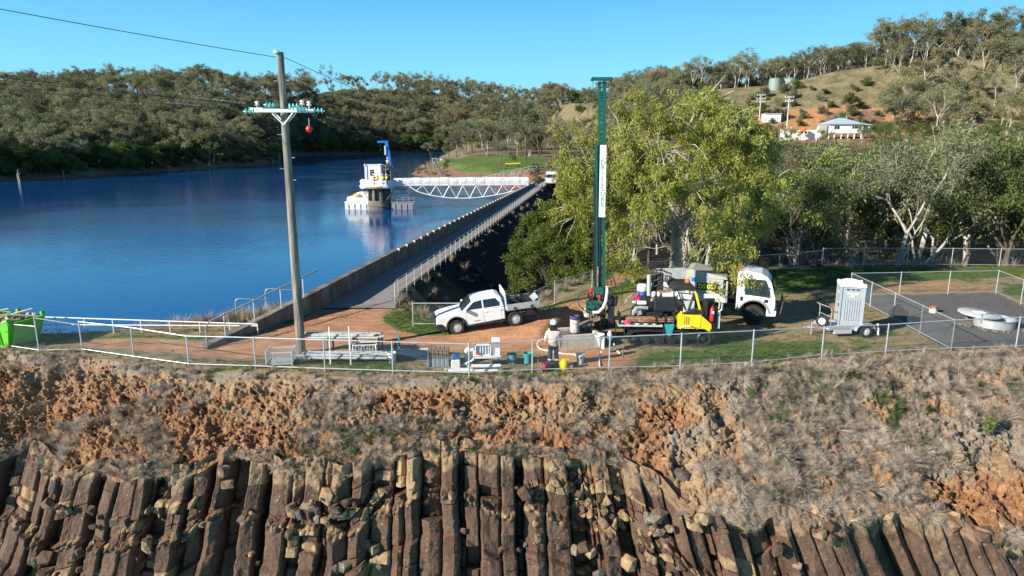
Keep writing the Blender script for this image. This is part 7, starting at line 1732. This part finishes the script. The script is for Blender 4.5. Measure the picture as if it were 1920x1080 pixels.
def rack(px0, px1, py, z, rows, layers, lab, legs, seed, rad=.05, zleg=0.0, upr=(), group='racks of grey drill rods'):
    """rods lying on trestle stands; every stand is part of the rack"""
    p = gl(px0, py, 0); k = KK(py); L = (px1-px0)/k; rr = random.Random(seed); r = empty('pipe_rack', (p.x, p.y, 0), .0, lab, 'rack', group)
    for lx in legs:
        x = L*lx; s = MB(); s.b2((x-.03,-.1,z-.06),(x+.03,rows*rad*2.2+.1,z)); s.b2((x-.03,-.1,0),(x+.03,-.04,z+.1)); s.b2((x-.03,rows*rad*2.2+.04,0),(x+.03,rows*rad*2.2+.1,z+.1)); s.build('stand', m_dark, r)
    for lx, dy, zh in upr: x = L*lx; MB().b2((x-.022,dy-.022,0),(x+.022,dy+.022,zh*.86)).build('upright', m_white, r)
    for j in range(layers):
        for i in range(rows-j):
            a = rr.uniform(-.25, .2); b_ = L+rr.uniform(-.35, .1); y = rad+i*rad*2.15+j*rad; zz = z+rad+j*rad*1.8
            o = MB(); o.cyl((a, y, zz), (b_, y, zz), rad, n=10); o.cyl((a-.06, y, zz), (a, y, zz), rad*.8, n=8); o.build('drill_rod', m_pipe, r)
    return r, L
rack(565, 737, 682, .16, 6, 2, 'low rack of grey drill rods nearest the fence', (.12,.42,.62,.95), 3, upr=((.33,-.16,1.12),(.55,-.16,1.15)))
rack(580, 716, 664, .62, 5, 2, 'raised rack of grey drill rods behind the low one', (.28,.62,.97), 5, upr=((.30,-.1,1.35),(.57,-.12,1.4)))
# mesh basket of fittings, blue tarp, white bucket, star pickets
def misc_left():
    p = gl(662, 669); r = empty('wire_basket', (p.x+.35, p.y+.2, 0), .1, 'white wire basket of fittings between the two rod racks', 'basket')
    f = MB()
    for x in (-.35, .55):
        for y in (-.2, .2): f.cyl((x, y, 0), (x, y, .5), .025, n=6)
    for z in (.05, .48):
        for y in (-.2, .2): f.cyl((-.35, y, z), (.55, y, z), .022, n=6)
        for x in (-.35, .55): f.cyl((x, -.2, z), (x, .2, z), .022, n=6)
    for i in range(8): f.cyl((-.35+.11*i, -.2, .05), (-.35+.11*i, -.2, .48), .009, n=4)
    f.build('frame', m_white, r); rr = random.Random(2)
    for _ in range(12): MB().lathe([(.05,0),(.06,.02),(.06,.09),(.05,.1)], (rr.uniform(-.3,.5), rr.uniform(-.15,.15), rr.uniform(.06,.42)), 8).build('fitting', m_grey, r)
    p = gl(735, 668); t = MB(); n = 10
    vs = [(-1.6+3.2*i/n, -.45+.9*j/4, .10+.05*math.sin(i*1.7+j)+.04*math.sin(j*3+i)+(.12 if 1 <= j <= 3 else 0)) for i in range(n+1) for j in range(5)]
    t.add(vs, [(i*5+j, i*5+j+1, i*5+j+6, i*5+j+5) for i in range(n) for j in range(4)], 0, True); b0 = len(t.v)
    t.b2((-1.55,-.42,0),(1.55,.42,.12)); tag(t.build('folded_tarp', mat('navy_tarp', (.015,.04,.07), .6, var=.3), None, loc=(p.x+.35, p.y, 0)), 'long folded navy tarpaulin lying on the grass right of the rod racks', 'tarpaulin')
    p = gl(778, 663); tag(MB().box((0,0,.1),(.9,.22,.05)).box((.25,.1,.14),(.6,.1,.05), rz=.3).build('timber_offcut', m_white, None, loc=(p.x+.3, p.y+.1, 0)), 'white timber offcuts at the right end of the navy tarpaulin', 'timber')
    for i, (px, py, lab) in enumerate(((749, 657, 'pale teal picket left standing behind the navy tarpaulin'), (742, 660, 'short dark picket beside the pale teal one'))): p = gl(px, py); tag(MB().b2((-.03,-.03,-.1),(.03,.03,.72 if i == 0 else .45)).b2((-.05,-.01,.0),(.05,.01,.6 if i == 0 else .4)).build('picket', m_teal if i == 0 else m_green, None, loc=p), lab, 'picket')
    bucket(735, 680, m_white, 'white bucket at the right end of the low rod rack', h=.42)
def bucket(px, py, m, label, h=.36, r_=.16, fill=None, lid=False, z=0.0, name='bucket'):
    p = gl(px, py, z); r = empty(name, (p.x, p.y, z), R.uniform(-1, 1), label, 'bucket'); b_ = MB(); b_.lathe([(0,.01),(r_*.82,.0),(r_,h),(r_*1.06,h),(r_*1.06,h-.04),(r_*1.0,h-.05)], (0,0,0), 18); b_.lathe([(r_*.97,h),(r_*.80,.05),(0,.04)], (0,0,0), 18); b_.build('shell', m, r)
    hd = MB(); hd.tube([(r_*1.02*math.cos(a), .0-.25*r_*math.sin(a)-.03, h-.05+.10*math.sin(a)*-1) for a in [math.pi*i/8 for i in range(9)]], .006, n=4); hd.build('handle', m_dark, r)
    if fill: f = MB(); f.lathe([(r_*.93,h-.06),(0,h-.03)], (0,0,0), 16); f.build('contents', fill, r)
    if lid: f = MB(); f.lathe([(r_*1.12,h-.03),(r_*1.12,h+.02),(0,h+.03)], (0,0,0), 18); f.build('lid', fill or m, r)
    return r
misc_left()
m_worn = mat('worn_teal', (.10,.33,.32), .6, var=.6, vscale=9, stops=[(.3,(.04,.16,.17)),(.5,(.10,.30,.31)),(.7,(.45,.55,.55))])
bucket(960, 683, m_worn, 'worn teal bucket, left of the two teal buckets behind the fence', h=.42, r_=.19)
bucket(989, 681, m_teal, 'teal bucket nearest the fence post, right of the worn one', h=.42, r_=.17)
bucket(1088, 681, m_lgrey, 'grey bucket with a pale cloth over its rim right of the person', h=.36, r_=.16, fill=m_white, lid=True)
bucket(1022, 694, mat('dark_pink', (.55,.03,.13), .5), 'pink and white bucket at the foot of the fence left of the person', h=.3, r_=.13, fill=m_white)
bucket(1031, 693, m_dark, 'dark tub with a white lump beside the person\'s feet', h=.30, r_=.20, fill=m_grey)
def site():
    # core tray stack: row of brown-topped trays over grey ones
    p = gl(822, 688); k = KK(688); w = 40/k; 
    for row in range(2):
        for i in range(5):
            pitch = w/5; lab = ('grey-blue' if row == 0 else 'brown')+' upright block, '+['far left', 'second', 'middle', 'fourth', 'far right'][i]+' of the '+('lower' if row == 0 else 'upper')+' row behind the fence'
            r = empty('block', (p.x-w/2+pitch*(i+.5), p.y+.2, row*.36), .0, lab, 'block', 'stacked blocks behind the fence')
            b_ = MB(); b_.b2((-pitch*.44,-.25,0),(pitch*.44,.2,.345)); b_.build('shell', mat('block_blue', (.24,.33,.38), .8, var=.25, vscale=8) if row == 0 else mat('block_brown', (.27,.19,.13), .85, var=.35, vscale=8), r, bevel=.012)
            g = MB(); g.b2((-.012,-.262,.02),(.012,-.248,.33)); g.build('slot', m_dark if row else m_grey, r)
    # white and blue bag
    p = gl(855, 690); r = empty('sack', (p.x, p.y, 0), .1, 'white sack with a blue top standing right of the stacked blocks', 'sack'); s = MB(); s.prism([(-.17,0),(.16,0),(.17,.25),(.15,.36),(-.15,.33),(-.19,.2)], -.1, .1); s.build('lower_half', m_white, r, bevel=.03); s = MB(); s.prism([(-.15,.335),(.15,.365),(.17,.58),(-.10,.60)], -.085, .085); s.build('blue_top', mat('sack_blue', (.03,.10,.36), .6), r, bevel=.03)
    # white jerry can
    p = gl(882, 677); r = empty('jerry_can', (p.x, p.y, 0), .1, 'white jerry can with a cut-out handle directly behind a fence post', 'jerry can'); s = MB(); s.b2((-.22,-.12,0),(.22,.12,.16)); s.b2((-.22,-.12,.16),(-.10,.12,.48)); s.b2((.10,-.12,.16),(.22,.12,.48)); s.b2((-.17,-.12,.40),(.17,.12,.52)); s.build('shell', m_white, r, bevel=.04); MB().cyl((-.1,0,.5),(-.1,0,.58),.035,n=8).build('cap', m_offw, r)
    # white rack with grille and box on a table
    p = gl(912, 687); k = KK(687); z1 = .40; r = empty('field_table', (p.x, p.y, 0), .06, 'small white table on thin dark legs holding a grille rack', 'table')
    MB().b2((-.5,-.25,z1),(.55,.25,z1+.05)).build('tabletop', m_white, r)
    for x in (-.42,.47):
        for y in (-.2,.2): MB().cyl((x,y,0),(x,y,z1),.014,n=5).build('leg', m_dark, r)
    g = empty('sample_rack', (p.x-.1, p.y, z1+.05), .06, 'white rack with vertical grey slots standing on the white table', 'rack'); g.scale = (.85, .85, .8); s = MB(); s.b2((-.38,-.1,0),(.32,.1,.05)); s.b2((-.38,-.1,.50),(.32,.1,.54)); s.b2((-.38,-.1,0),(-.34,.1,.54)); s.b2((.28,-.1,0),(.32,.1,.54)); s.b2((-.38,.08,0),(.32,.1,.54)); s.build('frame', m_white, g)
    for i in range(5): MB().cyl((-.26+.12*i,-.02,.05),(-.26+.12*i,-.02,.49),.035,n=8).build('tube', m_lgrey, g)
    MB().box((-.22,-.14,.12),(.12,.06,.12)).build('red_tag', m_red, g)
    b_ = empty('sample_box', (p.x+.36, p.y+.05, z1+.05), .06, 'tall grey box with a white lid behind the grille rack', 'box'); MB().b2((-.12,-.1,0),(.14,.12,.50)).build('shell', m_grey, b_); MB().b2((-.15,-.13,.50),(.17,.15,.66)).build('lid', m_white, b_, bevel=.02); MB().b2((-.02,-.12,.02),(.15,-.10,.30)).build('label_plate', m_white, b_)
    # pvc bundle on ground by fence
    p = gl(888, 701); r = empty('pvc_pipes', (p.x, p.y+.12, 0), .02, 'bundle of white plastic pipes lying on the ground against the fence', 'pipes')
    for x0, x1, y, z, rd_ in ((-.95,.0,.0,.08,.075),(-1.1,-.1,.18,.07,.06),(-.1,1.0,.12,.22,.07),(-.2,.95,.28,.08,.07),(-.05,.9,.02,.07,.06),(.1,.85,.40,.07,.06)): MB().cyl((x0,y,z),(x1,y+.03,z),rd_,n=12).build('pipe', m_pvc, r)
    MB().tube([(-.15,.15,.15),(-.3,.1,.33),(-.1,.1,.42),(0,.1,.5)],.04,n=8).build('elbow', m_pvc, r); MB().cyl((-.02,.1,.42),(.03,.1,.58),.02,n=6).build('yellow_stick', mat('lime_tape', (.6,.65,.1), .5), r)
    # block wall / mud tub
    a, b_ = gl(1044, 659), gl(1127, 653); d = b_-a; L = d.length; az = math.atan2(d.y, d.x); r = empty('mud_tub', (a.x, a.y, 0), az, 'low rectangular settling tub of pale concrete blocks beside the drill mast', 'tub')
    H = .62; hw_ = 1.15; blk = mat('pale_block', (.50,.45,.37), .95, var=.2, vscale=5, bump=.5, bscale=30); nb = 4
    for i in range(nb): MB().b2((L*i/nb+.006,0,0),(L*(i+1)/nb-.006,.18,H)).build('front_block', blk, r, bevel=.012)
    for i in range(nb): MB().b2((L*i/nb+.006,hw_,0),(L*(i+1)/nb-.006,hw_+.18,H)).build('rear_block', blk, r, bevel=.012)
    for x in (0, L-.18): MB().b2((x,.185,0),(x+.18,hw_-.005,H)).build('end_block', blk, r, bevel=.012)
    m_mud = mat('grey_mud', (.16,.14,.12), .35, var=.25); MB().b2((.185,.185,0),(L-.185,hw_-.005,H-.12)).build('mud', m_mud, r)
    # tank, drum and chute on it
    dr = empty('mud_drum', (a.x+d.x*.42, a.y+.75, H), 0, 'worn white drum with a purple rim standing on the block tub', 'drum'); MB().lathe([(0,0),(.19,0),(.20,.55),(.20,.58)], (0,0,0), 16).build('shell', mat('worn_white', (.5,.47,.43), .8, var=.5, vscale=7), dr); MB().lathe([(.21,.55),(.215,.58),(.215,.68),(.19,.70),(.18,.58)], (0,0,0), 16).build('rim', mat('purple_rim', (.07,.05,.14), .6), dr)
    cu = MB(); p = gl(1095, 650); cu.add([(-.55,-.25,.62),(-.5,.3,.62),(.75,.35,1.05),(.7,-.25,1.05),(-.55,-.25,.66),(-.5,.3,.66),(.75,.35,1.09),(.7,-.25,1.09)], [(0,1,2,3),(4,7,6,5),(0,4,5,1),(1,5,6,2),(2,6,7,3),(3,7,4,0)]); cu.b2((.1,-.05,0),(.2,.05,.85)); tag(cu.build('mud_chute', m_conc, None, loc=(p.x, p.y+.6, 0)), 'grey steel chute sloping from the mast foot down to the block tub', 'chute')
    p = gl(1126, 640); pl = MB(); pl.b2((-.7,-.5,.50),(.75,.6,.56)); pl.b2((-.1,-.55,0),(.0,-.45,.5)); tag(pl.build('steel_platform', m_rust, None, loc=(p.x-.1, p.y+.3, 0)), 'rusty steel platform round the foot of the drill mast', 'platform')
    q = empty('water_pump', (gl(1107, 640).x-.1, gl(1107, 640).y+.45, .95), 0, 'muddy white pump on the chute left of the mast', 'pump'); s = MB(); s.lathe([(0,0),(.14,.02),(.17,.12),(.14,.30),(.06,.36)], (0,0,0), 10); s.box((-.1,-.05,.3),(.12,.2,.2), rot=(.3,.3,0)); s.box((.1,0,.2),(.2,.12,.14)); s.build('pump_body', mat('worn_white', (.5,.47,.43), .8), q, bevel=.01); MB().cyl((.05,0,.3),(.05,0,.75),.03,n=6).build('riser', m_rust, q)
    # hoses on ground
    def hose(pts, r_, m, name, lab, z=.04):
        P = [gl(*q_) if len(q_) == 2 else gl(q_[0], q_[1], q_[2]) for q_ in pts]; P = [Vector((v.x, v.y, max(v.z, z))) for v in P]
        cr_ = []; n = len(P)
        for i in range(n-1):
            p0, p1, p2, p3 = P[max(0,i-1)], P[i], P[i+1], P[min(n-1,i+2)]
            for t in (0,.25,.5,.75): cr_.append(.5*((2*p1)+(-p0+p2)*t+(2*p0-5*p1+4*p2-p3)*t*t+(-p0+3*p1-3*p2+p3)*t**3))
        cr_.append(P[-1]); tag(MB().tube(cr_, r_, n=8).build(name, m, None), lab, 'hose')
    m_cream = mat('cream_hose', (.62,.56,.44), .6, var=.1)
    hose([(1018,636,.5),(1010,640,.3),(1008,650),(1016,657),(1032,660),(1055,665),(1080,667),(1086,670,.3)], .04, m_cream, 'suction_hose', 'thick cream hose looping from the block tub past the person to the grey bucket')
    hose([(1127,660,.35),(1124,672),(1125,690)], .035, m_white, 'drain_hose', 'white hose dropping from the funnel to the fence')
    hose([(1151,645,.4),(1153,655),(1162,664)], .03, m_offw, 'short_hose', 'short white hose curling right of the fence post near the mast')
    hose([(1276,624,.35),(1279,612,.95),(1300,613,.95),(1312,625,.3),(1310,633,.05)], .03, m_offw, 'loop_hose', 'white hose looping down over the right end of the rig track')
    # funnel on the near side of mast
    fn = gl(1125, 668); tag(MB().lathe([(.03,.30),(.05,.45),(.20,.78),(.21,.80)], (0,0,0), 12).b2((.10,-.1,.2),(.20,.1,.75)).build('funnel', m_offw, None, loc=(fn.x, fn.y+.4, 0)), 'white funnel hanging left of the fence post in front of the mast', 'funnel')
    fw = gl(1143, 660); tag(MB().lathe([(0,0),(.10,.05),(.12,.2),(.07,.36),(.04,.42),(0,.42)], (0,0,0), 9).build('white_sack', m_white, None, loc=(fw.x, fw.y+.1, .45)), 'knotted white plastic bag hanging behind the fence post at the mast', 'bag')
    p = gl(1168, 672); tag(MB().cyl((0,0,0),(0,.02,.62),.022,n=6).cyl((0,0,.0),(0,0,.3),.035,n=6).build('steel_peg', m_rust, None, loc=p), 'rusty steel peg driven into the grass left of the rig track', 'peg')
    # yellow pump by the fence
    p = gl(1058, 692); r = empty('pump_motor', (p.x, p.y, 0), .2, 'small yellow pump motor on the ground right of the person', 'pump'); s = MB(); s.lathe([(0,0),(.14,0),(.16,.1),(.16,.26),(.12,.36),(.0,.38)], (0,0,0), 12); s.box((.05,0,.38),(.26,.16,.1)); s.box((-.12,0,.12),(.14,.16,.24)); s.build('housing', m_yellow, r, bevel=.015); s = MB(); s.cyl((.12,-.02,.1),(.30,-.02,.1),.09,n=12); s.build('pump_head', m_grey, r); MB().tube([(-.12,0,.32),(-.1,0,.46),(.1,0,.48),(.16,0,.36)],.014,n=5).build('carry_handle', m_orange, r)
    p = gl(1009, 695); tag(MB().cyl((0,0,0),(0,0,.42),.014,n=6).box((0,0,.43),(.03,.03,.03)).build('survey_peg', m_orange, None, loc=p), 'thin orange peg against the fence left of the pink bucket', 'peg')
    # corrugated pipe at fence foot
    a, b_ = gl(1148, 697), gl(1192, 695); s = MB(); n = 22
    for i in range(n): q0 = a.lerp(b_, i/n); q1 = a.lerp(b_, (i+.6)/n); s.cyl(q0-a+Vector((0,0,.07)), q1-a+Vector((0,0,.07)), .07 if i % 1 == 0 else .05, n=8)
    s.cyl((0,0,.07), b_-a+Vector((0,0,.07)), .055, n=8); tag(s.build('ribbed_pipe', m_rust, None, loc=(a.x, a.y-.12, -.02)), 'rusty ribbed pipe lying along the foot of the fence below the rig', 'pipe')
    # compound: well ring with lid, cap, box, rock footings
    p = gl(1880, 617); r = empty('well_ring', (p.x, p.y+.6, 0), 0, 'galvanised steel well ring with a pale lid slid half off it in the gravel compound', 'well'); r.scale = (.8, .8, .8); s = MB(); s.lathe([(1.02,-.1),(1.02,.42),(1.08,.44),(1.08,.47),(.98,.47),(.98,.05)], (0,0,0), 36); s.build('ring', m_galv, r); MB().lathe([(.98,.15),(0,.15)], (0,0,0), 30).build('inner_cover', mat('pale_blue_cover', (.5,.57,.62), .5), r)
    s = MB(); s.lathe([(1.10,0),(1.12,.03),(1.08,.06),(0,.09)], (0,0,0), 36); l_ = s.build('lid', m_lgrey, r, loc=(-.35, .85, .49)); l_.rotation_euler = (.06,.04,0); MB().b2((-.3,-.2,.08),(.3,.2,.12)).build('hinge_plate', m_offw, l_)
    MB().tube([(-.95,-.3,.1),(-1.0,-.35,.75),(-.7,-.4,.85),(-.4,-.4,.8)],.018,n=6).build('lifting_bar', m_dark, r); MB().box((-1.45,.5,.03),(.9,.6,.08),rz=.2).build('concrete_slab', m_conc, r)
    p = gl(1749, 586); tag(MB().lathe([(0,.0),(.17,0),(.17,.20),(.18,.20),(.18,.30),(.15,.33),(0,.34)], (0,0,0), 16).build('bore_cap', m_white, None, loc=p), 'short white bore cap with a red-brown top in the gravel compound', 'bore cap'); c_ = bpy.data.objects['bore_cap']; MB().lathe([(.185,.22),(.19,.33),(.1,.37),(0,.37)], (0,0,0), 16).build('brown_top', m_rust, c_)
    for i, (px, py, s_, lab) in enumerate(((1411,687,.26,'flat pale concrete footing at the fence post below the truck'),(1147,703,.16,'small pale stone footing at the fence post below the mast'),(1541,672,.15,'pale stone at the foot of the fence post left of the toilet trailer'))):
        p = gl(px, py); rocks('footing', [(p.x+dx*s_, p.y-.05+dy*s_, 0.0) for dx, dy in ((0,0),(-.8,.1),(.8,-.1))], [s_*.8, s_*.6, s_*.55], m_conc, None, seed=20+i, label=lab, cat='rock')
    for i in range(9):
        p = gl(1795+i*19, 659-i*.5); rocks('edge_stone', [(p.x, p.y-.12, -.02)], [.10+.03*(i % 3)], m_rust if i % 3 else m_conc, None, seed=40+i, label=['first', 'second', 'third', 'fourth', 'fifth', 'sixth', 'seventh', 'eighth', 'ninth'][i]+' edging stone from the compound corner under the fence', cat='rock', group='edging stones under the compound fence')
    rr = random.Random(8); P = []
    for i in range(70): a_ = rr.uniform(0, 6.28); cc = bpy.data.objects['well_ring'].location; P.append((cc.x+1.25*math.cos(a_)*rr.uniform(.9,1.12), cc.y+1.25*math.sin(a_)*rr.uniform(.9,1.12), .02))
    rocks('pale_stones', P, [rr.uniform(.03,.09) for _ in P], m_conc, None, seed=77, kind='stuff', label='ring of small pale stones round the well')
    P = [(lambda q_: (q_.x, q_.y, .01))(gl(rr.uniform(300, 1780), rr.uniform(600, 700))) for _ in range(240)]; rocks('pebbles', P, [rr.uniform(.012,.04) for _ in P], m_conc, None, seed=78, kind='stuff', label='scattered pale pebbles on the pad')
site()
def skip():
    c = gl(17, 657); n_l = Vector((-.3,-.954,0)); u = Vector((-.954,.30,0)); v = Vector((.30,.954,0)); W, L, H = 1.62, 3.0, 1.12
    az = math.atan2(u.y, u.x); r = empty('skip_bin', c, az, 'bright green skip bin heaped with pale rubbish at the left edge', 'skip bin')
    # local: x along the long side (away to the left), y across toward the lake is -v side
    yy = -1.0 if (Matrix.Rotation(az, 3, 'Z')@Vector((0, 1, 0))).dot(v) < 0 else 1.0
    m_lime = mat('lime_paint', (.13,.50,.03), .4, var=.12, vscale=3); b_ = MB(); t = .16
    def q(x, y, z): return (x, y*yy, z)
    lo = [q(.18,.12,.05), q(L,.12,.05), q(L,W-.12,.05), q(.18,W-.12,.05)]; hi = [q(-t,0,H), q(L+t,0,H), q(L+t,W,H), q(-t,W,H)]
    lo2 = [q(.2,.16,.12), q(L-.02,.16,.12), q(L-.02,W-.16,.12), q(.2,W-.16,.12)]; hi2 = [q(-t+.04,.04,H), q(L+t-.04,.04,H), q(L+t-.04,W-.04,H), q(-t+.04,W-.04,H)]
    b_.add(lo+hi+lo2+hi2, [(0,1,2,3),(0,1,5,4),(1,2,6,5),(2,3,7,6),(3,0,4,7),(8,9,10,11),(8,9,13,12),(9,10,14,13),(10,11,15,14),(11,8,12,15),(4,5,13,12),(5,6,14,13),(6,7,15,14),(7,4,12,15)]); b_.build('shell', m_lime, r)
    f = MB()
    for x in (.5, 1.2, 1.9): f.box(q(x,-.005,.6),(.06,.05,.9), rot=(.10*yy,0,0))
    f.box(q(L/2,.03,.80),(L,.05,.05)); f.box(q(L/2,.0,H-.03),(L+.3,.07,.07)); f.box(q(-t,W/2,H-.03),(.07,W,.07)); f.build('rib', m_lime, r)
    for x, y in ((-.1,.05),(-.1,W-.05),(1.3,W-.03)): s = MB(); s.b2(q(x-.05,y-.05,H-.15),q(x+.05,y+.05,H+.16)); s.cyl(q(x,y-.08,H+.12),q(x,y+.08,H+.12),.07,n=10); s.build('lifting_lug', m_lime, r, bevel=.01)
    rb = empty('rubbish_heap', c+Vector((0,0,H-.12)), az, 'pale boards and rubble heaped in the green skip', 'rubbish'); rr = random.Random(6)
    for i in range(11): x = rr.uniform(.05,L-.6); y = rr.uniform(.25,W-.35); MB().box(q(x,y,.12+.03*i*.6),(rr.uniform(.6,1.3),.16,.035), rot=(rr.uniform(-.2,.2),rr.uniform(-.25,.25),rr.uniform(-.5,.5)+1.2)).build('board', mat('cream_board', (.66,.60,.47), .8, var=.15), rb)
    rocks_pts = [q(rr.uniform(.1,L-.1), rr.uniform(.15,W-.15), rr.uniform(-.02,.14)) for _ in range(60)]; o = rocks('rubble', rocks_pts, [rr.uniform(.05,.16) for _ in rocks_pts], mat('tan_rubble', (.48,.38,.28), .9, var=.2), None, seed=5); o.parent = rb
skip()

# ================================================================== GROUND VEGETATION
def pad_grass():
    rr = random.Random(31); V = []
    protos = [grass_clump('green_blades', 60+s, 34, .10, .010, .14, .3, m_lawn) for s in range(3)]+[grass_clump('dry_blades', 70+s, 30, .11, .010, .15, .4, m_drylawn) for s in range(3)]
    coll = proto_collection('pad_blades', protos); names = sorted(o.name for o in coll.objects); idx = [names.index(o.name) for o in protos]
    n = 60000; rs = np.random.RandomState(5); x = rs.uniform(-31, 40, n); y = edgeY(x)+rs.uniform(.1, 27, n); ok = sdist(pad_poly, x, y) > -.6; x, y = x[ok], y[ok]
    z_ = zones(x, y); pr = np.clip(z_[:,0]-z_[:,1]*1.2-z_[:,2]*3, 0, 1); dens = np.clip(.30+pr*.9-z_[:,1]*1.3-z_[:,2]*2, 0, 1)
    k = rs.uniform(size=len(x)) < dens*np.clip(1.25-(y-25)/32, .3, 1); x, y, pr = x[k], y[k], pr[k]
    g = rs.uniform(size=len(x)) < pr*1.3; I = np.where(g, rs.randint(0, 3, len(x)), rs.randint(3, 6, len(x))); s = rs.uniform(.6, 1.4, len(x))
    scatter('short_grass', np.stack([x, y, np.zeros(len(x))], -1), np.stack([s*0, s*0, rs.uniform(0, 6.28, len(x))], -1), np.stack([s, s, s*rs.uniform(.5,1,len(x))], -1), [idx[i] for i in I], coll, kind='stuff', label='short patchy grass on the pad')
    print('grass', len(x))
m_lawn = leafy_mat('lawn_blades', [(.3,(.07,.12,.025)),(.5,(.14,.21,.045)),(.7,(.23,.28,.08))], trans=.3, rnd=.25, scale=3)
m_drylawn = leafy_mat('dry_blades', [(.3,(.18,.15,.07)),(.5,(.30,.25,.12)),(.7,(.42,.36,.19))], trans=.3, rnd=.3, scale=3)
pad_grass()
def scrub():
    rr = random.Random(41); P = []; Ro = []; Sc = []; I = []; names = sorted(o.name for o in tuft_coll.objects); mp_ = [names.index(o.name) for o in dry_protos]
    def add(x, y, z, s, ids): P.append((x, y, z)); Ro.append((rr.uniform(-.2,.2), rr.uniform(-.2,.2), rr.uniform(0,6.28))); Sc.append((s, s, s*rr.uniform(.8,1.3))); I.append(mp_[rr.choice(ids)])
    for _ in range(900):      # lake bank
        px = rr.uniform(200, 640); Y = rr.uniform(31.5, 37); x = pt_at(px, Y)
        if x > xw(Y)-1.2: continue
        z = float(Hnear(np.array([x]), np.array([Y]))[0]); 
        if z < -2.6: continue
        add(x, Y, z, rr.uniform(.7, 1.5), (0,1,4,5,4,5))
    for _ in range(220):     # embankment shoulder
        y = rr.uniform(38, 125); d = rr.random()**1.5*14; x = xr(y)+.3+d; z = float(Hnear(np.array([x]), np.array([y]))[0]); add(x, y, z-.05, rr.uniform(.6, 1.6), (0,2,4,5))
    for _ in range(700):      # long grass behind the back fence
        px = rr.uniform(1560, 2060); Y = rr.uniform(47.6, 55); x = pt_at(px, Y); z = float(Hnear(np.array([x]), np.array([Y]))[0]); add(x, Y, z-.05, rr.uniform(1.4, 2.6), (6,7,6,7,0,4))
    for _ in range(500):      # rough strip by mid fence and the edge of the gully
        px = rr.uniform(740, 1560); i = np.interp(px, [742,775,850,950,1010,1060,1120,1185,1300,1420,1560], [566,592,600,596,583,562,536,517,507,500,499]); p = G(px, i); x, Y = p.x+rr.uniform(-.4,.4), p.y+rr.uniform(-.3, 2.5); z = float(Hnear(np.array([x]), np.array([Y]))[0]); add(x, Y, z-.03, rr.uniform(.5, 1.3), (0,4,5,6,7,6))
    for _ in range(420):      # along the foot of the front fence
        x = rr.uniform(-30, 36); y = float(edgeY(x))+rr.uniform(.1, .9); add(x, y, 0, rr.uniform(.25, .6), (0,1,2,4,5))
    for _ in range(900):      # dry tussocks on the tip and bank of the far lawn
        px = rr.uniform(766, 1000); Y = rr.uniform(170, 262); x = pt_at(px, Y); dd_ = float(sdist(PEN, np.array([x]), np.array([Y]))[0])
        if dd_ < 1 or dd_ > 13: continue
        if px > 850 and rr.random() < .5: continue
        add(x, Y, hz(x, Y), rr.uniform(1.5, 4.5) if px < 840 else rr.uniform(1, 2), (0,1,4,6) if px < 840 else (0,1,2,5))
    scatter('rough_grass', P, Ro, Sc, I, tuft_coll, kind='stuff', label='rough dry and green grass along banks and fence lines')
    ps = []; 
    for _ in range(130): y = 36+rr.random()**1.4*92; d = rr.random()**1.3*20; x = xr(y)+.2+d; ps.append((x, y, float(Hnear(np.array([x]), np.array([y]))[0])))
    rocks('embankment_rocks', ps, [rr.uniform(.05,.13) for _ in ps], m_emb, None, seed=9, kind='stuff', label='dark rocks covering the downstream face of the dam')
    attr(bpy.data.objects['embankment_rocks'].data, 'zones', np.zeros((len(ps)*len(ICO_V), 3)))
scrub()
# two plants that stand out on the cliff
def cliff_plants():
    for x_px, py, nm, lab, h in ((1850, 815, 'weed', 'tall single leafy green weed on the dry slope at the right', .75), (1660, 1000, 'cliff_bush', 'wispy grey-green bush hanging over the top of the right-hand columns', .9), (1405, 742, 'weed', 'low bright green weed on the soil slope below the truck', .25)):
        d = ray(x_px, py); best = None
        for i in range(160):
            t = i/160; xx = None
            for s in [i]:
                pass
        X, Y, Z, s1, L, rm = SOIL; PX = 960+F*X/(Y*cp+(CAM_Z-Z)*sp); PY = 540-F*(-(CAM_Z-Z)*cp+Y*sp)/(Y*cp+(CAM_Z-Z)*sp); k = np.argmin((PX-x_px)**2+(PY-py)**2); p = (float(X.flat[k]), float(Y.flat[k]), float(Z.flat[k]))
        r = empty(nm, p, 0, lab, 'plant'); rs = np.random.RandomState(int(x_px)); n = 9 if nm == 'weed' and h > .5 else 26 if nm == 'cliff_bush' else 14
        st = MB(); tips = []
        for i in range(1 if h > .5 and nm == 'weed' else n):
            a = rs.uniform(0, 6.28); e = Vector((math.cos(a)*.35*(nm != 'weed'), -.15+math.sin(a)*.3*(nm != 'weed')-(.25 if nm == 'cliff_bush' else 0), h*rs.uniform(.5, 1))) if n > 9 else Vector((.02, -.1, h)); st.tube([(0,0,-.05), e*.5+Vector((0,0,.05)), e], 0, n=5, radii=[.02,.014,.006]); tips.append(e)
        st.build('stem', m_dkbark, r)
        if n == 9: C = np.array([[0,-.08,.15+.06*i] for i in range(11)]); V, Q = leaves_np(rs, C, np.full(11, .06), 6, .22, .09, .0, 1)
        else: C = np.array([tuple(t) for t in tips]+[tuple(t*.7) for t in tips]); V, Q = leaves_np(rs, C, np.full(len(C), .16), 50 if nm != 'weed' else 20, .07, .02, .2, 1)
        o = np_mesh('leaves', V, Q, m_lawn if nm == 'weed' else LM['bush']); o.parent = r
cliff_plants()
